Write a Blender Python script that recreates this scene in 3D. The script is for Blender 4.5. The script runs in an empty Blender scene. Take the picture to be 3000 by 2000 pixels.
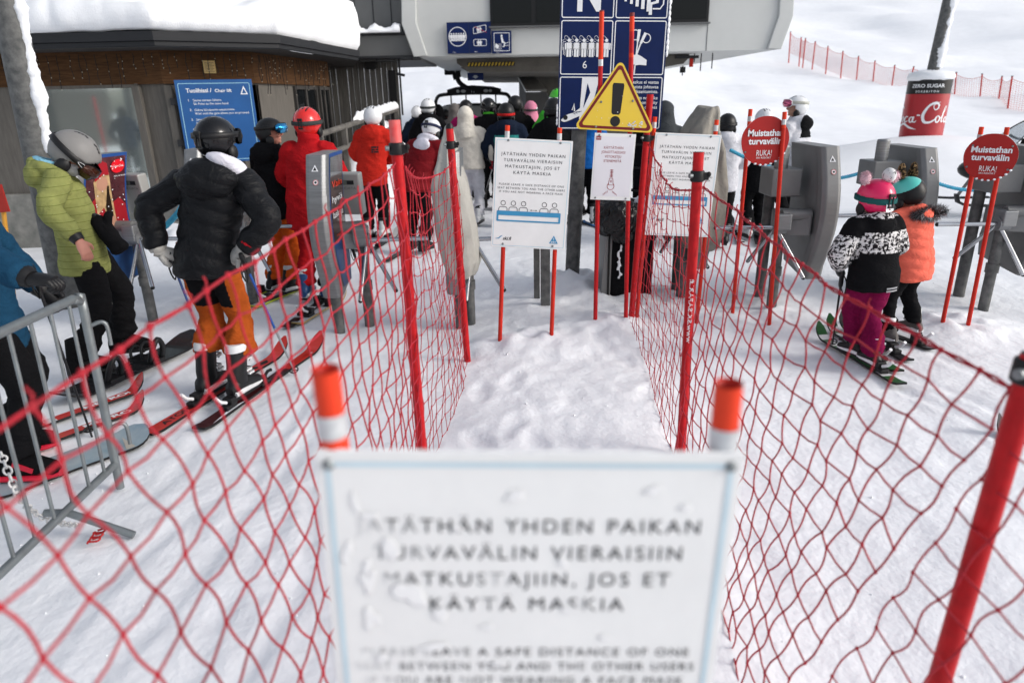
import bpy, math, random
import numpy as np
from mathutils import Vector, Matrix, Quaternion
random.seed(7)
R = math.radians
sc = bpy.context.scene
COL = sc.collection
# ---------------------------------------------------------------- camera
CAM = Vector((0.0, 0.0, 1.90)); PITCH = R(19.7); ROLL = R(1.18); FPX = 2000.0
Fw = Vector((0, math.cos(PITCH), -math.sin(PITCH)))
_X = Vector((1, 0, 0)); _U = Vector((0, math.sin(PITCH), math.cos(PITCH)))
Uc = _U*math.cos(ROLL) + _X*math.sin(ROLL)
Xc = _X*math.cos(ROLL) - _U*math.sin(ROLL)
cd = bpy.data.cameras.new('camera'); cam = bpy.data.objects.new('camera', cd); COL.objects.link(cam)
m3 = Matrix((Xc, Uc, -Fw)).transposed()
cam.matrix_world = Matrix.Translation(CAM) @ m3.to_4x4()
cd.sensor_width = 36; cd.lens = 24; cd.clip_start = 0.05; cd.clip_end = 2000
cd.dof.use_dof = True; cd.dof.focus_distance = 4.9; cd.dof.aperture_fstop = 1.9
sc.camera = cam
# ---------------------------------------------------------------- sky, sun, exposure
SUN_EL, SUN_AZ = R(27), R(74)            # sun behind the camera, to its right
sundir = Vector((math.sin(SUN_AZ)*math.cos(SUN_EL), -math.cos(SUN_AZ)*math.cos(SUN_EL), math.sin(SUN_EL)))
w = bpy.data.worlds.new('World'); sc.world = w; w.use_nodes = True
nt = w.node_tree; bg = nt.nodes['Background']
sky = nt.nodes.new('ShaderNodeTexSky'); sky.sky_type = 'NISHITA'; sky.sun_disc = False
sky.sun_elevation = SUN_EL; sky.sun_rotation = math.pi - SUN_AZ
sky.air_density = 1.0; sky.dust_density = 2.0; sky.ozone_density = 1.0
hs = nt.nodes.new('ShaderNodeHueSaturation'); hs.inputs['Saturation'].default_value = 0.42
nt.links.new(sky.outputs[0], hs.inputs['Color']); nt.links.new(hs.outputs[0], bg.inputs[0])
bg.inputs[1].default_value = 0.15
sl = bpy.data.lights.new('sun', 'SUN'); sl.energy = 1.0; sl.angle = R(16); sl.color = (1.0, 0.955, 0.90)
so = bpy.data.objects.new('sun', sl); COL.objects.link(so); so.location = (6, -8, 12)
so.rotation_euler = (-sundir).to_track_quat('-Z', 'Y').to_euler()
sc.view_settings.view_transform = 'Standard'; sc.view_settings.look = 'None'
sc.view_settings.gamma = 1.0; sc.view_settings.exposure = 0.52
sc.cycles.max_bounces = 6; sc.cycles.diffuse_bounces = 3; sc.cycles.glossy_bounces = 3
sc.cycles.transmission_bounces = 4; sc.cycles.use_denoising = True
sc.cycles.caustics_reflective = False; sc.cycles.caustics_refractive = False
# ---------------------------------------------------------------- photo pixel -> point in the place
def ray(px, py):
    return Fw + Xc*((px-1500)/FPX) - Uc*((py-1000)/FPX)
def gnd(px, py, z=0.0):
    d = ray(px, py); t = (z-CAM.z)/d.z
    return CAM + d*t
def aty(px, py, y):
    d = ray(px, py); return CAM + d*(y/d.y)
# ---------------------------------------------------------------- materials
def srgb(h):
    if not isinstance(h, str): return (*h, 1.0)
    h = h.lstrip('#'); o = []
    for i in (0, 2, 4):
        c = int(h[i:i+2], 16)/255
        o.append(c/12.92 if c <= .04045 else ((c+.055)/1.055)**2.4)
    return (*o, 1.0)
MATS = {}
def M(name, col, rough=.6, metal=0., var=0., vs=4., bump=0., bs=60., col2=None, coat=0., stretch=None, thr=None, spec=.5, fold=0., fs=8.):
    """procedural material: colour broken up by noise, optional bump"""
    if name in MATS: return MATS[name]
    m = bpy.data.materials.new(name); m.use_nodes = True; n = m.node_tree; L = n.links
    b = n.nodes['Principled BSDF']; c = srgb(col)
    b.inputs['Base Color'].default_value = c; b.inputs['Roughness'].default_value = rough
    b.inputs['Metallic'].default_value = metal; b.inputs['Coat Weight'].default_value = coat
    b.inputs['Specular IOR Level'].default_value = spec
    tc = n.nodes.new('ShaderNodeTexCoord'); vec = tc.outputs['Object']
    if stretch:
        mp = n.nodes.new('ShaderNodeMapping'); mp.inputs['Scale'].default_value = stretch
        L.new(vec, mp.inputs[0]); vec = mp.outputs[0]
    if var or col2:
        t = n.nodes.new('ShaderNodeTexNoise'); t.inputs['Scale'].default_value = vs; t.inputs['Detail'].default_value = 5
        t.inputs['Roughness'].default_value = .6
        L.new(vec, t.inputs['Vector'])
        mx = n.nodes.new('ShaderNodeMix'); mx.data_type = 'RGBA'
        rp = n.nodes.new('ShaderNodeMapRange'); lo, hi = thr or (.32, .68)
        rp.inputs[1].default_value = lo; rp.inputs[2].default_value = hi
        L.new(t.outputs['Fac'], rp.inputs[0]); L.new(rp.outputs[0], mx.inputs['Factor'])
        if col2: a, d = c, srgb(col2)
        else: a = tuple(x*(1-var) for x in c[:3])+(1,); d = tuple(min(1, x*(1+var)) for x in c[:3])+(1,)
        mx.inputs['A'].default_value = a; mx.inputs['B'].default_value = d
        L.new(mx.outputs['Result'], b.inputs['Base Color'])
        rr = n.nodes.new('ShaderNodeMapRange'); rr.inputs[3].default_value = max(0, rough-.1); rr.inputs[4].default_value = min(1, rough+.1)
        L.new(t.outputs['Fac'], rr.inputs[0]); L.new(rr.outputs[0], b.inputs['Roughness'])
    if bump:
        t2 = n.nodes.new('ShaderNodeTexNoise'); t2.inputs['Scale'].default_value = bs; t2.inputs['Detail'].default_value = 4
        L.new(vec, t2.inputs['Vector'])
        bp = n.nodes.new('ShaderNodeBump'); bp.inputs['Strength'].default_value = bump; bp.inputs['Distance'].default_value = .01
        L.new(t2.outputs['Fac'], bp.inputs['Height']); L.new(bp.outputs[0], b.inputs['Normal'])
    if fold:
        t3 = n.nodes.new('ShaderNodeTexNoise'); t3.inputs['Scale'].default_value = fs; t3.inputs['Detail'].default_value = 3; t3.inputs['Distortion'].default_value = 1.4
        mp3 = n.nodes.new('ShaderNodeMapping'); mp3.inputs['Scale'].default_value = (1, 1, 1.7); L.new(tc.outputs['Object'], mp3.inputs[0]); L.new(mp3.outputs[0], t3.inputs['Vector'])
        ab = n.nodes.new('ShaderNodeMath'); ab.operation = 'SUBTRACT'; ab.inputs[1].default_value = .5; L.new(t3.outputs['Fac'], ab.inputs[0])
        a2 = n.nodes.new('ShaderNodeMath'); a2.operation = 'ABSOLUTE'; L.new(ab.outputs[0], a2.inputs[0])
        b3 = n.nodes.new('ShaderNodeBump'); b3.inputs['Strength'].default_value = fold; b3.inputs['Distance'].default_value = .06; L.new(a2.outputs[0], b3.inputs['Height'])
        if bump: L.new(bp.outputs[0], b3.inputs['Normal'])
        L.new(b3.outputs[0], b.inputs['Normal'])
    MATS[name] = m
    return m
def cloth(name, col, **k):
    d = dict(rough=.9, var=.14, vs=9, bump=.2, bs=140, spec=.06, fold=.38, fs=7); d.update(k)
    return M(name, col, **d)
def plast(name, col, **k):
    d = dict(rough=.38, var=.07, vs=6, bump=.03, bs=90, spec=.3); d.update(k)
    return M(name, col, **d)
snow = M('snow', (.85, .865, .895), .75, var=.03, vs=1.5, bump=.6, bs=26, spec=.2)
snow_soft = M('packed snow', (.85, .865, .895), .75, var=.03, vs=6, bump=.5, bs=55, spec=.25)
galv = M('galvanised steel', (.20, .215, .22), .48, .75, vs=9, col2='#8d9496', bump=.08, bs=30)
darkgalv = M('weathered galvanised steel', (.055, .058, .058), .65, .3, vs=14, col2=(.15, .15, .147), bump=.1, bs=40)
chrome = M('polished steel tube', (.42, .43, .45), .2, 1.0, var=.1, vs=8)
brushed = M('brushed steel', (.22, .225, .23), .46, .6, var=.14, vs=5, stretch=(1, 1, 14))
gategrey = M('grey painted steel', (.185, .186, .185), .5, .3, var=.14, vs=3, bump=.05, bs=120)
black = plast('black plastic', (.008, .008, .009), rough=.45)
rubber = plast('black rubber', (.010, .010, .010), rough=.75)
redpost = M('red painted pole', (.50, .010, .014), .42, vs=26, col2=(.36, .007, .010), bump=.05, bs=60, spec=.2)
orangepost = M('orange plastic pole', (.66, .045, .014), .45, spec=.2, var=.12, vs=8, bump=.05)
redoff = M('orange red plastic pole', (.50, .022, .011), .45, spec=.2, var=.15, vs=7, bump=.05)
tape = M('silver reflective tape', (.55, .57, .58), .35, .35, var=.15, vs=60)
whitepanel = M('white sign board', (.77, .775, .77), .5, var=.03, vs=9, bump=.06, bs=50)
ink = plast('black ink', (.012, .012, .014), rough=.5)
skyblue = plast('pale blue ink', (.33, .58, .70), rough=.5)
blueink = plast('blue ink', (.045, .26, .47), rough=.5)
netred = M('red net cord', (.39, .005, .018), .7, var=.22, vs=25, bump=.35, bs=160)
navy = M('navy sign board', (.003, .013, .075), .4, var=.1, vs=5, spec=.18)
signwhite = M('white sign print', (.78, .79, .81), .45, var=.03, vs=7)
# ---------------------------------------------------------------- mesh builder
def frame_of(d, ref=None):
    d = Vector(d).normalized(); ref = Vector(ref or (0, 0, 1))
    if abs(d.dot(ref)) > .97: ref = Vector((0, 1, 0)) if abs(d.y) < .9 else Vector((1, 0, 0))
    a = d.cross(ref).normalized(); return a, a.cross(d).normalized()
class MB:
    def __init__(s): s.v = []; s.f = []; s.mi = []; s.sm = []; s.mats = []
    def idx(s, m):
        if m not in s.mats: s.mats.append(m)
        return s.mats.index(m)
    def add(s, vs, fs, m, smooth=False):
        o = len(s.v); s.v += [tuple(v) for v in vs]; i = s.idx(m)
        for f in fs:
            s.f.append([o+k for k in f]); s.mi.append(i); s.sm.append(smooth)
        return s
    def box(s, c, size, m, rot=None):
        c = Vector(c); h = [x/2 for x in size]
        vs = []
        for k in range(8):
            p = Vector((h[0]*(1 if k & 1 else -1), h[1]*(1 if k & 2 else -1), h[2]*(1 if k & 4 else -1)))
            vs.append(c + (rot @ p if rot else p))
        return s.add(vs, [(0, 2, 3, 1), (4, 5, 7, 6), (0, 1, 5, 4), (2, 6, 7, 3), (0, 4, 6, 2), (1, 3, 7, 5)], m)
    def rings(s, rs, m, cap=True, smooth=True, closed=False):
        n = len(rs[0]); vs = [p for r in rs for p in r]; fs = []
        K = len(rs)
        for i in range(K if closed else K-1):
            a = i*n; b = ((i+1) % K)*n
            for j in range(n):
                j2 = (j+1) % n
                fs.append((a+j, a+j2, b+j2, b+j))
        s.add(vs, fs, m, smooth)
        if cap and not closed:
            s.add(rs[0], [tuple(range(n-1, -1, -1))], m, False); s.add(rs[-1], [tuple(range(n))], m, False)
        return s
    def tube(s, pts, r, m, n=10, cap=True, ref=None, sub=0, closed=False):
        pts = [Vector(p) for p in pts]
        rr = list(r) if isinstance(r, (list, tuple)) else [r]*len(pts)
        if sub: pts, rr = spline(pts, rr, sub)
        out = []; K = len(pts); pa = None
        for i, p in enumerate(pts):
            if closed: d = pts[(i+1) % K]-pts[i-1]
            else: d = pts[min(i+1, K-1)]-pts[max(i-1, 0)]
            d = d.normalized() if d.length else Vector((0, 0, 1))
            if pa is None: a, b = frame_of(d, ref)
            else:
                a = (pa - d*pa.dot(d)); a = a.normalized() if a.length > 1e-6 else frame_of(d)[0]
                b = a.cross(d).normalized()
            pa = a; q = rr[i]; qa, qb = (q if isinstance(q, (tuple, list)) else (q, q))
            out.append([p + a*(qa*math.cos(t*2*math.pi/n)) + b*(qb*math.sin(t*2*math.pi/n)) for t in range(n)])
        return s.rings(out, m, cap, True, closed)
    def ell(s, c, r, m, n=16, k=10, rot=None):
        c = Vector(c); rs = []
        for i in range(1, k):
            ph = -math.pi/2 + math.pi*i/k; row = []
            for j in range(n):
                t = 2*math.pi*j/n
                p = Vector((r[0]*math.cos(ph)*math.cos(t), r[1]*math.cos(ph)*math.sin(t), r[2]*math.sin(ph)))
                row.append(c + (rot @ p if rot else p))
            rs.append(row)
        o = len(s.v); s.rings(rs, m, False)
        e0 = Vector((0, 0, -r[2])); e1 = Vector((0, 0, r[2]))
        if rot: e0 = rot @ e0; e1 = rot @ e1
        s.add(rs[0]+[c+e0], [(n, (j+1) % n, j) for j in range(n)], m, True)
        s.add(rs[-1]+[c+e1], [(j, (j+1) % n, n) for j in range(n)], m, True)
        return s
    def prism(s, poly, O, U, V, depth, m, m2=None):
        """polygon in the (U,V) plane at O, pushed back by depth against U x V"""
        O = Vector(O); U = Vector(U); V = Vector(V); N = U.cross(V).normalized(); k = len(poly)
        fr = [O+U*a+V*b for a, b in poly]; bk = [p-N*depth for p in fr]
        s.add(fr+bk, [tuple(range(k)), tuple(range(2*k-1, k-1, -1))], m)
        s.add(fr+bk, [(i, k+i, k+(i+1) % k, (i+1) % k) for i in range(k)], m2 or m)
        return s
    def build(s, name, parent=None, bevel=0., sub=0, loc=None):
        me = bpy.data.meshes.new(name); me.from_pydata(s.v, [], s.f); me.update()
        for m in s.mats: me.materials.append(m)
        me.polygons.foreach_set('material_index', s.mi); me.polygons.foreach_set('use_smooth', s.sm)
        o = bpy.data.objects.new(name, me); COL.objects.link(o)
        if parent: o.parent = parent
        if loc: o.location = loc
        if bevel:
            b = o.modifiers.new('bevel', 'BEVEL'); b.width = bevel; b.segments = 2; b.limit_method = 'ANGLE'; b.angle_limit = R(40)
            b.harden_normals = False
        if sub:
            q = o.modifiers.new('sub', 'SUBSURF'); q.levels = sub; q.render_levels = sub
        return o
def spline(pts, rr, sub):
    P = []; Q = []; K = len(pts)
    T = lambda r: r if isinstance(r, (tuple, list)) else (r, r)
    for i in range(K-1):
        p0, p1, p2, p3 = pts[max(i-1, 0)], pts[i], pts[i+1], pts[min(i+2, K-1)]
        for k in range(sub):
            t = k/sub
            P.append(.5*((2*p1)+(p2-p0)*t+(2*p0-5*p1+4*p2-p3)*t*t+(3*p1-p0-3*p2+p3)*t**3))
            u = t*t*(3-2*t); a, b = T(rr[i]), T(rr[i+1])
            Q.append((a[0]+(b[0]-a[0])*u, a[1]+(b[1]-a[1])*u))
    P.append(pts[-1]); Q.append(T(rr[-1])); return P, Q
TXT = {}
def text2d(t, bold=0., sp=1., shear=0.):
    key = (t, bold, sp, shear)
    if key in TXT: return TXT[key]
    c = bpy.data.curves.new('t', 'FONT'); c.body = t; c.size = 1; c.space_character = sp; c.offset = bold; c.shear = shear
    c.resolution_u = 3; c.fill_mode = 'FRONT'
    o = bpy.data.objects.new('t', c); COL.objects.link(o)
    dg = bpy.context.evaluated_depsgraph_get(); me = bpy.data.meshes.new_from_object(o.evaluated_get(dg))
    vs = [(v.co.x, v.co.y) for v in me.vertices]; fs = [tuple(p.vertices) for p in me.polygons]
    bpy.data.objects.remove(o); bpy.data.meshes.remove(me); bpy.data.curves.remove(c)
    xs = [v[0] for v in vs]; TXT[key] = (vs, fs, min(xs), max(xs)); return TXT[key]
class Face:
    """flat printed face: (a,b) in metres from O along U,V; layers stand a fraction of a mm proud of each other"""
    def __init__(s, mb, O, U=(1, 0, 0), V=(0, 0, 1), step=.0012):
        s.mb = mb; s.O = Vector(O); s.U = Vector(U).normalized(); s.V = Vector(V).normalized()
        s.N = s.U.cross(s.V).normalized(); s.st = step; s.map = None
    def P(s, a, b, l):
        if s.map: return s.map(a, b, l*s.st)
        return s.O+s.U*a+s.V*b+s.N*(l*s.st)
    def poly(s, pts, m, l=1): s.mb.add([s.P(a, b, l) for a, b in pts], [tuple(range(len(pts)))], m); return s
    def rect(s, a0, b0, a1, b1, m, l=1): return s.poly([(a0, b0), (a1, b0), (a1, b1), (a0, b1)], m, l)
    def rr(s, a0, b0, a1, b1, r, k=5):
        o = []
        for cx, cy, t0 in ((a1-r, b0+r, -90), (a1-r, b1-r, 0), (a0+r, b1-r, 90), (a0+r, b0+r, 180)):
            o += [(cx+r*math.cos(R(t0+90*i/k)), cy+r*math.sin(R(t0+90*i/k))) for i in range(k+1)]
        return o
    def ring(s, p1, p2, m, l=1):
        n = len(p1); s.mb.add([s.P(a, b, l) for a, b in p1+p2], [(i, (i+1) % n, n+(i+1) % n, n+i) for i in range(n)], m); return s
    def outline(s, a0, b0, a1, b1, r, w, m, l=1):
        return s.ring(s.rr(a0, b0, a1, b1, r), s.rr(a0+w, b0+w, a1-w, b1-w, max(r-w, .0005)), m, l)
    def circ(s, a, b, r, m, l=1, n=24, ry=None):
        ry = ry or r
        return s.poly([(a+r*math.cos(2*math.pi*i/n), b+ry*math.sin(2*math.pi*i/n)) for i in range(n)], m, l)
    def hoop(s, a, b, r, w, m, l=1, n=24, t0=0, t1=360):
        if t1-t0 < 360:
            return s.line([(a+r*math.cos(R(t0+(t1-t0)*i/n)), b+r*math.sin(R(t0+(t1-t0)*i/n))) for i in range(n+1)], w, m, l)
        f = lambda q: [(a+q*math.cos(2*math.pi*i/n), b+q*math.sin(2*math.pi*i/n)) for i in range(n)]
        return s.ring(f(r+w/2), f(r-w/2), m, l)
    def line(s, pts, w, m, l=1):
        k = len(pts); L = []; Rr = []
        for i in range(k):
            a, b = pts[max(i-1, 0)], pts[min(i+1, k-1)]
            d = Vector((b[0]-a[0], b[1]-a[1])); d = d.normalized() if d.length else Vector((1, 0))
            ww = w[i] if isinstance(w, (list, tuple)) else w
            L.append((pts[i][0]-d.y*ww/2, pts[i][1]+d.x*ww/2)); Rr.append((pts[i][0]+d.y*ww/2, pts[i][1]-d.x*ww/2))
        s.mb.add([s.P(*p, l) for p in L+Rr], [(i, k+i, k+i+1, i+1) for i in range(k-1)], m); return s
    def text(s, t, a, b, h, m, l=1, al='c', w=None, bold=0., sp=1., shear=0.):
        vs, fs, x0, x1 = text2d(t, bold, sp, shear); k = h/.72; kx = k
        if w: kx = w/(x1-x0)
        off = {'c': -(x0+x1)/2, 'l': -x0, 'r': -x1}[al]
        s.mb.add([s.P(a+(x+off)*kx, b+y*k, l) for x, y in vs], fs, m); return s
# ---------------------------------------------------------------- things and parts
def tag(o, label=None, cat=None, group=None, kind=None):
    if label: o['label'] = label
    if cat: o['category'] = cat
    if group: o['group'] = group
    if kind: o['kind'] = kind
    return o
def thing(name, label, cat, loc=(0, 0, 0), rz=0., group=None):
    o = bpy.data.objects.new(name, None); COL.objects.link(o); o.empty_display_size = .1
    o.location = loc; o.rotation_euler = (0, 0, rz); return tag(o, label, cat, group)
def copy_tree(o, parent=None):
    c = o.copy(); COL.objects.link(c)
    if parent: c.parent = parent
    for ch in list(o.children): copy_tree(ch, c)
    return c
# ---------------------------------------------------------------- numpy noise
def _h(ix, iy, iz):
    n = (ix*374761393 + iy*668265263 + iz*2147483647*3 + 1013904223) & 0xffffffff
    n = ((n ^ (n >> 13))*1274126177) & 0xffffffff
    return ((n ^ (n >> 16)) & 0xffff)/65535.0
def vn(p):
    """value noise, p (N,3) -> -1..1"""
    i = np.floor(p).astype(np.int64); f = p-i; u = f*f*f*(f*(f*6-15)+10); r = 0
    for dx in (0, 1):
        for dy in (0, 1):
            for dz in (0, 1):
                wgt = (u[:, 0] if dx else 1-u[:, 0])*(u[:, 1] if dy else 1-u[:, 1])*(u[:, 2] if dz else 1-u[:, 2])
                r = r + wgt*_h(i[:, 0]+dx, i[:, 1]+dy, i[:, 2]+dz)
    return r*2-1
def fbm(p, o=4, g=.5):
    r = 0; a = 1
    for k in range(o): r = r+a*vn(p*(2.03**k)+17.3*k); a *= g
    return r
def verts_np(me):
    a = np.empty(len(me.vertices)*3, np.float32); me.vertices.foreach_get('co', a); return a.reshape(-1, 3).astype(np.float64)
def fuse(mb, name, parent, vox=.014, smooth=3, disp=None, matfn=None, mats=None, rough=None):
    """join the overlapping lofts of one garment or body into one continuous skin"""
    o = mb.build('fuse'); r = o.modifiers.new('r', 'REMESH'); r.mode = 'VOXEL'; r.voxel_size = vox
    if smooth:
        q = o.modifiers.new('s', 'SMOOTH'); q.factor = .5; q.iterations = smooth
    dg = bpy.context.evaluated_depsgraph_get(); me = bpy.data.meshes.new_from_object(o.evaluated_get(dg))
    old = o.data; bpy.data.objects.remove(o); bpy.data.meshes.remove(old)
    me.name = name
    if disp:
        P = verts_np(me); N = np.empty(len(me.vertices)*3, np.float32); me.vertex_normals.foreach_get('vector', N)
        N = N.reshape(-1, 3); P = P + N*disp(P)[:, None]
        me.vertices.foreach_set('co', P.astype(np.float32).ravel())
    me.materials.clear()
    for m in (mats or mb.mats): me.materials.append(m)
    k = len(me.polygons); me.polygons.foreach_set('use_smooth', [True]*k)
    mi = np.zeros(k, np.int32)
    if matfn:
        C = np.empty(k*3, np.float32); me.polygons.foreach_get('center', C); mi = matfn(C.reshape(-1, 3)).astype(np.int32)
    me.polygons.foreach_set('material_index', mi); me.update()
    o = bpy.data.objects.new(name, me); COL.objects.link(o)
    if parent: o.parent = parent
    return o
# ================================================================ THE GROUND AND THE SLOPE
TRK = (gnd(920, 1450)-gnd(480, 1990)); TRK = Vector((TRK.x, TRK.y)).normalized()
_rng = np.random.RandomState(5)
FEET = [(_rng.uniform(-.35, .95), _rng.uniform(2.2, 7.5), _rng.uniform(-.5, .5)) for _ in range(34)]
PILE = aty(2700, 400, 18.0)
GROOVE = []
for x0, y0, x1, y1 in ((430, 1284, 150, 1560), (584, 1268, 420, 1480), (842, 1500, 560, 1985), (905, 1430, 700, 1995), (770, 1330, 300, 1990), (640, 1450, 120, 1990), (905, 1260, 700, 1520), (780, 960, 560, 1240), (960, 1000, 820, 1280), (2640, 1136, 2990, 1330), (2632, 1098, 2980, 1260), (2735, 1032, 2990, 1130), (2500, 800, 2720, 900), (330, 1200, 60, 1330), (380, 1130, 560, 980)):
    a, b = gnd(x0, y0), gnd(x1, y1); GROOVE.append((a.x, a.y, b.x, b.y, _rng.uniform(.6, 1.2), _rng.uniform(-.12, .12)))
def height(x, y, near=True):
    x = np.asarray(x, float); y = np.asarray(y, float)
    P = np.stack([x, y, np.zeros_like(x)], 1)
    d = np.sqrt(x*x+y*y)
    far = np.clip((y-22)/30, 0, 1)
    z = np.where(y > 24, .0, 0.)
    s = np.clip(y-26-np.clip(x, -30, 40)*.20, 0, None)
    hill = .21*(np.sqrt(s*s+36)-6)
    hill = np.minimum(hill, 75)
    z = z + hill + far*(1.1*fbm(P*.05, 3)+.38*fbm(P*np.array([.12, .55, 1]), 3))
    z = z + np.clip((y-14)/10, 0, 1)*.05*fbm(P*.7, 3)
    z = z + .80*np.exp(-((x-PILE.x)/3.4)**2-((y-17.6)/2.2)**2)
    z = z + 1.35*np.exp(-((x+2.55)/.55)**2)*np.clip((y-10.9)/2.2, 0, 1)*np.clip((19-y)/4, 0, 1)*(1+.25*fbm(P*1.7, 3))
    z = z + .35*np.exp(-((x+4.5)/1.2)**2-((y-9.2)/.55)**2)*(1+.5*fbm(P*2.2, 3))
    if near:
        nr = np.clip((22-d)/14, 0, 1)
        z = z + nr*(.018*fbm(P*.9, 3)+.006*fbm(P*5, 3)+.0022*fbm(P*17, 2))
        q = x*TRK.y-y*TRK.x; along = x*TRK.x+y*TRK.y
        W = np.stack([q*5.5+.15*fbm(P*.6, 2), along*.12, 0*q], 1); W2 = np.stack([q*21, along*.2, 0*q+9], 1)
        lane = np.clip((-.55-x)/.25, 0, 1)+np.clip((x-1.25)/.25, 0, 1)
        z = z + nr*lane*(.0016*vn(W)+.0012*vn(W2)+.0012*vn(W2*2.7)+.004*fbm(P*3.1+2, 3))
        corr = np.exp(-((x-.3)/.62)**4)*np.clip((9-y)/1.5, 0, 1)*np.clip((y-.8)/.8, 0, 1)
        z = z + corr*(.03+.008*fbm(P*1.8+4, 3)+.005*np.abs(fbm(P*4.6, 3))+.005*fbm(P*14, 2))
        for fx, fy, a in FEET:
            dx = x-fx; dy = y-fy; m = (np.abs(dx) < .4) & (np.abs(dy) < .4)
            if m.any():
                u = dx[m]*math.cos(a)+dy[m]*math.sin(a); v = -dx[m]*math.sin(a)+dy[m]*math.cos(a)
                e = (u/.062)**2+(v/.15)**2
                z[m] += -.014*np.exp(-e*e)+.005*np.exp(-((np.sqrt(e)-1.45)/.3)**2)
        for ax, ay, bx, by, dp, bend in GROOVE:
            lx, ly = bx-ax, by-ay; ln = math.hypot(lx, ly); t = ((x-ax)*lx+(y-ay)*ly)/(ln*ln); q = ((x-ax)*ly-(y-ay)*lx)/ln+bend*4*t*(1-t)
            m = (t > -.05) & (t < 1.05) & (np.abs(q) < .3)
            if m.any():
                e = np.clip(t[m]*12+.6, 0, 1)*np.clip((1-t[m])*12+.6, 0, 1); qq = q[m]/.05
                z[m] += dp*e*.7*(-.010*np.exp(-qq**4)+.006*np.exp(-((np.abs(qq)-1.5)/.45)**2)*(1+.8*vn(P[m]*22)))
        for mx, my, mr, mh in MOUNDS:
            e = ((x-mx)**2+(y-my)**2)/(mr*mr)
            z = z + mh*np.exp(-e)*(1+.35*fbm(P*7, 2))
    return z
def moundat(px, py, r, h): g = gnd(px, py); return (g.x, g.y, r, h)
MOUNDS = [moundat(1680, 850, .32, .16), moundat(1615, 1020, .3, .07), moundat(1463, 1018, .25, .05), moundat(1760, 960, .3, .07),
          moundat(1850, 985, .3, .08), moundat(1850, 870, .6, .08), moundat(2290, 930, .3, .06), moundat(2250, 870, .3, .06),
          moundat(2830, 960, .35, .08), moundat(2755, 965, .3, .05), moundat(1580, 910, .3, .05), moundat(2050, 940, .4, .06)]
def hz(x, y): return float(height(np.array([x]), np.array([y]))[0])
def hit(px, py, y0=18., y1=160.):
    d = ray(px, py); ys = np.arange(y0, y1, .25); P = [CAM+d*(y/d.y) for y in ys]
    z = height(np.array([p.x for p in P]), ys, False)
    for p, h in zip(P, z):
        if p.z <= h: return Vector((p.x, p.y, h))
    return P[-1]
def axis(lo, a, b, hi, step, grow):
    v = list(np.arange(a, b+1e-6, step)); s = step; x = b
    while x < hi: s *= grow; x += s; v.append(x)
    s = step; x = a; o = []
    while x > lo: s *= grow; x -= s; o.append(x)
    return np.array(o[::-1]+v)
gx = axis(-260, -4.2, 5.2, 260, .032, 1.035); gy = axis(-120, 1.2, 9.6, 420, .032, 1.03)
GX, GY = np.meshgrid(gx, gy); GZ = height(GX.ravel(), GY.ravel())
me = bpy.data.meshes.new('snow_ground'); nx, ny = len(gx), len(gy)
V = np.stack([GX.ravel(), GY.ravel(), GZ], 1).astype(np.float32)
I = np.arange(nx*ny).reshape(ny, nx)
Fq = np.stack([I[:-1, :-1], I[:-1, 1:], I[1:, 1:], I[1:, :-1]], -1).reshape(-1, 4)
me.vertices.add(len(V)); me.vertices.foreach_set('co', V.ravel()); k = len(Fq)
me.loops.add(k*4); me.loops.foreach_set('vertex_index', Fq.ravel().astype(np.int32))
me.polygons.add(k); me.polygons.foreach_set('loop_start', np.arange(0, k*4, 4, dtype=np.int32))
me.polygons.foreach_set('use_smooth', np.ones(k, bool)); me.update(); me.validate()
me.materials.append(snow)
g = bpy.data.objects.new('snow_ground', me); COL.objects.link(g); tag(g, kind='structure')
# crumbs of snow kicked up by skis and boots
_n = 2600; cx_ = _rng.uniform(-4.2, 4.6, _n); cy_ = 1.0+11*_rng.uniform(0, 1, _n)**1.5; keep = _rng.uniform(0, 1, _n) < .25+.75*(fbm(np.stack([cx_*1.1, cy_*.9, 0*cx_], 1), 3) > .05)
cx_, cy_ = cx_[keep], cy_[keep]; cz_ = height(cx_, cy_); mb = MB(); rd = random.Random(9)
for x, y, z in zip(cx_, cy_, cz_):
    r = .003+.009*rd.random()**4; a = rd.uniform(0, 6.28)
    V8 = [(x+r*px*rd.uniform(.6, 1.3), y+r*py*rd.uniform(.6, 1.3), z+r*.7*pz*rd.uniform(.6, 1.3)+r*.2) for px, py, pz in ((1, 0, 0), (0, 1, 0), (-1, 0, 0), (0, -1, 0), (0, 0, 1))]
    mb.add(V8, [(0, 1, 4), (1, 2, 4), (2, 3, 4), (3, 0, 4)], snow_soft)
tag(mb.build('snow_clods'), 'small loose crumbs of snow lying on the packed snow', 'snow', kind='stuff')
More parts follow.
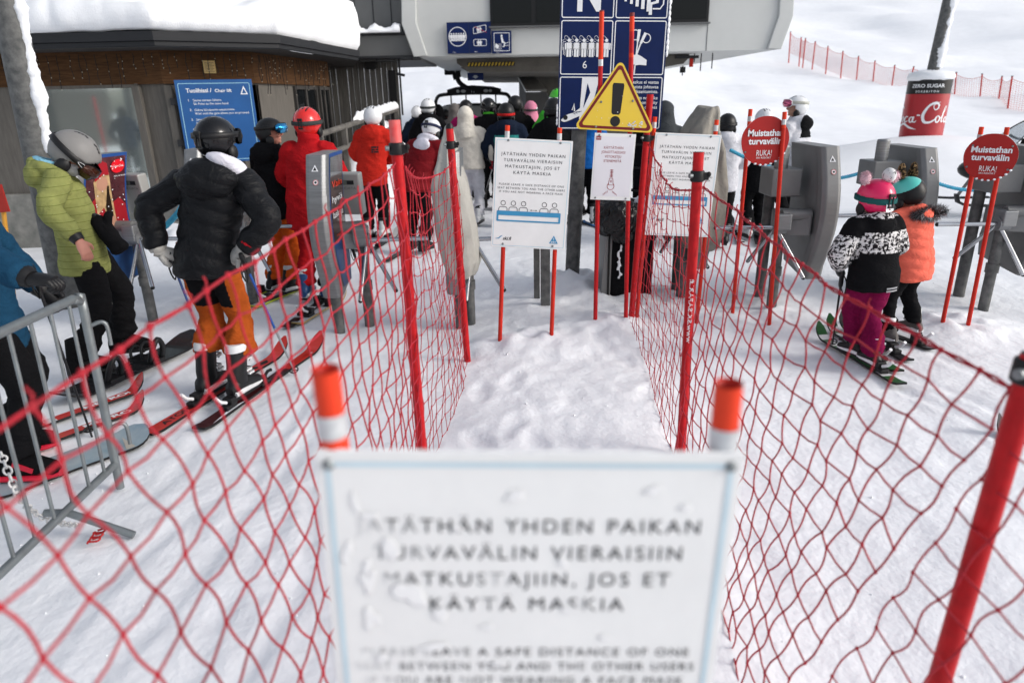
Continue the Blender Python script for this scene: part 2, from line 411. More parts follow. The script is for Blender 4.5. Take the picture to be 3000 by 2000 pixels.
# ================================================================ LODGE (polygonal end of a log building)
wood = M('brown stained boards', (.048, .023, .010), .8, spec=.15, vs=6, col2=(.10, .048, .020), bump=.4, bs=14, stretch=(1, 1, 9))
greywall = M('grey painted wall boards', (.115, .106, .095), .8, spec=.2, var=.15, vs=4, bump=.2, bs=12, stretch=(9, 9, 1))
darkwall = M('dark timber boards', (.035, .032, .030), .8, var=.3, vs=3, bump=.4, bs=18, stretch=(8, 8, 1))
fascia = M('dark sheet metal fascia', (.020, .021, .024), .5, .1, spec=.25, var=.1, vs=3)
stone = M('grey natural stone cladding', (.10, .105, .095), .8, vs=3.5, col2=(.27, .26, .24), bump=.6, bs=9)
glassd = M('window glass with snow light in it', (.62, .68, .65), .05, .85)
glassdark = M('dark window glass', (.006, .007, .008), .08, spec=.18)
EAVE = [Vector((-15, 9.0)), Vector((-6.4, 9.2)), Vector((-4.3, 9.13)), Vector((-3.05, 10.0)), Vector((-2.68, 13.4)), Vector((-3.6, 17))]
WALL = [Vector((-15, 9.6)), Vector((-6.5, 9.8)), Vector((-4.55, 9.72)), Vector((-3.62, 10.4)), Vector((-3.3, 13.4)), Vector((-4.1, 16.6))]
lodge = thing('lodge', 'low timber lodge with a thick snow roof and a brown board band over its windows', 'building', (-7, 13, 0))
lodge.location = (0, 0, 0)
def strip(mb, pl, z0, z1, m, off=0.):
    for a, b in zip(pl[:-1], pl[1:]):
        n = Vector((b.y-a.y, -(b.x-a.x))).normalized()*off
        mb.add([(a.x+n.x, a.y+n.y, z0), (b.x+n.x, b.y+n.y, z0), (b.x+n.x, b.y+n.y, z1), (a.x+n.x, a.y+n.y, z1)], [(0, 1, 2, 3)], m)
def solid(mb, pl, z0, z1, m, t, off=0.):
    """wall following the plan line, standing t proud of it"""
    k = len(pl); nn = []
    for i in range(k):
        d = pl[min(i+1, k-1)]-pl[max(i-1, 0)]; nn.append(Vector((d.y, -d.x)).normalized())
    rs = []
    for p, n in zip(pl, nn):
        a = p+n*off; b = p+n*(off+t)
        rs.append([Vector((a.x, a.y, z0)), Vector((b.x, b.y, z0)), Vector((b.x, b.y, z1)), Vector((a.x, a.y, z1))])
    mb.rings(rs, m, True, False)
mb = MB(); solid(mb, WALL, .75, 2.2, greywall, .02, -.02); mb.build('wall', lodge)
mb = MB(); solid(mb, WALL, -.3, .75, stone, .10, -.02)
for i in range(60):
    t = random.random(); a, b = WALL[2], WALL[3]
    if i % 3 == 0: a, b = WALL[1], WALL[2]
    p = a.lerp(b, t); mb.ell((p.x+.06, p.y-.085, random.uniform(.05, .7)), (random.uniform(.1, .2), .05, random.uniform(.07, .13)), stone, 8, 5)
mb.build('stone_base', lodge, bevel=.01)
mb = MB()
for k in range(3):
    solid(mb, WALL, 2.15+.146*k, 2.15+.146*k+.1459, wood, .06, -.01)
mb.build('board_band', lodge)
mb = MB(); solid(mb, EAVE, 2.57, 2.63, fascia, .05, -.05); solid(mb, EAVE, 2.63, 2.74, fascia, .09, -.06); mb.build('fascia', lodge, bevel=.006)
mb = MB()
for a, b, c, d in zip(WALL[:-1], WALL[1:], EAVE[:-1], EAVE[1:]):
    mb.add([(a.x, a.y, 2.56), (b.x, b.y, 2.56), (d.x, d.y-.0, 2.56), (c.x, c.y, 2.56)], [(0, 1, 2, 3)], darkwall)
mb.build('soffit', lodge)
# snow roof: rows from the eave to the ridge
CEN = [Vector((-15, 15)), Vector((-9, 14)), Vector((-6.9, 13.6)), Vector((-5.8, 14.2)), Vector((-5.6, 15)), Vector((-5.8, 16))]
def lerp_line(pl, t):
    t = t*(len(pl)-1); i = min(int(t), len(pl)-2); return pl[i].lerp(pl[i+1], t-i)
nu, nv = 260, 44; rows = []
for j in range(nv):
    s = j/(nv-1); row = []
    for i in range(nu):
        t = i/(nu-1); tt = t*.62+.38*t*t*(3-2*t) if False else t
        e = lerp_line(EAVE, tt); c = lerp_line(CEN, tt)
        if j < 5:                                     # rounded overhanging lip
            a = [(-.03, .0), (.07, .04), (.10, .15), (.07, .27), (0, .36)][j]; dd = (e-c).normalized(); kk = min(1, max(0, (t-.52)/.22)); kk = 1+1.15*kk*kk*(3-2*kk)
            p = e+dd*a[0]; z = 2.735+a[1]*kk
        else:
            q = (j-4)/(nv-5); p = e.lerp(c, q); kk = min(1, max(0, (t-.52)/.22)); kk = 1+1.15*kk*kk*(3-2*kk); z = 2.735+.36*kk+(1.31-.36*kk)*math.sin(q*1.45)**.85
        row.append((p.x, p.y, z))
    rows.append(row)
A = np.array(rows); P = A.reshape(-1, 3)
amp = np.repeat(np.clip(np.arange(nv)/5, .25, 1), nu)
A[:, :, 2] = (P[:, 2] + amp*(.09*fbm(P*np.array([.8, .8, .8]), 3)+.02*fbm(P*6, 2))).reshape(nv, nu)
lip = .035*fbm(np.stack([P[:, 0]*3, P[:, 1]*3, P[:, 2]*2], 1), 3).reshape(nv, nu); A[:5, :, 1] -= np.abs(lip[:5])
# torn ledge where a slab has slipped
sx = np.clip((A[:, :, 0]+5.0)/.5, 0, 1)*np.clip((-3.0-A[:, :, 0])/.6, 0, 1)
A[5:8, :, 2] -= .15*sx[5:8]; A[4:5, :, 2] -= .10*sx[4:5]; A[8:12, :, 2] += .08*sx[8:12]; A[8, :, 1] -= .10*sx[8]
mb = MB(); mb.rings([[Vector(p) for p in A[:, i]] for i in range(nu)], snow_soft, False, True)
mb.f = [f for f in mb.f if not any((k % nv) == 0 for k in f) or not any((k % nv) == nv-1 for k in f)]
mb.mi = mb.mi[:len(mb.f)]; mb.sm = mb.sm[:len(mb.f)]
mb.build('snow_roof', lodge)
mb = MB(); mb.box((-11, 16.3, 4.1), (13, 5, 2.0), darkwall)
for k in range(24): mb.box((-17+k*.5, 13.77, 4.1), (.03, .05, 1.9), darkwall)
mb.build('upper_storey', lodge)
def wallpt(px, z, a, b, off=.03):
    """point on the wall segment a-b under pixel column px at height z"""
    best = None
    for i in range(400):
        t = i/399; p = a.lerp(b, t); q = Vector((p.x, p.y, z)); v = q-CAM
        x = 1500+FPX*v.dot(Xc)/v.dot(Fw)
        if best is None or abs(x-px) < best[0]: best = (abs(x-px), t)
    p = a.lerp(b, best[1]); n = Vector(((b-a).y, -(b-a).x)).normalized(); return Vector((p.x+n.x*off, p.y+n.y*off, z))
def window(px0, px1, z0, z1, seg, glass, nm='window', mull=0, fr=greywall):
    a, b = WALL[seg], WALL[seg+1]; p = wallpt(px0, (z0+z1)/2, a, b, .0); q = wallpt(px1, (z0+z1)/2, a, b, .0)
    U = Vector((q.x-p.x, q.y-p.y, 0)); wd = U.length; U.normalize(); N = U.cross(Vector((0, 0, 1)))
    O = Vector((p.x, p.y, z0)); h = z1-z0; f = MB(); t = .05
    rot = Matrix((U, -N, Vector((0, 0, 1)))).transposed()
    def bar(u0, u1, v0, v1, d=.05): f.box(O+U*((u0+u1)/2)+Vector((0, 0, (v0+v1)/2))+N*(d/2), (u1-u0, d, v1-v0), fr, rot)
    bar(0, t, 0, h); bar(wd-t, wd, 0, h); bar(t, wd-t, 0, t, .046); bar(t, wd-t, h-t, h, .046)
    for k in range(mull): u = wd*(k+1)/(mull+1); bar(u-.03, u+.03, t, h-t, .042)
    w_ = f.build(nm, lodge, bevel=.004)
    gm = MB(); gm.box(O+U*(wd/2)+Vector((0, 0, h/2))+N*.008, (wd-.02, .014, h-.02), glass, rot); gm.build('pane', w_)
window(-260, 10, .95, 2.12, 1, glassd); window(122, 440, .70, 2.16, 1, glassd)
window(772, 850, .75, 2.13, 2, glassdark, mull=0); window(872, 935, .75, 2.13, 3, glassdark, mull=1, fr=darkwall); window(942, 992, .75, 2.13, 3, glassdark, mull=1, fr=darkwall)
mb = MB()
for px, sg in ((436, 1), (520, 2), (765, 2), (700, 2), (860, 2)):
    p = wallpt(px, 1.4, WALL[sg], WALL[sg+1], .05); mb.box(p, (.10, .08, 1.46), greywall)
mb.build('wall_post', lodge, bevel=.004)
yel = M('yellow notice paper', (.50, .36, .14), .7, var=.08, vs=20)
p = wallpt(610, 2.36, WALL[2], WALL[3], .06); U = Vector((WALL[3].x-WALL[2].x, WALL[3].y-WALL[2].y, 0)).normalized()
mb = MB(); N = U.cross(Vector((0, 0, 1)))
mb.box(p+N*.008, (.155, .006, .16), yel, Matrix((U, -N, Vector((0, 0, 1)))).transposed())
f = Face(mb, p+N*.012, U)
for k in range(7): f.rect(-.06, -.06+k*.018, .06-.02*(k % 2), -.053+k*.018, plast('faded print', (.12, .09, .05)))
tag(mb.build('paper_notice'), 'small yellow paper notice pinned to the brown boards above the blue sign', 'notice')
# fairy lights hanging in front of the board band
lights = thing('fairy_lights', 'string of icicle fairy lights hanging along the lodge eave', 'fairy lights')
bulb = plast('clear bulb', (.34, .31, .25), rough=.3); wire = MB(); bl = MB()
for seg in (0, 1, 2, 3):
    a, b = EAVE[seg], EAVE[seg+1]; n = int((b-a).length/(.11 if seg > 1 else .13))
    for i in range(n):
        t = (i+random.uniform(0, .5))/n; p = a.lerp(b, t); d = (WALL[seg].lerp(WALL[seg+1], t)-p)
        p = p+d*.75; L = random.choice([.1, .18, .28, .36, .42, .24])
        if seg == 3: L *= 1.25
        pts = [Vector((p.x+random.uniform(-.012, .012), p.y, 2.52-L*k/4)) for k in range(5)]
        wire.tube(pts, .005, rubber, 4)
        for k in range(1, 5):
            if random.random() < .4: bl.ell(pts[k], (.006, .006, .010), bulb, 6, 4)
tag(wire.build('wire', lights), kind='stuff'); tag(bl.build('bulb', lights), kind='stuff')
# ================================================================ LIFT STATION
shell = M('light grey station cladding', (.52, .53, .52), .6, var=.05, vs=1.2, bump=.05, bs=70, spec=.25)
shelldark = M('grey cladding panel', (.115, .118, .12), .6, spec=.25, var=.08, vs=1.5, bump=.05, bs=50)
conc = M('board marked concrete', (.11, .103, .092), .9, spec=.15, var=.22, vs=2.5, bump=.3, bs=25)
plank = M('grey weathered planks', (.13, .125, .115), .85, vs=3, col2=(.07, .065, .06), bump=.5, bs=14, stretch=(10, 10, .7))
YS = 15.0
station = thing('lift_station', 'light grey chairlift station housing raised over the boarding area with a dark window strip', 'building')
def ys(px, py, y=YS): return aty(px, py, y)
L0 = ys(1177, 60); B0 = ys(1212, 157); B1 = ys(2285, 155); R0 = ys(2320, 62)
zb = (B0.z+B1.z)/2; zm = (L0.z+R0.z)/2; zt = zm+1.9
poly = [(B0.x, zb), (B1.x, zb), (R0.x, zm), (R0.x-.05, zm+.9), (R0.x-.9, zt), (L0.x+.9, zt), (L0.x+.05, zm+.9), (L0.x, zm)]
mb = MB(); mb.prism([(a, z) for a, z in poly], (0, YS, 0), (1, 0, 0), (0, 0, 1), 17, shell); mb.build('housing', station, bevel=.05)
cx = (B0.x+B1.x)/2; cz = (zb+zt)/2
mb = MB(); inner = [(cx+(a-cx)*.925+(0), cz+(z-cz)*(.985 if z < zm-.01 else .97)) for a, z in poly]
k = len(poly); mb.prism(poly, (0, YS-.055, 0), (1, 0, 0), (0, 0, 1), .0, shell)
mb = MB(); fr = [Vector((a, YS-.06, z)) for a, z in poly]; fi = [Vector((a, YS-.06, z)) for a, z in inner]; bk = [Vector((a, YS-.001, z)) for a, z in inner]; fo = [Vector((a, YS-.001, z)) for a, z in poly]
for i in range(k):
    j = (i+1) % k
    if i == 0: continue
    mb.add([fr[i], fr[j], fi[j], fi[i], bk[j], bk[i], fo[i], fo[j]], [(0, 3, 2, 1), (3, 5, 4, 2), (0, 1, 7, 6)], shell)
mb.build('edge_trim', station, bevel=.02)
def swin(px0, px1, pyb, n):
    a = ys(px0, pyb); b = ys(px1, pyb); z0 = a.z; z1 = z0+1.25; f = MB()
    f.box(((a.x+b.x)/2, YS-.02, (z0+z1)/2), (b.x-a.x, .06, z1-z0), black); w_ = f.build('window', station, bevel=.006)
    for i in range(n):
        x0 = a.x+(b.x-a.x)*i/n+.05; x1 = a.x+(b.x-a.x)*(i+1)/n-.05
        gm = MB(); gm.box(((x0+x1)/2, YS-.055, (z0+z1)/2), (x1-x0, .012, z1-z0-.14), glassdark); gm.build('pane', w_)
    s_ = MB(); s_.box(((a.x+b.x)/2, YS-.065, z0-.012), (b.x-a.x+.06, .11, .03), shelldark); s_.build('sill', w_, bevel=.004)
swin(1437, 2072, 80, 5)
mb = MB()
for px in (1600, 1880): pass
for px in (2068,):
    a = ys(px, 155); mb.box((a.x, YS-.003, zb+.45), (.012, .008, .9), shelldark)
for i in range(4): mb.box((cx-4+i*2.6, YS-.003, zm+.75), (2.3, .01, .012), shelldark)
mb.build('panel_joint', station)
# dark grey annex between lodge and station, with a snow ledge
mb = MB(); xa = ys(900, 60).x; xb = L0.x+.3
mb.box(((xa+xb)/2, YS+2.0, 4.4), (xb-xa, 3.4, 3.5), shelldark)
for i in range(6): mb.box((xa+(xb-xa)*(i+.5)/6, YS+.29, 4.4), (.015, .012, 3.5), fascia)
zl = ys(1100, 103).z
mb.build('annex', station)
mb = MB(); z2 = ys(1100, 165).z
mb.box(((xa+xb)/2, YS+.19, (z2+zl)/2), (xb-xa, .18, zl-z2), shelldark); mb.box(((xa+xb)/2, YS+.17, zl+.02), (xb-xa, .3, .04), fascia); mb.box(((xa+xb)/2, YS+.14, z2-.02), (xb-xa, .26, .05), fascia)
mb.build('annex_base', station, bevel=.008)
mb = MB(); n = 40; rs = []
for i in range(n+1):
    x = xa+(xb-.35-xa)*i/n; h = .13+.05*math.sin(i*.7)+random.uniform(-.02, .02)
    rs.append([Vector((x, YS+.02+.16*math.cos(t)-.0+.05, zl+.04+max(0, h*math.sin(t)))) for t in [math.pi*q/7 for q in range(8)]])
mb.rings(rs, snow_soft, True, True); mb.build('snow_ledge', station)
# plank wall enclosure under the annex
mb = MB(); pa = ys(985, 250, 15.6).x; pb = ys(1172, 250, 15.6).x
xx = pa-1.0
while xx < pb:
    wd = .12; mb.box((xx, 15.6+random.uniform(0, .012), 1.35), (wd-.008, .03, 2.9), plank); xx += wd
mb.build('plank_wall', station)
mb = MB(); a = ys(1143, 280, 15.55); b = ys(1163, 280, 15.55); mb.box(((a.x+b.x)/2, 15.56, 1.6), (b.x-a.x, .04, 1.75), black); mb.build('doorway', station)
mb = MB(); a = ys(1087, 190, 15.5); mb.box((a.x, 15.5, a.z), (.22, .12, .18), black); mb.build('lamp_box', station, bevel=.01)
# underside: machine beam, sloped cover, concrete column, hazard strip
mb = MB(); a = ys(1340, 160, 16.2); b = ys(2010, 160, 16.2)
mb.prism([(a.x+.25, 2.42), (b.x-1.1, 2.36), (b.x-.12, 2.5), (b.x, 2.62), (b.x, zb-.01), (a.x, zb-.01), (a.x, 2.6)], (0, 15.9, 0), (1, 0, 0), (0, 0, 1), 12, conc); mb.build('machine_beam', station, bevel=.02)
mb = MB(); pq = [ys(x, y, 20.6) for x, y in ((1346, 150), (1350, 200), (1440, 208), (1530, 228), (1596, 262), (1634, 330), (1640, 372), (1880, 372), (1880, 150))]
poly_ = [(p.x, p.z) for p in pq]; poly_[6] = (poly_[6][0], -.4); poly_[7] = (poly_[7][0], -.4)
mb.prism(poly_[::-1], (0, 20.6, 0), (1, 0, 0), (0, 0, 1), 3, conc); mb.build('concrete_column', station, bevel=.03)
hy = plast('hazard yellow', (.42, .28, .02)); mb = MB(); a = ys(1370, 190, 15.88); b = ys(1508, 183, 15.88)
n = 14
mb.box(((a.x+b.x)/2, 15.87, a.z), (b.x-a.x, .02, .085), black)
f = Face(mb, (a.x, 15.858, a.z-.035))
for i in range(n):
    w0 = (b.x-a.x)/n; f.poly([(i*w0, 0), (i*w0+w0*.5, 0), (i*w0+w0*.9, .07), (i*w0+w0*.4, .07)], hy)
mb.build('hazard_strip', station)
mb = MB()
for px, py, l in ((1945, 165, .28), (2035, 160, .16), (2000, 205, .12), (2055, 158, .35), (2088, 158, .3)):
    m_ = MB(); a = ys(px, py, 15.9); m_.tube([a+Vector((0, 0, .08)), a-Vector((0, 0, l))], .012, rubber, 6); m_.build('cable', station)
a = ys(2010, 168, 15.95); mb.box(a, (.5, .2, .06), fascia); mb.box(a+Vector((.12, 0, -.1)), (.07, .07, .2), redoff); a = ys(2000, 205, 15.95); mb.box(a, (.1, .1, .12), black)
mb.build('cable_box', station)
# signs on the station
def board(name, label, cat, x0, y0, x1, y1, y, m, draw, t=.02, parent=None):
    a = aty(x0, y1, y); b = aty(x1, y0, y); z0 = (a.z+aty(x1, y1, y).z)/2; z1 = (b.z+aty(x0, y0, y).z)/2
    w_, h = b.x-a.x, z1-z0; mb = MB(); mb.box(((a.x+b.x)/2, y+t/2, (z0+z1)/2), (w_, t, h), m)
    f = Face(mb, (a.x, y, z0), step=.002); draw(f, w_, h)
    o = mb.build(name, parent); return tag(o, label, cat) if label else o
def man(f, a, b, s, m, l=1):
    """standing pictogram figure, s = height"""
    f.circ(a, b+s*.90, s*.095, m, l); f.rect(a-s*.15, b+s*.42, a+s*.15, b+s*.77, m, l)
    f.rect(a-s*.14, b, a-s*.015, b+s*.44, m, l); f.rect(a+s*.015, b, a+s*.14, b+s*.44, m, l)
    f.rect(a-s*.25, b+s*.40, a-s*.17, b+s*.75, m, l); f.rect(a+s*.17, b+s*.40, a+s*.25, b+s*.75, m, l)
def d1(f, w, h):
    W = signwhite; f.hoop(w*.24, h*.54, h*.30, h*.025, W)
    for i in range(6): man(f, w*.24+(i-2.5)*h*.085, h*.40, h*.26, W, 1+(i % 2))
    for cy, tilt in ((.76, .12), (.34, 0)):
        o = f.rr(w*.60, h*(cy-.11), w*.90, h*(cy+.11), h*.05)
        if tilt: o = [(a, b+(a-w*.75)*tilt*1.6) for a, b in o]
        q = [((a-w*.75)*.93+w*.75, (b-h*cy)*.86+h*cy) for a, b in o]; f.ring(o, q, W)
        man(f, w*.71, h*(cy-.11), h*.2, W, 2); man(f, w*.76, h*(cy-.11), h*.2, W, 3)
        if tilt: f.line([(w*.64, h*.84), (w*.9, h*.66)], h*.012, plast('sign red', (.55, .03, .03)), 4)
    f.text('Ruka', w*.15, h*.03, h*.035, W); f.text('Ruka', w*.65, h*.03, h*.035, W)
    f.rect(w*.495, 0, w*.505, h, plast('navy joint', (.006, .015, .05)))
board('pictogram_sign', 'wide blue station sign with a circle of six skiers and two chair pictograms', 'sign', 1312, 65, 1437, 157, YS-.09, navy, d1)
def d2(f, w, h):
    W = signwhite; f.outline(w*.1, h*.1, w*.9, h*.92, .01, w*.025, W)
    for k in range(6): f.line([(w*.15, h*(.16+k*.05)), (w*.5, h*(.16+k*.05))], h*.012, W)
    f.poly([(w*.15, h*.3), (w*.3, h*.2), (w*.36, h*.34), (w*.2, h*.46)], W, 2)
    f.circ(w*.5, h*.78, h*.05, W, 2); f.line([(w*.5, h*.72), (w*.55, h*.5), (w*.66, h*.46), (w*.6, h*.28)], [w*.09, w*.12, w*.08, w*.05], W, 2)
    f.line([(w*.52, h*.3), (w*.84, h*.36)], h*.02, W, 2); f.line([(w*.6, h*.4), (w*.85, h*.5)], h*.02, W, 2); f.text('Ruka', w*.3, h*.02, h*.04, W)
board('pictogram_sign', 'small square blue station sign with a seated rider on a hatched ramp', 'sign', 1442, 91, 1498, 157, YS-.10, navy, d2)
def d3(f, w, h):
    c = plast('grey arrow', (.30, .33, .36)); f.poly([(w*.3, h*.5), (w*.5, h*.22), (w*.7, h*.5), (w*.6, h*.5), (w*.6, h*.66), (w*.4, h*.66), (w*.4, h*.5)], c)
board('arrow_sign', 'small dark box sign with a down arrow hanging under the station', 'sign', 1370, 213, 1416, 236, 16.5, navy, d3, .1)
# little machine hut beyond the queue
mb = MB(); a = ys(1518, 240, 19.5); b = ys(1600, 270, 19.5)
hut = thing('control_hut', 'small grey hut with a pale sloping roof behind the crowd', 'hut')
tin = M('pale sheet metal', (.45, .45, .44), .45, .4, var=.08, vs=3)
q0, q1, q2, q3 = ys(1518, 231, 20.3), ys(1566, 229, 20.3), ys(1602, 268, 19.2), ys(1540, 269, 19.2)
mb.prism([(q3.x, 0), (q2.x, 0), (q2.x, q2.z-.01), (q3.x, q3.z-.01)], (0, 19.22, 0), (1, 0, 0), (0, 0, 1), 1.0, M('dark grey hut wall', (.06, .06, .062), .7, var=.1)); mb.add([(q0.x+.02, 20.25, 0), (q3.x, 19.22, 0), (q3.x, 19.22, q3.z-.01), (q0.x+.02, 20.25, q0.z-.02)], [(0, 1, 2, 3)], M('dark grey hut wall', (.06, .06, .062))); mb.build('wall', hut)
mb = MB(); t = ys(1563, 231, 21.0); r0 = Vector((a.x-.04, 19.4, b.z+.01)); r1 = Vector((b.x+.1, 19.4, b.z+.01)); r2 = Vector((b.x-.35, 21.6, b.z+.62)); r3 = Vector((a.x-.1, 21.6, b.z+.62))
r0, r1, r2, r3 = q3, q2, q1, q0
mb.add([r0, r1, r2, r3]+[p+Vector((0, .03, .05)) for p in (r0, r1, r2, r3)], [(3, 2, 1, 0), (4, 5, 6, 7), (0, 1, 5, 4), (1, 2, 6, 5), (3, 0, 4, 7)], tin); mb.build('roof', hut)
# ---- chairlift chair
chair = thing('lift_chair', 'six seat chairlift chair with a black frame and pale backrest behind the queue', 'chairlift chair')
YC = 23.0
def yc(px, py, y=YC): return aty(px, py, y)
a = yc(1275, 290); b = yc(1497, 290); cxx = (a.x+b.x)/2
mb = MB(); zt0 = yc(1386, 276).z
def frame_pts(y, z0, xin=0):
    return [Vector((a.x+xin, y, z0-.9)), Vector((a.x+xin, y, z0-.35)), Vector((a.x+.06+xin, y, z0-.1)), Vector((a.x+.28+xin, y, z0)), Vector((cxx, y, z0+.03)), Vector((b.x-.28-xin, y, z0)), Vector((b.x-.06-xin, y, z0-.1)), Vector((b.x-xin, y, z0-.35)), Vector((b.x-xin, y, z0-.9))]
mb.tube(frame_pts(YC, zt0), .055, black, 8, sub=3); mb.tube(frame_pts(YC+.6, zt0-.35, .08), .045, black, 8, sub=3)
mb.build('frame', chair)
mb = MB(); z1 = yc(1386, 262).z; h0 = yc(1310, 266); h1 = yc(1468, 266)
poly = [(h0.x, z1-.16), (h1.x, z1-.16), (h1.x, z1+.0), (h1.x-.25, z1+.07), (cxx, z1+.12), (h0.x+.25, z1+.07), (h0.x, z1)]
mb.prism(poly, (0, YC-.05, 0), (1, 0, 0), (0, 0, 1), .12, black)
f = Face(mb, (0, YC-.05, z1-.05), step=.003)
for q in (.2, .3, .72, .8): f.circ(h0.x+(h1.x-h0.x)*q, .0, .08 if q in (.3, .72) else .05, shell, 1, 14, .045)
f.text('11', cxx, -.05, .1, signwhite); mb.build('hanger_beam', chair, bevel=.01)
mb = MB(); s0 = yc(1290, 300); s1 = yc(1485, 300)
mb.box((cxx, YC+.3, zt0-.75), (s1.x-s0.x, .08, .8), M('pale grey seat back', (.45, .44, .42), .6, var=.08)); mb.build('backrest', chair, bevel=.03)
mb = MB()
for k in range(4): mb.tube([(s0.x+.35+(s1.x-s0.x-.7)*k/3, YC-.02, zt0-.02), (s0.x+.35+(s1.x-s0.x-.7)*k/3, YC-.02, zt0-.3)], .022, black, 6); 
mb.build('safety_bar', chair)
mb = MB(); tp = [yc(1346, 160), yc(1346, 190), yc(1340, 222), yc(1346, 242), yc(1368, 258), yc(1392, 266)]
mb.tube(tp, [.09, .08, .075, .075, .075, .06], black, 10, sub=4)
g0 = yc(1322, 172); mb.box(g0, (.55, .3, .22), fascia); mb.box(g0+Vector((-.1, 0, -.3)), (.25, .25, .35), black); mb.tube([g0+Vector((0, 0, -.2)), g0+Vector((.1, 0, -.62))], .06, black, 8); mb.tube([g0+Vector((.2, 0, -.3)), g0+Vector((.24, 0, -.55))], .05, black, 8)
mb.build('hanger_arm', chair, bevel=.01)
# ---- thin cable mast left of the gap
mb = MB(); a = ys(1168, 170, 15.2); b = ys(1180, 338, 15.2); mb.tube([a, b], .02, black, 6)
mb.tube([a+Vector((-.06, 0, -.3)), a+Vector((.1, 0, -.34))], .03, fascia, 6); tag(mb.build('cable_mast'), 'thin black mast standing at the corner of the plank wall', 'mast')
# ---- wooden hand rail with snow
rail = thing('wooden_railing', 'weathered grey wooden handrail with snow on it beside the lodge', 'railing')
pA = aty(935, 395, 10.6); pB = aty(1160, 322, 14.6)
rw = M('weathered rail wood', (.16, .15, .135), .85, vs=5, col2=(.07, .065, .06), bump=.4, bs=20)
for dz, nm in ((0, 'rail'), (-.32, 'rail')):
    mb = MB(); mb.tube([pA+Vector((0, 0, dz)), pB+Vector((0, 0, dz))], .045, rw, 8); mb.build(nm, rail)
for k in range(5):
    p = pA.lerp(pB, k/4); mb = MB(); mb.box((p.x, p.y+.05, p.z-.65), (.09, .09, 1.4), rw); mb.build('post', rail, bevel=.006)
mb = MB(); rs = []
for i in range(31):
    t = .42+.58*i/30; p = pA.lerp(pB, t); h = (.07+.06*abs(math.sin(i*1.9))+.04*random.random())*(1 if i not in (8, 9, 17) else .3)
    rs.append([p+Vector((.055*math.cos(q*math.pi/6), .055*math.cos(q*math.pi/6), .03+h*math.sin(q*math.pi/6))) for q in range(7)])
mb.rings(rs, snow_soft, True, True); mb.build('snow', rail)
# ================================================================ LAMP POSTS, PILLAR, SLOPE NET
def snowstrip(mb, p0, p1, r, dirv, n=60, th=.05, arc=1.2, seed=0):
    ax = (p1-p0).normalized(); dv = Vector(dirv); dv = (dv-ax*dv.dot(ax)).normalized(); sd = ax.cross(dv); rs = []; rd = random.Random(seed)
    w0 = 1.
    for i in range(n+1):
        c = p0.lerp(p1, i/n); w0 = float(.8+.5*fbm(np.array([[i*.11+seed, seed*1.7, .5]]), 4)[0])*rd.uniform(.82, 1.15); row = []
        for j in range(9):
            a = arc*w0*(j/4-1); k = th*(1-(j/4-1)**2)*w0+rd.uniform(-.010, .010)
            row.append(c+(dv*math.cos(a)+sd*math.sin(a))*(r-.008+max(k, 0)))
        row += [c+(dv*math.cos(a)+sd*math.sin(a))*(r*.7) for a in (arc*.6, 0, -arc*.6)]
        rs.append(row)
    mb.rings(rs, snow_soft, True, True)
lp = thing('lamp_post', 'dark steel lamp post plastered with snow down one side beside the lodge', 'lamp post')
yl = 6.6; t0 = aty(62, 200, yl); b0 = Vector((t0.x, yl, -.2)); q0 = aty(108, 430, yl); t1 = aty(20, 0, yl)
up = (t1-q0).normalized(); b0 = q0-up*(q0.z+.2)/up.z; t1 = q0+up*3.6
mb = MB(); mb.tube([b0, t1], .125, darkgalv, 20); mb.build('pole', lp)
mb = MB(); snowstrip(mb, b0+up*1.7, t1, .125, (1, -.22, 0), 120, .085, .52, 3); mb.build('snow', lp)
mb = MB(); mb.tube([t1, t1+Vector((.1, 0, .5)), t1+Vector((.8, -.1, .75))], .06, darkgalv, 8, sub=3); mb.box(t1+Vector((1.0, -.1, .74)), (.6, .25, .1), galv); mb.build('lamp_head', lp, bevel=.01)
# advertising pillar round the slope lamp post
colared = M('red wrap print', (.36, .009, .016), .4, var=.1, vs=2, coat=.1)
pil = thing('advertising_pillar', 'red and black drink advertising pillar capped with snow at the foot of the slope', 'pillar')
yp = 18.0
cB = (aty(2640, 405, yp)+aty(2752, 395, yp))/2; cT = (aty(2668, 232, yp)+aty(2785, 232, yp))/2
rad = (aty(2785, 250, yp)-aty(2668, 250, yp)).length/2*.98
ax = (cT-cB).normalized(); cB2 = cB-ax*.6; Hh = (cT-cB).length
fr_ = Vector((-.55, -.83, 0)).normalized(); fr_ = (fr_-ax*fr_.dot(ax)).normalized(); sd_ = ax.cross(fr_)*1
def pilmap(a, b, l): # a arc metres, b height from base
    t = a/rad; return cB+ax*b+(fr_*math.cos(t)+sd_*math.sin(t))*(rad+l)
mb = MB(); mb.tube([cB2, cB+ax*Hh*.745], rad, colared, 40, ref=(0, 1, 0)); mb.tube([cB+ax*Hh*.746, cT], rad, black, 40, ref=(0, 1, 0))
f = Face(mb, (0, 0, 0), step=.004); f.map = pilmap
f.text('ZERO SUGAR', .0, Hh*.855, .08, signwhite, w=rad*1.55, bold=.02); f.text('SOKERITON', .0, Hh*.77, .05, signwhite, w=rad*1.05, bold=.012, sp=1.5)
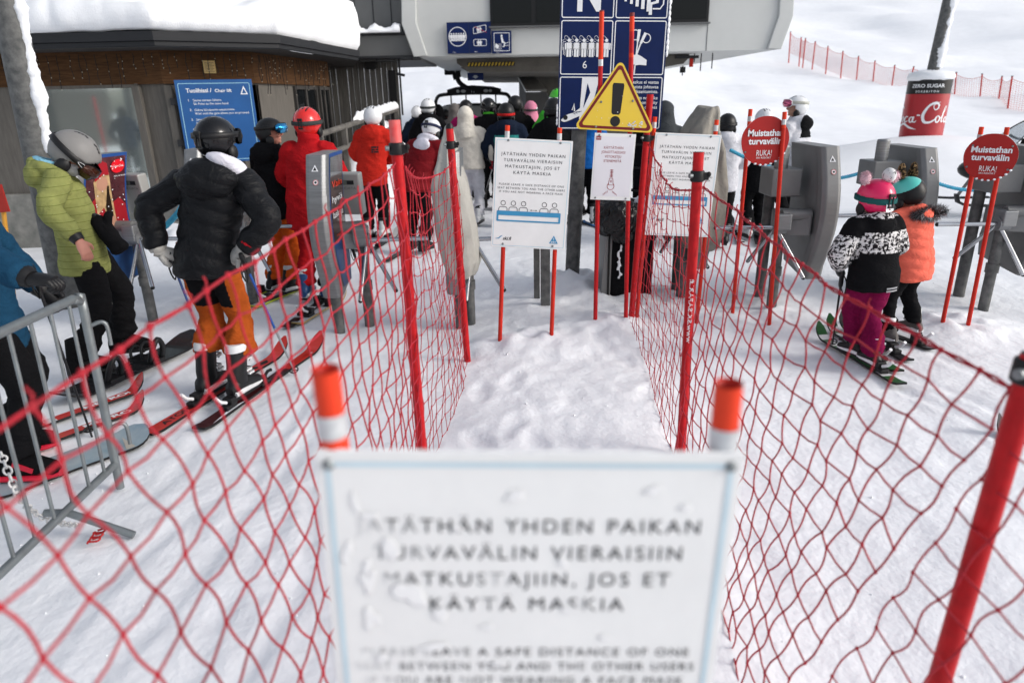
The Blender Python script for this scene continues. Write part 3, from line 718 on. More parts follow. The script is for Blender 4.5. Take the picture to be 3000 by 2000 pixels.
# flowing script drawn as brush strokes
def stroke(pts, ws, s=1.0, ox=0., oy=0.):
    P, Q = spline([Vector((x, y, 0)) for x, y in pts], [(q, q) for q in ws], 5)
    f.line([(ox+p.x*s, oy+p.y*s) for p in P], [q[0]*s for q in Q], signwhite, 1)
S = Hh*.24; ox = -rad*1.75; oy = Hh*.26
def C_(x, k=1.): stroke([(x+.95*k, .95*k), (x+.72*k, 1.12*k), (x+.35*k, .95*k), (x+.1*k, .45*k), (x+.2*k, .05*k), (x+.55*k, .02*k), (x+.9*k, .3*k)], [.05, .16, .15, .2, .19, .13, .03], S, ox, oy)
def o_(x, k=.5): stroke([(x+.3*k, .8*k), (x+.05*k, .5*k), (x+.15*k, .05*k), (x+.45*k, .1*k), (x+.6*k, .55*k), (x+.3*k, .8*k)], [.05, .13, .1, .1, .13, .05], S, ox, oy)
def l_(x): stroke([(x, .3), (x+.42, 1.05), (x+.3, 1.1), (x+.14, .5), (x+.1, .06), (x+.3, .12)], [.04, .05, .06, .13, .11, .04], S, ox, oy)
C_(-.05, 1.0); o_(.82); stroke([(1.55, .38), (1.38, .4), (1.25, .2), (1.32, .0), (1.6, .12)], [.06, .08, .12, .1, .04], S, ox, oy)
o_(1.68); stroke([(2.02, .42), (1.95, .1), (2.12, .02), (2.25, .15)], [.11, .11, .08, .03], S, ox, oy)
stroke([(2.22, .52), (2.45, .5)], [.1, .07], S, ox, oy)
C_(2.5, 1.25); stroke([(3.3, 1.3), (3.55, 1.32), (3.6, 1.05), (3.4, .9), (3.25, 1.1), (3.35, 1.35), (3.7, 1.45)], [.05, .1, .1, .07, .05, .05, .03], S, ox, oy)
o_(3.5, .6); l_(3.95); o_(4.3, .5); stroke([(4.66, .42), (4.6, .1), (4.78, .02), (4.95, .15)], [.11, .11, .08, .03], S, ox, oy)
stroke([(-.1, -.12), (.6, -.3), (1.2, -.12), (1.8, -.38), (2.3, -.5)], [.04, .14, .16, .14, .02], S, ox, oy)
mb.build('wrap', pil)
mb = MB(); prof = [(.2, -.06), (1.01, -.06), (1.06, .05), (1.07, .16), (.98, .29), (.7, .38), (.3, .43), (.12, .5)]
rs = []
rd = random.Random(2)
for q, z in prof:
    rs.append([cT+ax*(z*rad*.95+rd.uniform(-.015, .015))+(fr_*math.cos(t)+sd_*math.sin(t))*rad*q*(1+rd.uniform(-.02, .02)) for t in [2*math.pi*i/28 for i in range(28)]])
mb.rings(rs, snow_soft, True, True); mb.build('snow_cap', pil)
pt = aty(2780, 0, yp); pb = aty(2738, 185, yp); d = (pt-pb).normalized()
mb = MB(); mb.tube([pb-d*.8, pb+d*4.5], .135, darkgalv, 16); mb.build('lamp_pole', pil)
mb = MB(); snowstrip(mb, pb-d*.1, pb+d*4.5, .135, (.75, -.6, 0), 110, .07, 1.25, 5); mb.build('snow_strip', pil)
# net fence on the slope
sf = thing('slope_fence', 'red mesh safety fence with thin poles running up the slope behind the pillar', 'fence')
tops = [(325, 265), (413, 310), (448, 318), (528, 345), (633, 383), (755, 425), (883, 465), (1018, 503), (1180, 540), (1335, 553), (1685, 600), (1897, 612), (2060, 632), (2143, 632), (2420, 655)]
bots = [(318, 435), (402, 472), (432, 485), (508, 518), (617, 570), (740, 620), (866, 660), (998, 708), (1150, 752), (1275, 790), (1665, 852), (1872, 878), (2020, 895), (2105, 905), (2380, 935)]
PB = []; PT = []
nF = len(tops)
for i, ((tx, ty), (bx, by)) in enumerate(zip(tops, bots)):
    s = i/(nF-1); yy = 58-19*s; p = aty(2200+bx/2.8, by/2.8, yy); q = aty(2200+tx/2.8, ty/2.8, yy); PB.append(p); PT.append(q)
    zg = hz(p.x, p.y); m_ = MB(); m_.tube([Vector((p.x+(p.x-q.x)*.2, p.y, min(p.z, zg)-.5)), q], .045, redoff, 6); m_.tube([q, q+(q-p)*.03], .055, black, 6); m_.build('post', sf)
mb = MB(); pinknet = M('faded red mesh', (.50, .10, .09), .8, var=.1, vs=5)
for i in range(nF-1):
    n = max(3, int((PB[i+1]-PB[i]).length/.13))
    for k in range(n):
        t = k/n; a = PB[i].lerp(PB[i+1], t); b = PT[i].lerp(PT[i+1], t); b = b-(b-a)*(.06+.1*math.sin(t*math.pi)); mb.tube([a, b], .0065, pinknet, 3, False)
    for r in range(15):
        u = r/14; pts = []
        for k in range(7):
            t = k/6; a = PB[i].lerp(PB[i+1], t); b = PT[i].lerp(PT[i+1], t); b = b-(b-a)*(.06+.1*math.sin(t*math.pi)); pts.append(a.lerp(b, u))
        mb.tube(pts, .016 if r == 14 else .0065, pinknet, 3, False)
mb.build('net', sf)
# ================================================================ PEOPLE
skin = M('skin', (.50, .27, .19), .55, var=.08, vs=12, spec=.4)
skinred = M('skin flushed by the cold', (.52, .22, .16), .55, var=.08, vs=12)
hairb = M('brown hair', (.09, .045, .02), .7, vs=30, col2=(.16, .085, .04), stretch=(1, 1, .1), bump=.5, bs=40)
def ik(S, T, l1, l2, hint):
    S = Vector(S); T = Vector(T); d = T-S; L = min(d.length, (l1+l2)*.995); d = d.normalized(); T2 = S+d*L
    a = (l1*l1-l2*l2+L*L)/(2*L); h = math.sqrt(max(l1*l1-a*a, 0)); q = Vector(hint); q = q-d*q.dot(d)
    q = q.normalized() if q.length > 1e-4 else Vector((1, 0, 0)); return S+d*a+q*h, T2
def hand(mb, W, d, n, t, m, s=1., r=.010, palm=(.040, .019), curl=.6):
    W = Vector(W); d = Vector(d).normalized(); n = Vector(n); n = (n-d*n.dot(d)).normalized(); t = Vector(t); t = (t-d*t.dot(d)-n*t.dot(n)).normalized()
    rs = []
    for y, kx, kz in ((-.02, .72, 1.05), (.01, .78, 1.1), (.045, 1., 1.1), (.08, 1.02, .95), (.10, .9, .75)):
        rs.append([W+d*(y*s)+t*(palm[0]*kx*s*math.cos(a))+n*(palm[1]*kz*s*math.sin(a)) for a in [2*math.pi*i/14 for i in range(14)]])
    mb.rings(rs, m)
    for i, L in enumerate((.074, .084, .078, .06)):
        p = W+d*(.088*s)+t*((.75-.5*i)*palm[0]*.98*s); pts = [p]; a = 0
        for k, f in enumerate((.48, .30, .22)):
            a += curl*(.55, .95, .7)[k]*(1+.08*i); p = p+(d*math.cos(a)+n*math.sin(a)).normalized()*(L*f*s); pts.append(p)
        mb.tube(pts, [r*s*1.05, r*s, r*s*.92, r*s*.7], m, 8, sub=2)
    p = W+d*(.022*s)+t*(palm[0]*.75*s); q = p+(d*.62+t*.7+n*.35).normalized()*(.045*s); e = q+(d*.9+t*.1+n*.45).normalized()*(.035*s)
    mb.tube([p, q, e], [r*1.35*s, r*1.2*s, r*.8*s], m, 8, sub=2)
def blobs(mb, c, r, m, rot=None, n=14, k=9): mb.ell(c, r, m, n, k, rot)
def build_helmet(root, Hm, hc, mat, strap=None, lens=None, frame=None, vent=black, sc_=1., clip=False, peak=False, gogup=0., pattern=None, marks=None, far=False):
    """helmet shell with ear pads, goggle strap and goggles; Hm = head rotation, hc = head centre"""
    rx, ry, rz = .128*sc_, .150*sc_, .140*sc_; c0 = Vector((0, -.008*sc_, .018*sc_))
    T = lambda p: hc+Hm @ (c0+Vector(p))
    n, k = (24, 14) if far else ((120, 80) if pattern else (48, 28)); P = {}
    def sp(i, j, g=1.):
        ph = -math.pi/2+math.pi*i/k; th = 2*math.pi*j/n
        return Vector((rx*math.cos(ph)*math.cos(th)*g, ry*math.cos(ph)*math.sin(th)*g, rz*math.sin(ph)*g))
    def keep(p):
        y = p.y/ry; lo = -.80 if y < -.25 else (-.80+(y+.25)*1.2)
        if y > .3: lo = max(lo, .12)
        return p.z/rz > lo
    mb = MB(); vs = []; idx = {}; fs = []; ms = []
    for i in range(k+1):
        for j in range(n): idx[i, j] = len(vs); vs.append(sp(i, j))
    for i in range(k):
        for j in range(n):
            q = [idx[i, j], idx[i, (j+1) % n], idx[i+1, (j+1) % n], idx[i+1, j]]; c = sum((vs[t] for t in q), Vector())/4
            if not keep(c): continue
            m = mat; u, v, z_ = c.x/rx, c.y/ry, c.z/rz
            if vent and z_ > .25 and (.25 < abs(u) < .36 and (-.62 < v < -.12 or .1 < v < .55)): m = vent
            if vent and z_ > .7 and abs(u) < .07 and (-.5 < v < -.2 or .1 < v < .4): m = vent
            if pattern: m = pattern(u, v, z_, m)
            mb.idx(m); mb.f.append(q); mb.mi.append(mb.idx(m)); mb.sm.append(True)
    # rolled lower rim gives the shell its thickness
    mb.v = [tuple(T(v)) for v in vs]
    h = mb.build('helmet', root); so_ = h.modifiers.new('t', 'SOLIDIFY'); so_.thickness = .014; so_.offset = -1
    e = MB()
    for s in (-1, 1): e.ell(T((s*rx*.86, .015, -rz*.62)), (.024*sc_, .042*sc_, .050*sc_), black, 12, 8, Hm)
    e.tube([T((-rx*.85, .03, -rz*.8)), T((-.05, .07, -rz*1.12)), T((.05, .07, -rz*1.12)), T((rx*.85, .03, -rz*.8))], .008, black, 6, sub=3)
    e.build('ear_pad', h)
    if strap:
        b = MB(); rs = []; N = 40; f0 = 0 if not lens else 1
        a0, a1 = (0, 360) if not lens else (125, 415)
        for i in range(N+1):
            th = R(a0+(a1-a0)*i/N); zc = gogup+.018*math.sin(th)*0+.004; zz = (zc-.01*(1-math.sin(th)))/rz; g = math.sqrt(max(0, 1-zz*zz))
            x, y = rx*math.cos(th)*g*1.045, ry*math.sin(th)*g*1.045; w_ = .019*sc_; tk = Vector((math.cos(th), math.sin(th), 0))*.006
            z0 = zc-.01*(1-math.sin(th)); bx = Vector((x, y, z0))
            rs.append([T(bx+Vector((0, 0, w_))), T(bx+tk+Vector((0, 0, w_*.9))), T(bx+tk-Vector((0, 0, w_*.9))), T(bx-Vector((0, 0, w_)))])
        b.rings(rs, strap, True, True)
        so2 = b.build('goggle_strap', h)
        if clip:
            cb = MB(); yb = -ry*1.07
            for sx in (-.014, .014): cb.box(T((sx, yb, -.012)), (.008, .012, .085), black, Hm)
            cb.box(T((0, yb-.003, .028)), (.045, .016, .022), black, Hm); cb.box(T((0, yb, -.05)), (.045, .01, .012), black, Hm); cb.build('strap_clip', h, bevel=.003)
    if lens:
        gl = MB(); N = 22; up, lo = [], []
        for i in range(N+1):
            th = R(28+124*i/N); e_ = abs(i/N-.5)*2; hh = (.046 if e_ < .8 else .046*(1-(e_-.8)*2.2))*sc_; cz = gogup-.012
            nose = .018*math.exp(-((i/N-.5)/.09)**2)*sc_
            f = lambda g: Vector((rx*math.cos(th)*g, ry*math.sin(th)*g+.012, 0))
            up.append((T(f(1.06)+Vector((0, 0, cz+hh))), T(f(.95)+Vector((0, 0, cz+hh*1.12)))))
            lo.append((T(f(1.06)+Vector((0, 0, cz-hh+nose))), T(f(.95)+Vector((0, 0, cz-hh*1.12+nose)))))
        mids = [T(Vector((rx*math.cos(R(28+124*i/N))*1.13, ry*math.sin(R(28+124*i/N))*1.13+.014, gogup-.010))) for i in range(N+1)]
        gl.rings([[u[0], m_, l[0]] for u, m_, l in zip(up, mids, lo)], lens, False, True)
        fr = frame or black
        gl.rings([[u[0], u[1]] for u in up], fr, False, True); gl.rings([[l[0], l[1]] for l in lo], fr, False, True)
        gl.add([up[0][0], mids[0], lo[0][0], lo[0][1], up[0][1]], [(0, 1, 2, 3, 4)], fr); gl.add([up[-1][0], mids[-1], lo[-1][0], lo[-1][1], up[-1][1]], [(4, 3, 2, 1, 0)], fr)
        gl.f = [f for f in gl.f]; gl.build('goggles', h)
    if marks: marks(h, T, rx, ry, rz)
    return h
def ski_boot(root, at, yaw, lean, main, accent, s=1., top=.34, buckles=True):
    mb = MB(); Rz = Matrix.Rotation(yaw, 3, 'Z'); T = lambda p: Vector(at)+Rz @ (Vector(p)*s)
    def ring(pts): return [T(p) for p in pts]
    def cross(y, w, z0, z1): return [(w*math.cos(t), y, (z0+z1)/2+(z1-z0)/2*math.sin(t)*(1 if math.sin(t) > 0 else .98)) for t in [2*math.pi*i/14 for i in range(14)]]
    mb.rings([ring(cross(*q)) for q in ((-.135, .03, .03, .10), (-.115, .046, .02, .14), (-.05, .052, .02, .17), (.03, .052, .02, .165), (.09, .054, .02, .125), (.14, .053, .02, .10), (.175, .043, .022, .085), (.19, .02, .03, .06))][::-1], main)
    mb.rings([ring([(rx_*math.cos(t), y+ry_*math.sin(t), z) for t in [2*math.pi*i/16 for i in range(16)]]) for z, y, rx_, ry_ in ((.10, -.03, .055, .085), (.17, -.03, .058, .082), (.24, -.015, .060, .078), (top-.03, .0, .064, .080))], main)
    mb.rings([ring([(rx_*math.cos(t), y+ry_*math.sin(t), z) for t in [2*math.pi*i/16 for i in range(16)]]) for z, y, rx_, ry_ in ((top-.045, -.002, .068, .083), (top-.01, .005, .070, .084), (top+.005, .007, .063, .078))], accent)
    mb.rings([ring(cross(*q)) for q in ((-.125, .053, .015, .075), (-.05, .058, .015, .085), (.05, .058, .015, .07), (.10, .06, .015, .065), (.17, .048, .018, .055))][::-1], accent)
    mb.box(T((0, .025, .012)), (.075*s, .31*s, .022*s), black, Rz)
    if buckles:
        for y, z in ((.075, .145), (.055, .175), (.075, .25), (.08, .295)):
            mb.box(T((.045, y-.02, z)), (.022*s, .055*s, .014*s), accent, Rz); mb.tube([T((-.05, y-.03, z-.01)), T((-.03, y+.03, z)), T((.03, y+.03, z)), T((.055, y-.03, z-.01))], .006*s, brushed, 5)
    return mb.build('ski_boot', root)
def snow_boot(root, at, yaw, main, accent, s=1.):
    mb = MB(); Rz = Matrix.Rotation(yaw, 3, 'Z'); T = lambda p: Vector(at)+Rz @ (Vector(p)*s)
    def cross(y, w, z0, z1): return [T((w*math.cos(t), y, (z0+z1)/2+(z1-z0)/2*math.sin(t))) for t in [2*math.pi*i/14 for i in range(14)]]
    mb.rings([cross(*q) for q in ((-.14, .03, .03, .12), (-.12, .05, .02, .17), (-.04, .056, .02, .19), (.04, .056, .02, .165), (.10, .057, .02, .13), (.155, .05, .02, .105), (.18, .025, .03, .07))][::-1], main)
    mb.rings([[T((a*math.cos(t), y+b*math.sin(t), z)) for t in [2*math.pi*i/14 for i in range(14)]] for z, y, a, b in ((.1, -.045, .056, .085), (.2, -.035, .06, .085), (.30, -.02, .068, .088))], main)
    mb.rings([cross(*q) for q in ((-.14, .053, .0, .05), (0, .061, .0, .045), (.12, .061, .0, .045), (.182, .03, .01, .045))][::-1], accent)
    mb.box(T((.05, .02, .10)), (.02*s, .11*s, .03*s), accent, Rz @ Matrix.Rotation(R(-28), 3, 'X'))
    return mb.build('snowboard_boot', root)
GLOVE_DOWN = dict(L=((-.30, .10, .86), (-1, -.6, 0)), R=((.30, .10, .86), (1, -.6, 0)))
FRONT = dict(L=((-.13, .30, 1.06), (-1, -.5, -.3)), R=((.13, .30, 1.06), (1, -.5, -.3)))
HOLD = dict(L=((-.27, .28, 1.0), (-1, -.6, -.2)), R=((.27, .28, 1.0), (1, -.6, -.2)))
def person(label, foot, top, heading=0., group='skiers waiting in the lift queue', lean=0., jacket=None, jmats=None, jfn=None, pants=None, pmats=None, pfn=None,
           helmet=None, hk=None, boots='ski', bm=(black, signwhite), glove=black, arms=FRONT, hood='down', hoodmat=None, hem=.80, quilt=0., qa=.013, chev=0., bulk=1., wrinkle=.006,
           head_pitch=0., head_yaw=0., feet=None, dz=.055, far=False, child=False, H=None, headscale=1., collar=1., pose_hip=(0, 0), knee=.03, handcurl=.9, bare=None, vox=None,
           shouldr=1., hat=None, fur=None, flare=1., bodymat=None, roots=None, bareR=False, phem=.135, btop=.30, bighood=1.):
    """a standing figure, built in its own frame: x right, y the way it faces, z up"""
    hd = R(heading)
    if feet: fw = [gnd(*q) for q in feet]; base = (fw[0]+fw[1])/2
    else: base = gnd(*foot) if not isinstance(foot, Vector) else foot
    base = Vector((base.x, base.y, 0))
    Rz = Matrix.Rotation(hd, 3, 'Z'); Ri = Rz.transposed()
    tp = aty(top[0], top[1], base.y+math.sin(R(lean))*0.0) if top else None
    Ht = H or tp.z-dz
    s = Ht/1.845 if not child else Ht/1.845
    cl = math.cos(R(lean)); 
    if lean: s = Ht/(.93+(1.845-.93)*cl+.02)
    root = thing('person', label, 'person', base, hd, group)
    far_ = far; vx = vox or (.020 if far else .0125); hs_ = headscale
    sh = Vector((0, 0, 0))
    if top:
        hz_ = base+Vector((0, 0, Ht)); fwd = Rz @ Vector((0, 1, 0))
        shw = Vector((aty(top[0], top[1], base.y).x-base.x, 0, 0)); sh = Ri @ shw/s
        sh -= Vector((0, math.sin(R(lean))*.9, 0))*(1 if abs((Rz @ Vector((0, 1, 0))).x) > .5 else 0)
    Rl = Matrix.Rotation(-R(lean), 3, 'X'); hp = Vector((pose_hip[0], pose_hip[1], .93))
    def up(p):
        p = Vector(p); q = hp+Rl @ (p-Vector((0, 0, .93))); k = max(0, (p.z-.93)/.9); q += Vector((sh.x, sh.y, 0))*k; return Vector((q.x*s, q.y*s, q.z*s+dz))
    def S(p): p = Vector(p); return Vector((p.x*s, p.y*s, p.z*s+dz))
    # joints
    if feet: fl = [(Ri @ (q-base))/s for q in fw]
    else: fl = [Vector((-.115, 0, 0)), Vector((.115, .02, 0))]
    fl = [Vector((q.x, q.y, 0)) for q in fl]
    hips = [hp+Vector((-.092, 0, 0)), hp+Vector((.092, 0, 0))]; anks = [q+Vector((0, -.02, .12)) for q in fl]
    legs = []
    for hpt, an in zip(hips, anks):
        kn, an2 = ik(hpt, an, .435, .425, (0, 1, 0)); legs.append((hpt, kn, an))
    J = dict(L=up((-.185*shouldr, 0, 1.435)), R=up((.185*shouldr, 0, 1.435)))
    arm = {}
    for k in 'LR':
        tgt, hint = arms[k]; t_ = (Ri @ (tgt-base)) if isinstance(tgt, Vector) else up(tgt); el, wr = ik(J[k], t_, .305*s, .275*s, hint); arm[k] = (J[k], el, wr)
    neck = up((0, .0, 1.53)); Hm = Rl @ Matrix.Rotation(R(head_yaw), 3, 'Z') @ Matrix.Rotation(-R(head_pitch), 3, 'X')
    hc = neck+Hm @ (Vector((0, .022, .145))*s*(.6+.4*hs_)); hk_ = s*hs_
    h3 = lambda p: hc+Hm @ (Vector(p)*hk_)
    # ---- body: one skin
    sk = bodymat or skin
    mb = MB(); blobs(mb, h3((0, 0, .02)), (.076*hk_, .095*hk_, .11*hk_), sk, Hm); blobs(mb, h3((0, .022, -.055)), (.058*hk_, .066*hk_, .062*hk_), sk, Hm)
    if not far or head_yaw:
        mb.tube([h3((0, .09, .03)), h3((0, .112, -.012)), h3((0, .09, -.022))], [.010*hk_, .017*hk_, .012*hk_], sk, 8)
        mb.ell(h3((0, .088, -.052)), (.024*hk_, .012*hk_, .010*hk_), sk, 10, 6, Hm); mb.ell(h3((0, .08, -.085)), (.022*hk_, .016*hk_, .016*hk_), sk, 10, 6, Hm)
        for q in (-1, 1): mb.ell(h3((q*.032, .075, -.02)), (.024*hk_, .02*hk_, .02*hk_), sk, 10, 6, Hm); mb.ell(h3((q*.078, -.005, -.01)), (.012*hk_, .022*hk_, .032*hk_), sk, 10, 6, Hm); mb.ell(h3((q*.03, .082, .052)), (.026*hk_, .014*hk_, .010*hk_), sk, 8, 6, Hm)
    mb.tube([up((0, -.01, 1.40)), neck+(hc-neck)*.1, hc], [.06*s, .052*s, .05*s], sk, 12)
    mb.tube([up((0, 0, .95)), up((0, 0, 1.2)), up((0, -.01, 1.42))], [(.12*s, .09*s), (.13*s, .09*s), (.12*s, .06*s)], sk, 12, ref=(0, 1, 0))
    for a in legs: mb.tube([S(a[0]), S(a[1]), S(a[2])-Vector((0, 0, .03*s))], [.06*s, .045*s, .035*s], sk, 10)
    for k in 'LR':
        a = arm[k]; mb.tube([up((0, 0, 1.41)), a[0], a[1], a[2]], [.04*s, .042*s, .035*s, .027*s], sk, 10)
    if bare:
        a = arm[bare]; d = (a[2]-a[1]).normalized(); hand(mb, a[2], d*.8+Vector((0, .0, -.6)), Vector((-1 if bare == 'R' else 1, 0, 0))*.9+Vector((0, -.5, 0)), (0, 1, .2), sk, s*1.02, .0105, curl=handcurl)
    fuse(mb, 'body', root, vx*.62 if bare or head_yaw else max(vx, .016), 2)
    # ---- trousers
    pm = pmats or [pants]; mb = MB()
    hb = lambda p: Vector(((p[0]+hp.x)*s, (p[1]+hp.y)*s, p[2]*s+dz))
    mb.tube([hb((0, 0, 1.06)), hb((0, -.005, .97)), hb((0, -.01, .89)), hb((0, -.005, .83))], [(.165*s, .125*s), (.178*s, .14*s), (.172*s, .14*s), (.11*s, .10*s)], pm[0], 18, ref=(0, 1, 0))
    for a in legs:
        h0, kn, an = (S(q) for q in a); th = h0.lerp(kn, .5); kf = min(.95, max(.3, (.5-phem-.055)/.38)); sh_ = kn.lerp(an, .5*kf); hemp = kn.lerp(an, kf)
        mb.tube([h0+Vector((0, 0, .02*s)), th, kn, sh_, hemp, hemp-Vector((0, 0, .055*s))], [.102*s, .100*s*bulk, .082*s*bulk, .082*s*flare, .098*s*flare, .104*s*flare], pm[0], 16, sub=3)
    zk = .5*s+dz
    def pdisp(P):
        low = np.clip((zk+.12-P[:, 2])/.35, 0, 1)
        A = fbm(np.stack([P[:, 0]*7+heading, P[:, 1]*7, P[:, 2]*19], 1), 3); Rg = 1-np.abs(fbm(np.stack([P[:, 0]*5+3, P[:, 1]*5, P[:, 2]*13+P[:, 0]*4], 1), 2))*2
        return (.004+.008*low)*A+(.003+.006*low)*np.clip(Rg, -1, 1)
    fuse(mb, 'trousers', root, vx, 3, pdisp, (lambda C: pfn(C/s, C)) if pfn else None, pm)
    # ---- jacket
    jm = jmats or [jacket]; mb = MB(); b = bulk
    prof = [(hem, .205*b, .158*b, -.005), (hem+.06, .203*b, .158*b, -.005), (.98, .198*b, .150*b, -.005), (1.1, .19*b, .142*b, 0), (1.23, .20*b, .145*b, 0), (1.36, .205*b*shouldr, .138*b, -.005), (1.44, .175*b*shouldr, .115*b, -.012), (1.50, .105*b, .092*b, -.012), (1.565 if collar else 1.53, .083*(.5+.5*hs_), .084*(.5+.5*hs_), -.002)]
    mb.rings([[up((0, 0, 0)) if False else up((rx_*math.cos(t), y+ry_*math.sin(t), z)) for t in [2*math.pi*i/24 for i in range(24)]] for z, rx_, ry_, y in prof], jm[0])
    for k in 'LR':
        a = arm[k]; q = 1 if k == 'R' else -1; sh0 = up((q*.13, 0, 1.42)); e2 = a[1].lerp(a[2], .5); dd = (a[2]-a[1]).normalized()
        mb.tube([sh0, a[0], a[0].lerp(a[1], .5), a[1], e2, a[2]-dd*(.035*s)], [.085*s*b, .092*s*b, .082*s*b, .080*s*b, .070*s*b, .060*s*b], jm[0], 16, sub=3)
    if hood == 'down':
        mb.ell(up((0, -.125-.02*(bighood-1), 1.475-.03*(bighood-1))), (.150*s*bighood, .085*s*bighood, .095*s*bighood), jm[0], 18, 10, Rl); mb.tube([up((-.12, .03, 1.51)), up((-.125, -.06, 1.53)), up((0, -.13, 1.555)), up((.125, -.06, 1.53)), up((.12, .03, 1.51))], .042*s, jm[0], 10, sub=3)
    elif hood == 'up':
        mb.ell(h3((0, -.02, .025)), (.130*hk_, .142*hk_, .150*hk_), jm[0], 20, 12, Hm); mb.tube([up((0, -.03, 1.38)), up((0, -.03, 1.46)), h3((0, -.025, -.09)), h3((0, -.02, -.0))], [.19*s, .165*s, .135*s, .13*s], jm[0], 16, sub=2)
    elif hood == 'collar':
        mb.tube([up((0, -.01, 1.5)), up((0, -.008, 1.6))], [.105*s, .098*s], jm[0], 18)
    jz = hem*s+dz
    def jdisp(P):
        d = wrinkle*(.8*fbm(np.stack([P[:, 0]*6+heading, P[:, 1]*6, P[:, 2]*13], 1), 3)+.7*(1-2*np.abs(fbm(np.stack([P[:, 0]*4+7, P[:, 1]*4, P[:, 2]*8+P[:, 0]*5], 1), 2))))
        if not quilt:
            for zs in (1.33, hem+.05): d = d-.0055*np.exp(-((P[:, 2]-(zs*s+dz))/.007)**2)*(np.abs(P[:, 0]) < .2*s*b)
            d = d-.004*np.exp(-((np.abs(P[:, 0])-.150*s)/.006)**2)*(P[:, 2] > 1.2*s)*(P[:, 2] < 1.46*s)
        if quilt:
            ph = (P[:, 2]-chev*np.abs(P[:, 0]))/quilt; d = d+qa*np.abs(np.sin(math.pi*ph))**.6*(P[:, 2] < 1.5*s+dz)
            if chev: d = d-.006*np.exp(-(P[:, 0]/.008)**2)*(P[:, 1] < 0)
        return d
    fuse(mb, 'jacket', root, vx, 3, jdisp, (lambda C: jfn(C/s, C)) if jfn else None, jm)
    if hoodmat:      # hood of an inner hoodie hanging out over the jacket
        mb = MB(); side = hoodmat[1]
        if side: mb.tube([up((-.01, -.135, 1.605)), up((.075, -.135, 1.58)), up((.135, -.09, 1.54)), up((.16, -.02, 1.50)), up((.13, .05, 1.49))], [.022*s, .043*s, .052*s, .050*s, .03*s], hoodmat[0], 12, sub=3)
        else: mb.ell(up((0, -.15, 1.43)), (.135*s, .042*s, .090*s), hoodmat[0], 18, 10, Rl); mb.tube([up((-.12, .02, 1.51)), up((-.1, -.09, 1.53)), up((0, -.13, 1.55)), up((.1, -.09, 1.53)), up((.12, .02, 1.51))], .042*s, hoodmat[0], 10, sub=3)
        fuse(mb, 'inner_hood', root, .014, 3, lambda P: .005*fbm(P*8, 2))
    if fur:
        mb = MB(); rd = random.Random(len(label)); c = h3(fur[1]); n = 2600 if not far else 500
        for i in range(n):
            t = rd.uniform(0, 2*math.pi); dirv = Hm @ Vector((math.cos(t)*fur[2][0], rd.uniform(-.3, .3)*fur[2][1], math.sin(t)*fur[2][2]))
            p = c+dirv*hk_*rd.uniform(.8, 1.0); o = (dirv.normalized()+Vector((rd.uniform(-.7, .7), rd.uniform(-.7, .7), rd.uniform(-.7, .7)))).normalized()
            L = rd.uniform(.025, .05)*s*fur[3]; w_ = frame_of(o)[0]*(.0022*s*fur[3]); mt = fur[0][0] if rd.random() < .6 else fur[0][1]
            mb.add([p-w_, p+w_, p+o*L+Vector((0, 0, -.01*s))], [(0, 1, 2)], mt)
        mb.build('fur_trim', root)
    # ---- gloves
    for k in 'LR':
        if bare == k: 
            a = arm[k]; dd = (a[2]-a[1]).normalized(); mb = MB(); mb.tube([a[2]-dd*.06*s, a[2]-dd*.0], [.050*s, .040*s], black, 14); mb.build('cuff', root); continue
        a = arm[k]; dd = (a[2]-a[1]).normalized(); q = 1 if k == 'R' else -1; mb = MB(); pw = arms.get('g'+k)
        d_, n_, t_ = pw if pw else (dd, Vector((-q, 0, -.2)), Vector((0, .8, .6)))
        g_ = glove if not isinstance(glove, dict) else glove[k]
        mb.tube([a[2]-dd*.075*s, a[2]-dd*.03*s, a[2]+dd*.005*s], [.060*s, .058*s, .044*s], g_, 14, sub=2)
        hand(mb, a[2], d_, n_, t_, g_, s*1.06, .0155, (.048, .029), handcurl); mb.build('glove', root)
    # ---- boots
    for i, (q, (h0, kn, an)) in enumerate(zip(fl, legs)):
        at = Vector((q.x*s, q.y*s, dz-.012)); yaw = R(6 if i == 0 else -6)
        if roots and boots == 'ski': yaw = roots[i]
        if boots == 'ski': ski_boot(root, at, yaw, 0, bm[0], bm[1], s, btop, not far)
        else: snow_boot(root, at, roots[i] if roots else yaw, bm[0], bm[1], s)
    # ---- headwear
    if helmet:
        kw = dict(far=far, sc_=hk_*1.0); kw.update(hk or {}); hm_ = build_helmet(root, Hm, hc, helmet, **kw)
    return root, dict(hc=hc, Hm=Hm, s=s, hk=hk_, up=up, S=S, arm=arm, h3=h3, Rz=Rz, base=base, legs=legs)
def wpos(root, p): return Vector(root.location)+Matrix.Rotation(root.rotation_euler.z, 3, 'Z') @ Vector(p)
def sminz(*a): pass
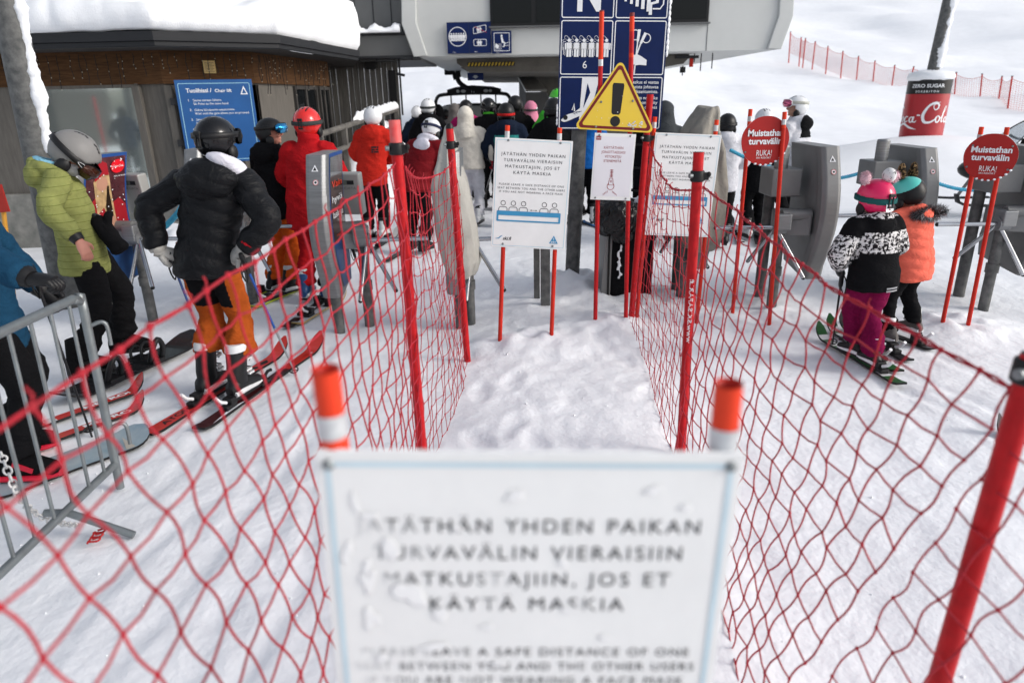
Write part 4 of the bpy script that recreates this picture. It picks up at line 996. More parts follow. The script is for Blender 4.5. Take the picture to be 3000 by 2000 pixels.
# ---------------------------------------------------------------- skis, boards, poles
def ski(label, tail, tip, top, acc=None, w_=.10, L=None, group='skis on the snow', z=.012, bind=True, bpos=.45, under=None, draw=None, tipmat=None, edge=black):
    a = gnd(*tail) if not isinstance(tail, Vector) else tail; b = gnd(*tip) if not isinstance(tip, Vector) else tip
    a = Vector((a.x, a.y, 0)); b = Vector((b.x, b.y, 0)); d = b-a; ln = d.length; rz = math.atan2(d.y, d.x)
    if under: u_ = gnd(*under); bpos = (Vector((u_.x, u_.y, 0))-a).dot(d)/(ln*ln)
    root = thing('ski', label, 'ski', (a.x, a.y, z), rz, group); mb = MB(); rs = []; N = 36; tops = []
    for i in range(N+1):
        t = i/N; x = ln*t; wd = w_*(.80+.28*(2*t-1)**2)
        if t > .93: wd *= math.sqrt(max(.04, 1-((t-.93)/.07)**2*.96))
        if t < .02: wd *= .85
        zz = .11*max(0, (t-.86)/.14)**1.8+.012*max(0, (.05-t)/.05); h = .014
        rs.append([Vector((x, -wd/2, zz)), Vector((x, wd/2, zz)), Vector((x, wd/2*.96, zz+h)), Vector((x, -wd/2*.96, zz+h))]); tops.append((x, wd, zz+h))
    mb.rings(rs, edge, True, False); o = len(mb.v)
    for i in range(N):
        (x0, w0, z0), (x1, w1, z1) = tops[i], tops[i+1]; m = top
        t = i/N
        if acc and acc[1](t): m = acc[0]
        mb.add([(x0, -w0*.47, z0+.001), (x0, w0*.47, z0+.001), (x1, w1*.47, z1+.001), (x1, -w1*.47, z1+.001)], [(0, 3, 2, 1)], m, True)
    if draw:
        f = Face(mb, (0, 0, .014), (1, 0, 0), (0, 1, 0), .0022); draw(f, ln, w_)
    mb.build('ski_body', root)
    if bind:
        x0 = ln*bpos
        for nm, x, sgn in (('toe_binding', x0+.21, 1), ('heel_binding', x0-.19, -1)):
            m2 = MB(); m2.box((x, 0, .03), (.11, .062, .03), black); m2.box((x-sgn*.02, 0, .062), (.06, .07, .045), black); m2.tube([(x+sgn*.02, 0, .06), (x+sgn*.07, 0, .085), (x+sgn*.11, 0, .08 if sgn > 0 else .13)], .013, black if sgn > 0 else signwhite, 6); m2.build(nm, root, bevel=.006)
    return root
def pole(label, grip, tip, shaft, gripm=black, shaft2=None, group='ski poles', basket=black, r=.0085):
    g = Vector(grip); t = Vector(tip); d = (t-g).normalized(); root = thing('ski_pole', label, 'ski pole', t, 0, group); g = g-t; mid = g.lerp(Vector(), .55)
    mb = MB()
    if shaft2: mb.tube([g, mid], r, shaft, 10); mb.tube([mid, Vector()], [r, r*.7], shaft2, 10)
    else: mb.tube([g, Vector()], [r, r*.7], shaft, 10)
    mb.build('shaft', root)
    mb = MB(); mb.tube([g-d*.03, g, g+d*.03, g+d*.10, g+d*.13], [.012, .017, .0155, .0165, .012], gripm, 10, sub=2); mb.build('grip', root)
    mb = MB(); c = Vector()-d*.06; a, b_ = frame_of(d); mb.tube([c+(a*math.cos(q)+b_*math.sin(q))*.03 for q in [2*math.pi*i/12 for i in range(12)]], .005, basket, 5, closed=True)
    for q in range(3): mb.tube([c, c+(a*math.cos(q*2.1)+b_*math.sin(q*2.1))*.03], .004, basket, 5)
    mb.build('basket', root)
    mb = MB(); mb.tube([g, g+Vector((.03, -.02, -.06)), g+Vector((.02, -.03, -.15)), g+Vector((-.01, -.02, -.08)), g], .005, rubber, 5, sub=3); mb.build('strap', root)
    return root
def board(label, cat, P, Q, w_, top, z=.02): pass
# ---------------------------------------------------------------- the people of the photograph
blackcloth = cloth('black cloth', (.007, .007, .008)); blackpuff = cloth('black puffer cloth', (.008, .0085, .010), rough=.5, spec=.14, fold=.42, fs=6)
orangec = cloth('rust orange cloth', (.36, .072, .012)); orange2 = cloth('bright orange cloth', (.62, .10, .014))
redc = cloth('red cloth', (.40, .010, .014)); redc2 = cloth('tomato red cloth', (.47, .022, .014)); wine = cloth('dark red padded cloth', (.16, .008, .012), rough=.6)
whitec = cloth('white cloth', (.58, .58, .62)); cream = cloth('off white padded cloth', (.60, .565, .50), fold=.3); lav = cloth('white fleece', (.62, .61, .68))
greenc = cloth('lime green cloth', (.225, .24, .08))
n_ = greenc.node_tree; _b = n_.nodes['Principled BSDF']; _src = _b.inputs['Base Color'].links[0].from_socket; _tc = n_.nodes.new('ShaderNodeTexCoord'); _sx = n_.nodes.new('ShaderNodeSeparateXYZ'); n_.links.new(_tc.outputs['Object'], _sx.inputs[0])
_m = n_.nodes.new('ShaderNodeMath'); _m.operation = 'MULTIPLY'; _m.inputs[1].default_value = 1/.052; n_.links.new(_sx.outputs['Z'], _m.inputs[0]); _fr = n_.nodes.new('ShaderNodeMath'); _fr.operation = 'FRACT'; n_.links.new(_m.outputs[0], _fr.inputs[0]); _lt = n_.nodes.new('ShaderNodeMath'); _lt.operation = 'LESS_THAN'; _lt.inputs[1].default_value = .07; n_.links.new(_fr.outputs[0], _lt.inputs[0])
_mx = n_.nodes.new('ShaderNodeMix'); _mx.data_type = 'RGBA'; _mx.inputs['B'].default_value = (.12, .14, .035, 1); n_.links.new(_lt.outputs[0], _mx.inputs['Factor']); n_.links.new(_src, _mx.inputs['A']); n_.links.new(_mx.outputs['Result'], _b.inputs['Base Color']); bluec = cloth('petrol blue cloth', (.010, .046, .092)); tealc = cloth('teal cloth', (.03, .22, .21))
navyc = cloth('dark navy cloth', (.010, .016, .032)); pinkc = cloth('pink cloth', (.55, .20, .29)); mag = cloth('magenta cloth', (.15, .005, .042)); greyc = cloth('grey cloth', (.13, .12, .115))
coral = cloth('coral padded cloth', (.78, .15, .10), rough=.8); slate = cloth('slate grey cloth', (.05, .055, .06)); magj = cloth('magenta jacket cloth', (.36, .012, .11))
brightblue = cloth('bright blue cloth', (.012, .12, .42)); leop = cloth('leopard print cloth', (.012, .010, .012), vs=50, col2=(.62, .60, .60), thr=(.47, .53), var=0)
camo = cloth('dark camouflage cloth', (.012, .013, .016), vs=16, col2=(.10, .20, .30), thr=(.58, .62), var=0)
hgrey = plast('matt grey helmet', (.20, .195, .19), rough=.5); hblack = plast('gloss black helmet', (.006, .006, .007), rough=.14, coat=.22); hmatt = plast('matt black helmet', (.009, .009, .010), rough=.42)
hred = plast('red helmet', (.62, .022, .02), rough=.22, coat=.5); hwhite = plast('white helmet', (.70, .71, .73), rough=.3, coat=.3); hgreen = plast('green helmet', (.07, .52, .03), rough=.3, coat=.4)
hpink = plast('neon pink helmet', (.68, .012, .10), rough=.3, coat=.4); hteal = plast('mint helmet', (.10, .55, .48), rough=.3, coat=.4)
strapgrey = cloth('dark grey strap', (.05, .055, .055)); strapred = cloth('red strap', (.45, .02, .02)); strapnavy = cloth('navy strap', (.03, .035, .07))
bluelens = M('blue mirror lens', (.05, .38, .75), .08, .85); orangelens = M('dark orange goggle lens', (.05, .016, .008), .12, .3); pinklens = M('pink mirror lens', (.55, .12, .22), .1, .8)
gglove = cloth('pale grey glove leather', (.40, .385, .36), rough=.6); bootblue = plast('blue boot shell', (.02, .07, .20)); bootwhite = plast('white boot shell', (.62, .63, .64)); bootred = plast('red boot sole', (.55, .015, .04))
Q = 'skiers waiting in the lift queue'
# lime jacket snowboarder looking down
def greenfn(Cn, C):
    z = C[:, 2]; return ((np.mod(z*1.0+.02*np.sin(C[:, 0]*9), .047) < .0028)).astype(int)
greenline = cloth('lime green cloth seam', (.15, .175, .05))
AR = dict(L=(aty(262, 632, 4.85), (-1, -.6, -.4)), R=(aty(232, 706, 4.42), (1, -.7, -.2)), gL=((.1, 1, -.55), (0.3, -.3, -.9), (.6, .2, .3)))
def smithmarks(h, T, rx, ry, rz):
    mb = MB(); W = signwhite
    for c, k in ((35, 1.), (150, .6)):
        pts = []
        for i in range(19):
            q = 2*math.pi*i/18; a = R(c+math.cos(q)*17*k); z = .004-.01*(1-math.sin(a))+math.sin(q)*.013*k*abs(math.sin(q))**.3
            g = math.sqrt(max(0, 1-(z/rz)**2))*1.098; pts.append(T((rx*math.cos(a)*g, ry*math.sin(a)*g, z)))
        mb.tube(pts[:-1], .0016, W, 4, closed=True)
    mb.build('strap_emblem', h)
pg, ig = person('person in lime green jacket and grey helmet looking down at a snowboard', None, (112, 347), -62, group=None, lean=4, jacket=greenc, pants=blackcloth, helmet=hgrey,
    hk=dict(strap=black, lens=orangelens, marks=smithmarks, vent=black, sc_=1.10*1.0), boots='snowboard', bm=(blackcloth, black), glove=black, arms=AR, hood='down', hem=.74, bulk=1.06, wrinkle=.009,
    head_pitch=52, head_yaw=-5, feet=[(385, 1052), (268, 1118)], dz=.07, bare='R', vox=.011, handcurl=.75, knee=.05, bodymat=skinred, roots=[R(-10), R(10)])
mb = MB(); u = ig['up']; s = ig['s']
mb.tube([u((-.07, .03, 1.53)), u((-.075, -.05, 1.55)), u((0, -.10, 1.57)), u((.075, -.05, 1.55)), u((.07, .03, 1.53))], .036*s, cloth('pale blue neck tube', (.20, .42, .55)), 10, sub=3); mb.build('neck_tube', pg)
h3 = ig['h3']; mm = MB(); mm.ell(h3((0, .055, -.06)), (.070*ig['hk'], .062*ig['hk'], .065*ig['hk']), whitec, 18, 12, ig['Hm']); fuse(mm, 'face_mask', pg, .009, 2)
mt = MB(); q0 = aty(280, 640, 4.83); q1 = aty(352, 728, 4.80); dq = (q1-q0)
mt.tube([q0-dq*.05, q0+dq*.1, q0+dq*.4, q0+dq*.75, q0+dq*1.0, q0+dq*1.06], [.03, .055, .062, .058, .066, .05], blackcloth, 14, sub=3); mt.tube([q0+dq*.35+Vector((.03, 0, .04)), q0+dq*.2+Vector((.07, 0, .06)), q0+dq*.05+Vector((.08, 0, .05))], [.03, .03, .018], blackcloth, 10, sub=2)
tag(fuse(mt, 'mitten', None, .009, 2, lambda P: .006*fbm(P*14, 3)), 'empty black mitten dangling from the gloved hand of the person in lime green', 'mitten')
# black puffer jacket, hands on hips
_d = gnd(842, 1030)-gnd(430, 1284); SKH = math.atan2(_d.y, _d.x)-math.pi/2+R(6)
def pfn3(Cn, C):
    z = Cn[:, 2]; x = C[:, 0]; y = C[:, 1]
    return ((z > .665) & ~((np.abs(x) > .135))).astype(int)
HIP = dict(L=((-.285, -.085, 1.005), (-1, -.15, .15)), R=((.285, -.095, 1.005), (1, -.15, .15)), gL=((.75, .5, -.3), (.4, .5, -.5), (0, -.2, -1)), gR=((-.75, .45, -.3), (-.3, .6, -.4), (0, -.2, -1)))
pb3, ib3 = person('person in black puffer jacket and rust orange trousers standing with hands on hips', None, (655, 329), -6, group=None, phem=.28, btop=.37, bighood=1.22, jacket=blackpuff, quilt=.105, chev=-.45, pmats=[orangec, blackcloth], pfn=pfn3,
    helmet=hblack, hk=dict(strap=black, gogup=.028, clip=True, lens=black, sc_=.92), boots='ski', bm=(black, bootwhite), glove=gglove, arms=HIP, hood='down', hem=.85, bulk=.98, wrinkle=.007, feet=[(628, 1160), (716, 1170)], roots=[SKH, SKH],
    hoodmat=(lav, .085), head_yaw=-14, head_pitch=4, vox=.0105, handcurl=.9, flare=1.12)
mb = MB(); mr = cloth('red cuff lining', (.42, .012, .02))
for k in 'LR':
    a = ib3['arm'][k]; d = (a[2]-a[1]).normalized(); mb.tube([a[2]-d*.095*ib3['s'], a[2]-d*.072*ib3['s']], [.070*ib3['s'], .066*ib3['s']], mr, 14)
mb.build('cuff_lining', pb3)
# black jacket, blue visor, looking right
person('person in black jacket and bright orange trousers with a blue mirrored visor', (835, 862), (790, 341), -28, group=None, jacket=blackcloth, pants=orange2, helmet=hmatt, hk=dict(strap=black, lens=bluelens, gogup=.045),
    bm=(black, bootwhite), arms=FRONT, hood='down', hem=.80, bulk=1.05, head_yaw=-58, vox=.0125, flare=1.1, bodymat=skinred, wrinkle=.008)
# red suit
person('person in an all red suit and glossy red helmet seen from behind', (935, 882), (905, 309), -8, group=None, jacket=redc, pants=redc2, helmet=hred, hk=dict(strap=strapgrey, clip=True, gogup=.008), bm=(bootblue, bootwhite),
    arms=FRONT, hood='collar', hem=.70, bulk=1.08, vox=.0125, pmats=[redc, blackcloth], pfn=lambda Cn, C: ((C[:, 0] > .03) & (C[:, 0] < .10) & (Cn[:, 2] < .62)).astype(int), wrinkle=.009)
# red jacket white helmet
pr6, ir6 = person('person in tomato red jacket and black trousers with a white helmet', (1105, 706), (1098, 307), -6, group=None, jacket=redc2, pants=blackcloth, helmet=hwhite, hk=dict(), bm=(bootwhite, black), arms=FRONT, hood='down', hem=.76, bulk=1.12, vox=.014, wrinkle=.009)
mb = MB(); u = ir6['up']; fp = Face(mb, u((.085, -.172, 1.26)), (1, 0, 0), (0, .12, 1), .004)
for k in range(3): fp.rect(-.05, -.045+.03*k, .05, -.022+.03*k, ink); fp.rect(-.02+.02*k, -.045+.03*k, -.012+.02*k, -.022+.03*k, redc2, 2)
mb.build('back_patch', pr6)
# dark red jacket with white hood, bending forward
person('person in dark red padded jacket with a white hood bending forward', (1225, 742), (1258, 336), -22, group=None, lean=14, jacket=wine, quilt=.13, pants=blackcloth, helmet=hwhite, hk=dict(strap=strapnavy, clip=True, gogup=.012), bm=(black, black), arms=HOLD, hood=None,
    hoodmat=(lav, .0), hem=.82, bulk=1.12, vox=.014, head_pitch=12)
# white jacket hood up
ARM8 = dict(L=((-.25, .25, 1.0), (-1, -.6, -.2)), R=((.37, .10, .99), (1, -.35, .05)))
pw8, iw8 = person('person in off white padded jacket with the hood up and white trousers', (1385, 662), (1358, 311), -8, group=None, jacket=cream, wrinkle=.004, qa=.006, quilt=.17, pants=whitec, bm=(bootwhite, black), arms=ARM8, hood='up', hem=.88, bulk=1.16, vox=.012, glove=cloth('red and cream glove', (.35, .02, .03)), bodymat=skin)
# far queue (placed along the queue by distance)
def at_d(px, py, y): p = aty(px, py, y); return Vector((p.x, y, 0))
def crowd(label, px, py, y, **k):
    d = dict(far=True, arms=HOLD, bulk=1.08, glove=black, bm=(black, black)); d.update(k)
    return person(label, at_d(px, 300, y), (px, py), d.pop('heading', 0), group=d.pop('group', Q), **d)
crowd('queueing skier in a white helmet and dark navy jacket beside the snow bank', 1220, 308, 14.6, jacket=navyc, pants=blackcloth, helmet=hwhite, heading=-6)
crowd('queueing skier in black with a tall white and grey helmet', 1252, 286, 12.8, jacket=blackcloth, pants=blackcloth, helmet=hwhite, hk=dict(strap=strapgrey), heading=-10, hood='down')
crowd('queueing skier under a pulled up black hood', 1283, 306, 16.2, jacket=blackcloth, pants=blackcloth, hood='up', heading=8)
crowd('queueing skier in a black cap and rust brown jacket far back', 1304, 318, 19.5, jacket=cloth('rust brown cloth', (.10, .03, .02)), pants=blackcloth, helmet=hmatt, hk=dict(vent=None))
crowd('queueing skier in a grey jacket with the grey hood up', 1331, 303, 14.4, jacket=greyc, pants=blackcloth, hood='up', heading=-8)
crowd('queueing skier in a magenta jacket and dark helmet', 1364, 290, 13.7, jacket=magj, pants=blackcloth, helmet=hmatt, hk=dict(strap=strapgrey))
def fn_g(Cn, C): return (((np.abs(Cn[:, 0]) > .27) & (Cn[:, 2] < 1.15)) | (Cn[:, 2] > 1.63)).astype(int)
crowd('queueing skier in a black jacket with green trim and black helmet', 1430, 284, 12.4, jmats=[blackcloth, cloth('green trim', (.06, .35, .03))], jfn=fn_g, pants=blackcloth, helmet=hblack, hood='collar', hk=dict(strap=black))
crowd('queueing skier far back in dark clothes and a black helmet', 1462, 301, 17.0, jacket=blackcloth, pants=blackcloth, helmet=hmatt)
def fn_t(Cn, C): return ((np.abs(Cn[:, 0]) < .19) & (Cn[:, 2] < 1.42) & (C[:, 1] < .02)).astype(int)
crowd('queueing child in a navy jacket with teal back and red goggle strap', 1482, 298, 10.6, jmats=[navyc, tealc], jfn=fn_t, pants=blackcloth, helmet=hmatt, hk=dict(strap=strapred, gogup=-.02), shouldr=1.05, hood='down', bulk=1.12)
furb = (M('brown fur', (.13, .085, .045), .9), M('pale brown fur', (.28, .20, .11), .9)); furg = (M('dark grey fur', (.05, .05, .052), .9), M('pale grey fur', (.36, .36, .37), .9))
crowd('queueing skier in a black coat with a brown fur hood', 1509, 277, 12.2, jacket=blackcloth, pants=blackcloth, helmet=hmatt, hood='down', quilt=.12, fur=(furb, (0, -.06, -.12), (.17, .17, .12), 1.7))
crowd('queueing skier in a pink hooded jacket and magenta trousers', 1555, 296, 13.2, jacket=pinkc, pants=mag, helmet=hwhite, hood='up', hk=dict(strap=strapgrey), hem=.84)
crowd('queueing skier in a bright green helmet and black jacket', 1634, 256, 12.0, jmats=[blackcloth, cloth('bright green cloth', (.06, .42, .04))], jfn=lambda Cn, C: ((Cn[:, 0] < -.15) & (Cn[:, 2] > 1.15)).astype(int), pants=blackcloth, helmet=hgreen, hk=dict(strap=signwhite), hood='down')
crowd('queueing skier in black camouflage jacket beside the large blue sign', 1622, 283, 9.6, jmats=[blackcloth, camo], jfn=lambda Cn, C: (Cn[:, 2] < 1.22).astype(int), pants=blackcloth, helmet=hmatt, hood='down', hk=dict(strap=black))
crowd('skier in a bright blue jacket half hidden behind the signs', 1722, 300, 10.6, jacket=brightblue, pants=blackcloth, helmet=hmatt, hem=.86, group=None, bm=(bootwhite, black))
crowd('skier in a slate grey hooded jacket right of the large blue sign', 1950, 296, 9.2, jacket=slate, pants=blackcloth, hood='up', group=None)
crowd('skier in a white jacket with a black helmet behind the covered gate', 2134, 329, 8.8, jacket=whitec, pants=blackcloth, helmet=hmatt, hk=dict(strap=black), heading=-14, hem=.76, group=None, bulk=1.12, arms=FRONT)
person('skier in black with a white helmet behind the round red sign', (2205, 702), (2243, 315), 4, group=None, jacket=blackcloth, pants=blackcloth, helmet=hwhite, hk=dict(), bm=(bootwhite, black), hood='collar', hem=.66, bulk=1.12, vox=.014, flare=1.15)
blk2 = dict(jmats=[whitec, blackcloth], jfn=lambda Cn, C: (((C[:, 1] < -.09) & (Cn[:, 2] > 1.36)) | ((np.abs(Cn[:, 0]+.0) < .012) & (Cn[:, 2] < 1.3))).astype(int))
person('skier in a white jacket with black hood and goggles on a white helmet facing left', at_d(2345, 400, 9.4), (2332, 277), 38, group=None, pants=blackcloth, helmet=hwhite, hk=dict(strap=cloth('pale strap', (.45, .45, .4)), lens=pinklens, gogup=.055, frame=signwhite), arms=FRONT, hood='down', hem=.78, bulk=1.1, vox=.014, head_yaw=42, bm=(bootwhite, black), **blk2)
# the two children
def leofn(Cn, C):
    z = C[:, 2]; x = np.abs(C[:, 0]); torso = (z > KZ[0]) & (z < KZ[1]) & (x < .19); sleeve = (x >= .185) & (z < KZ[2]); return (torso | sleeve | (z > KZ[3])).astype(int)
c1f = gnd(2525, 1062); hC = aty(2560, 540, c1f.y).z
KZ = (.655*hC, .768*hC, .752*hC, .84*hC)
def stripes(h, T, rx, ry, rz): pass
pinkpat = lambda u, v, z, m: (plast('dark teal strap band', (.02, .10, .10)) if -.22+.1*v < z < .12+.1*v and v < .5 else m)
pc1, ic1 = person('child in black and leopard print jacket, magenta trousers and pink helmet', c1f, (2560, 540), 14, group=None, jmats=[blackcloth, leop], jfn=leofn, pants=mag, helmet=hpink, hk=dict(vent=None, pattern=pinkpat, clip=True, strap=cloth('dark teal strap', (.02, .09, .09))),
    bm=(black, signwhite), arms=dict(L=((-.30, .16, .98), (-1, -.5, -.2)), R=((.28, .26, 1.0), (1, -.5, -.2))), hood='down', hem=.78, bulk=1.32, vox=.011, headscale=1.30, child=True, flare=1.2, feet=[(2492, 1052), (2545, 1082)], shouldr=1.1, wrinkle=.008)
mb = MB(); fl = cloth('pale pink fluff', (.66, .45, .50), bump=.8, bs=60); dal = cloth('white fur with black spots', (.66, .66, .66), vs=38, col2=(.01, .01, .01), thr=(.60, .63), var=0)
h3 = ic1['h3']; Hm = ic1['Hm']; k = ic1['hk']
def puff(c, r, m, n=340, sd=1):
    m_ = MB(); rd = random.Random(sd); m_.ell(c, (r*.8,)*3, m, 12, 8)
    for i in range(n):
        o = Vector((rd.gauss(0, 1), rd.gauss(0, 1), rd.gauss(0, 1))).normalized(); p = c+o*r*.72; w_ = frame_of(o)[0]*(r*.09); m_.add([p-w_, p+w_, p+o*r*rd.uniform(.3, .5)], [(0, 1, 2)], m)
    return m_
puff(h3((-.13, -.02, .17)), .045, fl, sd=2).build('ear_pompom', pc1); puff(h3((.13, -.02, .17)), .042, fl, sd=3).build('ear_pompom', pc1)
mb = MB(); mb.ell(h3((.045, -.06, .185)), (.038, .05, .05), dal, 14, 9); mb.build('spotted_bow', pc1)
mb = MB(); rf = M('reflective strip', (.6, .6, .62), .3, .3)
u = ic1['up']
for z in (.785, .815):
    mb.rings([[u((x, -.158*1.32*math.sqrt(max(.1, 1-(x/.27)**2))-.012, z+q)) for q in (0, .017)] for x in [-.02+.15*i/8 for i in range(9)]], rf, False)
mb.build('reflective_strip', pc1)
mb = MB(); fh = Face(mb, h3((0, -.166, -.035)), (1, 0, 0), Hm @ Vector((0, .1, 1))); fh.text('B', 0, -.03, .05, signwhite, w=.06, bold=.05)
for i in range(len(mb.v)): pass
mb.build('helmet_mark', pc1)
c2f = gnd(2625, 1040); 
yelm = plast('yellow green helmet stripe', (.45, .50, .05))
pat2 = lambda u, v, z, m: (black if (z < .34+.55*(u+.4)) else (yelm if (-.55 < z < -.22 and u < .1) else m))
pc2, ic2 = person('child in coral padded jacket with fur hood and a mint helmet with leopard ears', c2f, (2665, 528), 28, group=None, jacket=coral, quilt=.075, chev=.25, pants=blackcloth, helmet=hteal, hk=dict(vent=None, pattern=pat2), bm=(greyc, signwhite), arms=FRONT,
    hood='down', hem=.72, bulk=1.28, vox=.011, headscale=1.26, child=True, head_pitch=14, feet=[(2590, 1015), (2665, 985)], shouldr=1.05, bodymat=skin, fur=(furg, (.05, -.16, -.19), (.19, .20, .05), 1.7))
h3 = ic2['h3']; brleo = cloth('brown leopard fluff', (.02, .015, .01), vs=60, col2=(.22, .14, .07), thr=(.5, .55), var=0)
for q, sd in ((-.075, 5), (.10, 6)):
    c = h3((q, -.0, .185)); m_ = puff(c, .045, brleo, 260, sd); m_.ell(c+Vector((0, 0, .03)), (.034, .024, .052), brleo, 10, 8); m_.build('fluffy_ear', pc2)
# person at the left edge holding the barrier
AR1 = dict(L=((-.30, .22, .95), (-1, -.5, 0)), R=(aty(128, 838, 3.02), (.8, -.6, -.3)), gR=((.2, 1, -.15), (0, -.1, -1), (-.9, .2, .1)))
p1b = gnd(95, 1415)
pl1, il1 = person('person in petrol blue jacket and black trousers gripping the steel barrier', None, None, -72, group=None, H=1.72, jacket=bluec, pants=blackcloth, helmet=hmatt, hk=dict(strap=black), boots='snowboard', bm=(blackcloth, bootred), glove=black, arms=AR1, hood='down', hem=.72, bulk=1.1, wrinkle=.009,
    feet=[(82, 1335), (88, 1415)], vox=.012, handcurl=1.2, dz=.04, roots=[R(8), R(-12)])
# seen only as a reflection in the lodge window: a skier, a red pole and a timber hut across the run
person('skier in dark clothes mirrored in the large lodge window', Vector((-10.42, 1.6, 0)), None, 150, group=None, H=1.82, far=True, jacket=navyc, pants=slate, helmet=hmatt, arms=HOLD)
mb = MB(); mb.tube([(-10.78, 2.0, -.1), (-10.82, 2.0, 2.1)], .025, redpost, 8); tag(mb.build('marker_pole'), 'thin red pole mirrored in the large lodge window', 'pole')
opp = thing('timber_hut', 'dark timber hut with snowy roof mirrored in the large lodge window', 'hut')
mb = MB(); mb.box((-24.2, -13, 1.3), (5.2, 4, 2.8), darkwall)
for k in range(9): mb.box((-24.2, -10.97, .15+.3*k), (5.2, .04, .03), black)
mb.build('wall', opp); mb = MB(); mb.box((-24.2, -13, 2.95), (6.0, 5, .45), snow_soft); mb.build('snow_roof', opp, bevel=.12)
mb = MB(); mb.box((-23.2, -10.94, 1.4), (1.2, .05, 1.0), glassdark); mb.build('window', opp)
mb = MB(); mb.tube([(-10.9, .4, -.1), (-10.9, .4, 3.4)], .14, darkgalv, 12); tag(mb.build('steel_post'), 'thick steel post mirrored in the large lodge window', 'post')
# ---------------------------------------------------------------- skis, boards and poles
atred = plast('red ski top sheet', (.50, .03, .022), rough=.3, coat=.3); dkred = plast('dark wine ski top sheet', (.05, .008, .010), rough=.3, coat=.3); wht = plast('white ski top sheet', (.60, .60, .60), rough=.35); blk = plast('black ski top sheet', (.014, .014, .016), rough=.35)
grn = plast('green ski top sheet', (.012, .085, .022), rough=.35); lime = plast('lime edge', (.45, .55, .03)); bluet = plast('blue ski top sheet', (.02, .16, .42), rough=.35); tan = plast('tan ski base', (.42, .30, .12))
icy = M('frosted snow on ski', (.72, .74, .78), .8, vs=20, bump=.6, bs=40)
def dA(f, ln, w_):
    f.text('ATOMIC', ln*.20, -w_*.19, w_*.42, ink, w=.34, bold=.03); f.poly([(ln*.93, 0), (ln*.975, w_*.16), (ln*.945, 0), (ln*.975, -w_*.16)], ink)
    f.poly([(ln*.80, -w_*.3), (ln*.83, w_*.1), (ln*.78, w_*.25), (ln*.75, -w_*.1)], ink); f.circ(ln*.72, 0, w_*.22, ink)
def dB(f, ln, w_):
    f.text('ATOMIC', ln*.78, -w_*.19, w_*.42, atred, w=.34, bold=.03)
    f.poly([(ln*.05, -w_*.4), (ln*.2, -w_*.1), (ln*.28, -w_*.4)], icy); f.poly([(ln*.84, -.03), (ln*.9, .03), (ln*.93, .0), (ln*.9, -.03)], icy)
ski('red ski under the left boot of the black jacketed skier, dark lettering on its tail', (430, 1284), (842, 1030), atred, None, .105, draw=dA, under=(628, 1160))
ski('dark ski with a red tip nearest the net, under the black jacketed skier', (584, 1268), (945, 1014), dkred, (atred, lambda t: t > .62), .105, draw=dB, under=(716, 1170))
def dM(f, ln, w_):
    f.text('METRON', ln*.72, -w_*.2, w_*.45, signwhite, w=.36, bold=.04); f.poly([(ln*.9, 0), (ln*.97, w_*.25), (ln*.93, 0), (ln*.97, -w_*.25)], signwhite)
ski('red ski with white lettering nearer the wall, its tip past the barrier', (30, 1285), (428, 1142), atred, (wht, lambda t: .2 < t < .3), .10, draw=dM, bind=False)
ski('red ski with white lettering and a black rimmed tip beside the pale snowboard', (60, 1330), (430, 1196), atred, None, .10, draw=dM, bind=False)
def yb(px, py): return gnd(px, py)
ski('black ski with a lime edge under the skier in bright orange trousers', (742, 905), (905, 838), blk, (wht, lambda t: t < .25), .10, edge=lime)
ski('black and white ski beyond it with a lime edge under the orange trousered skier', (720, 880), (880, 815), blk, None, .10, edge=lime)
ski('black ski of the red suited skier beside the gate', (838, 966), (985, 855), blk, (wht, lambda t: .2 < t < .5), .10)
ski('white ski with a tan underside of the red suited skier', (868, 956), (1010, 872), wht, (blk, lambda t: .55 < t < .8), .10, edge=tan)
ski('ski under the left boot of the skier in tomato red', (1040, 738), (1130, 682), wht, (blk, lambda t: t > .5), .09)
ski('ski under the right boot of the skier in tomato red', (1082, 742), (1165, 690), blk, (wht, lambda t: t > .6), .09)
ski('ski of the bending skier in dark red', (1130, 770), (1268, 690), blk, None, .09)
ski('dark ski of the skier in white trousers', (1392, 668), (1330, 560), blk, (greyc, lambda t: t < .2), .10, bpos=.3)
ski('blue ski between the steel post and the notice', (1705, 652), (1780, 680), bluet, None, .10, bind=False)
ski('ski with a green tip behind the notice poles', (1690, 640), (1760, 602), blk, (grn, lambda t: t > .8), .1, bind=False)
ski('ski under the left boot of the skier behind the round sign', (2170, 715), (2140, 655), wht, (blk, lambda t: t > .5), .1)
ski('ski under the right boot of the skier behind the round sign', (2225, 722), (2200, 650), blk, (wht, lambda t: t > .5), .1)
grp = (wht, lambda t: .12 < t < .2 or .7 < t < .78 or .86 < t < .9)
ski('green ski nearest the net under the child in magenta trousers', (2640, 1136), (2392, 986), grn, grp, .085, bpos=.40)
ski('green ski farther from the net under the child in magenta trousers', (2632, 1098), (2424, 962), grn, grp, .085, bpos=.42)
ski('black ski nearer the net under the child in coral', (2662, 1066), (2460, 955), blk, (lime, lambda t: .84 < t < .87), .085, bpos=.42)
ski('black ski farther right under the child in coral', (2735, 1032), (2475, 936), blk, (lime, lambda t: .84 < t < .87), .085, bpos=.38)
ski('black and red ski tip peeking in beside the near right net pole', (3150, 1345), (2912, 1272), blk, (atred, lambda t: .55 < t < .88), .10, bind=False)
bluesh = plast('blue pole shaft', (.015, .075, .30), rough=.25); alu = M('bare aluminium shaft', (.45, .46, .47), .3, .9)
a = ib3['arm']['R']; gp = wpos(pb3, a[2])+Vector((.02, -.06, -.02))
pole('blue and silver ski pole in the right hand of the black jacketed skier', gp, gnd(868, 1098), bluesh, black, alu)
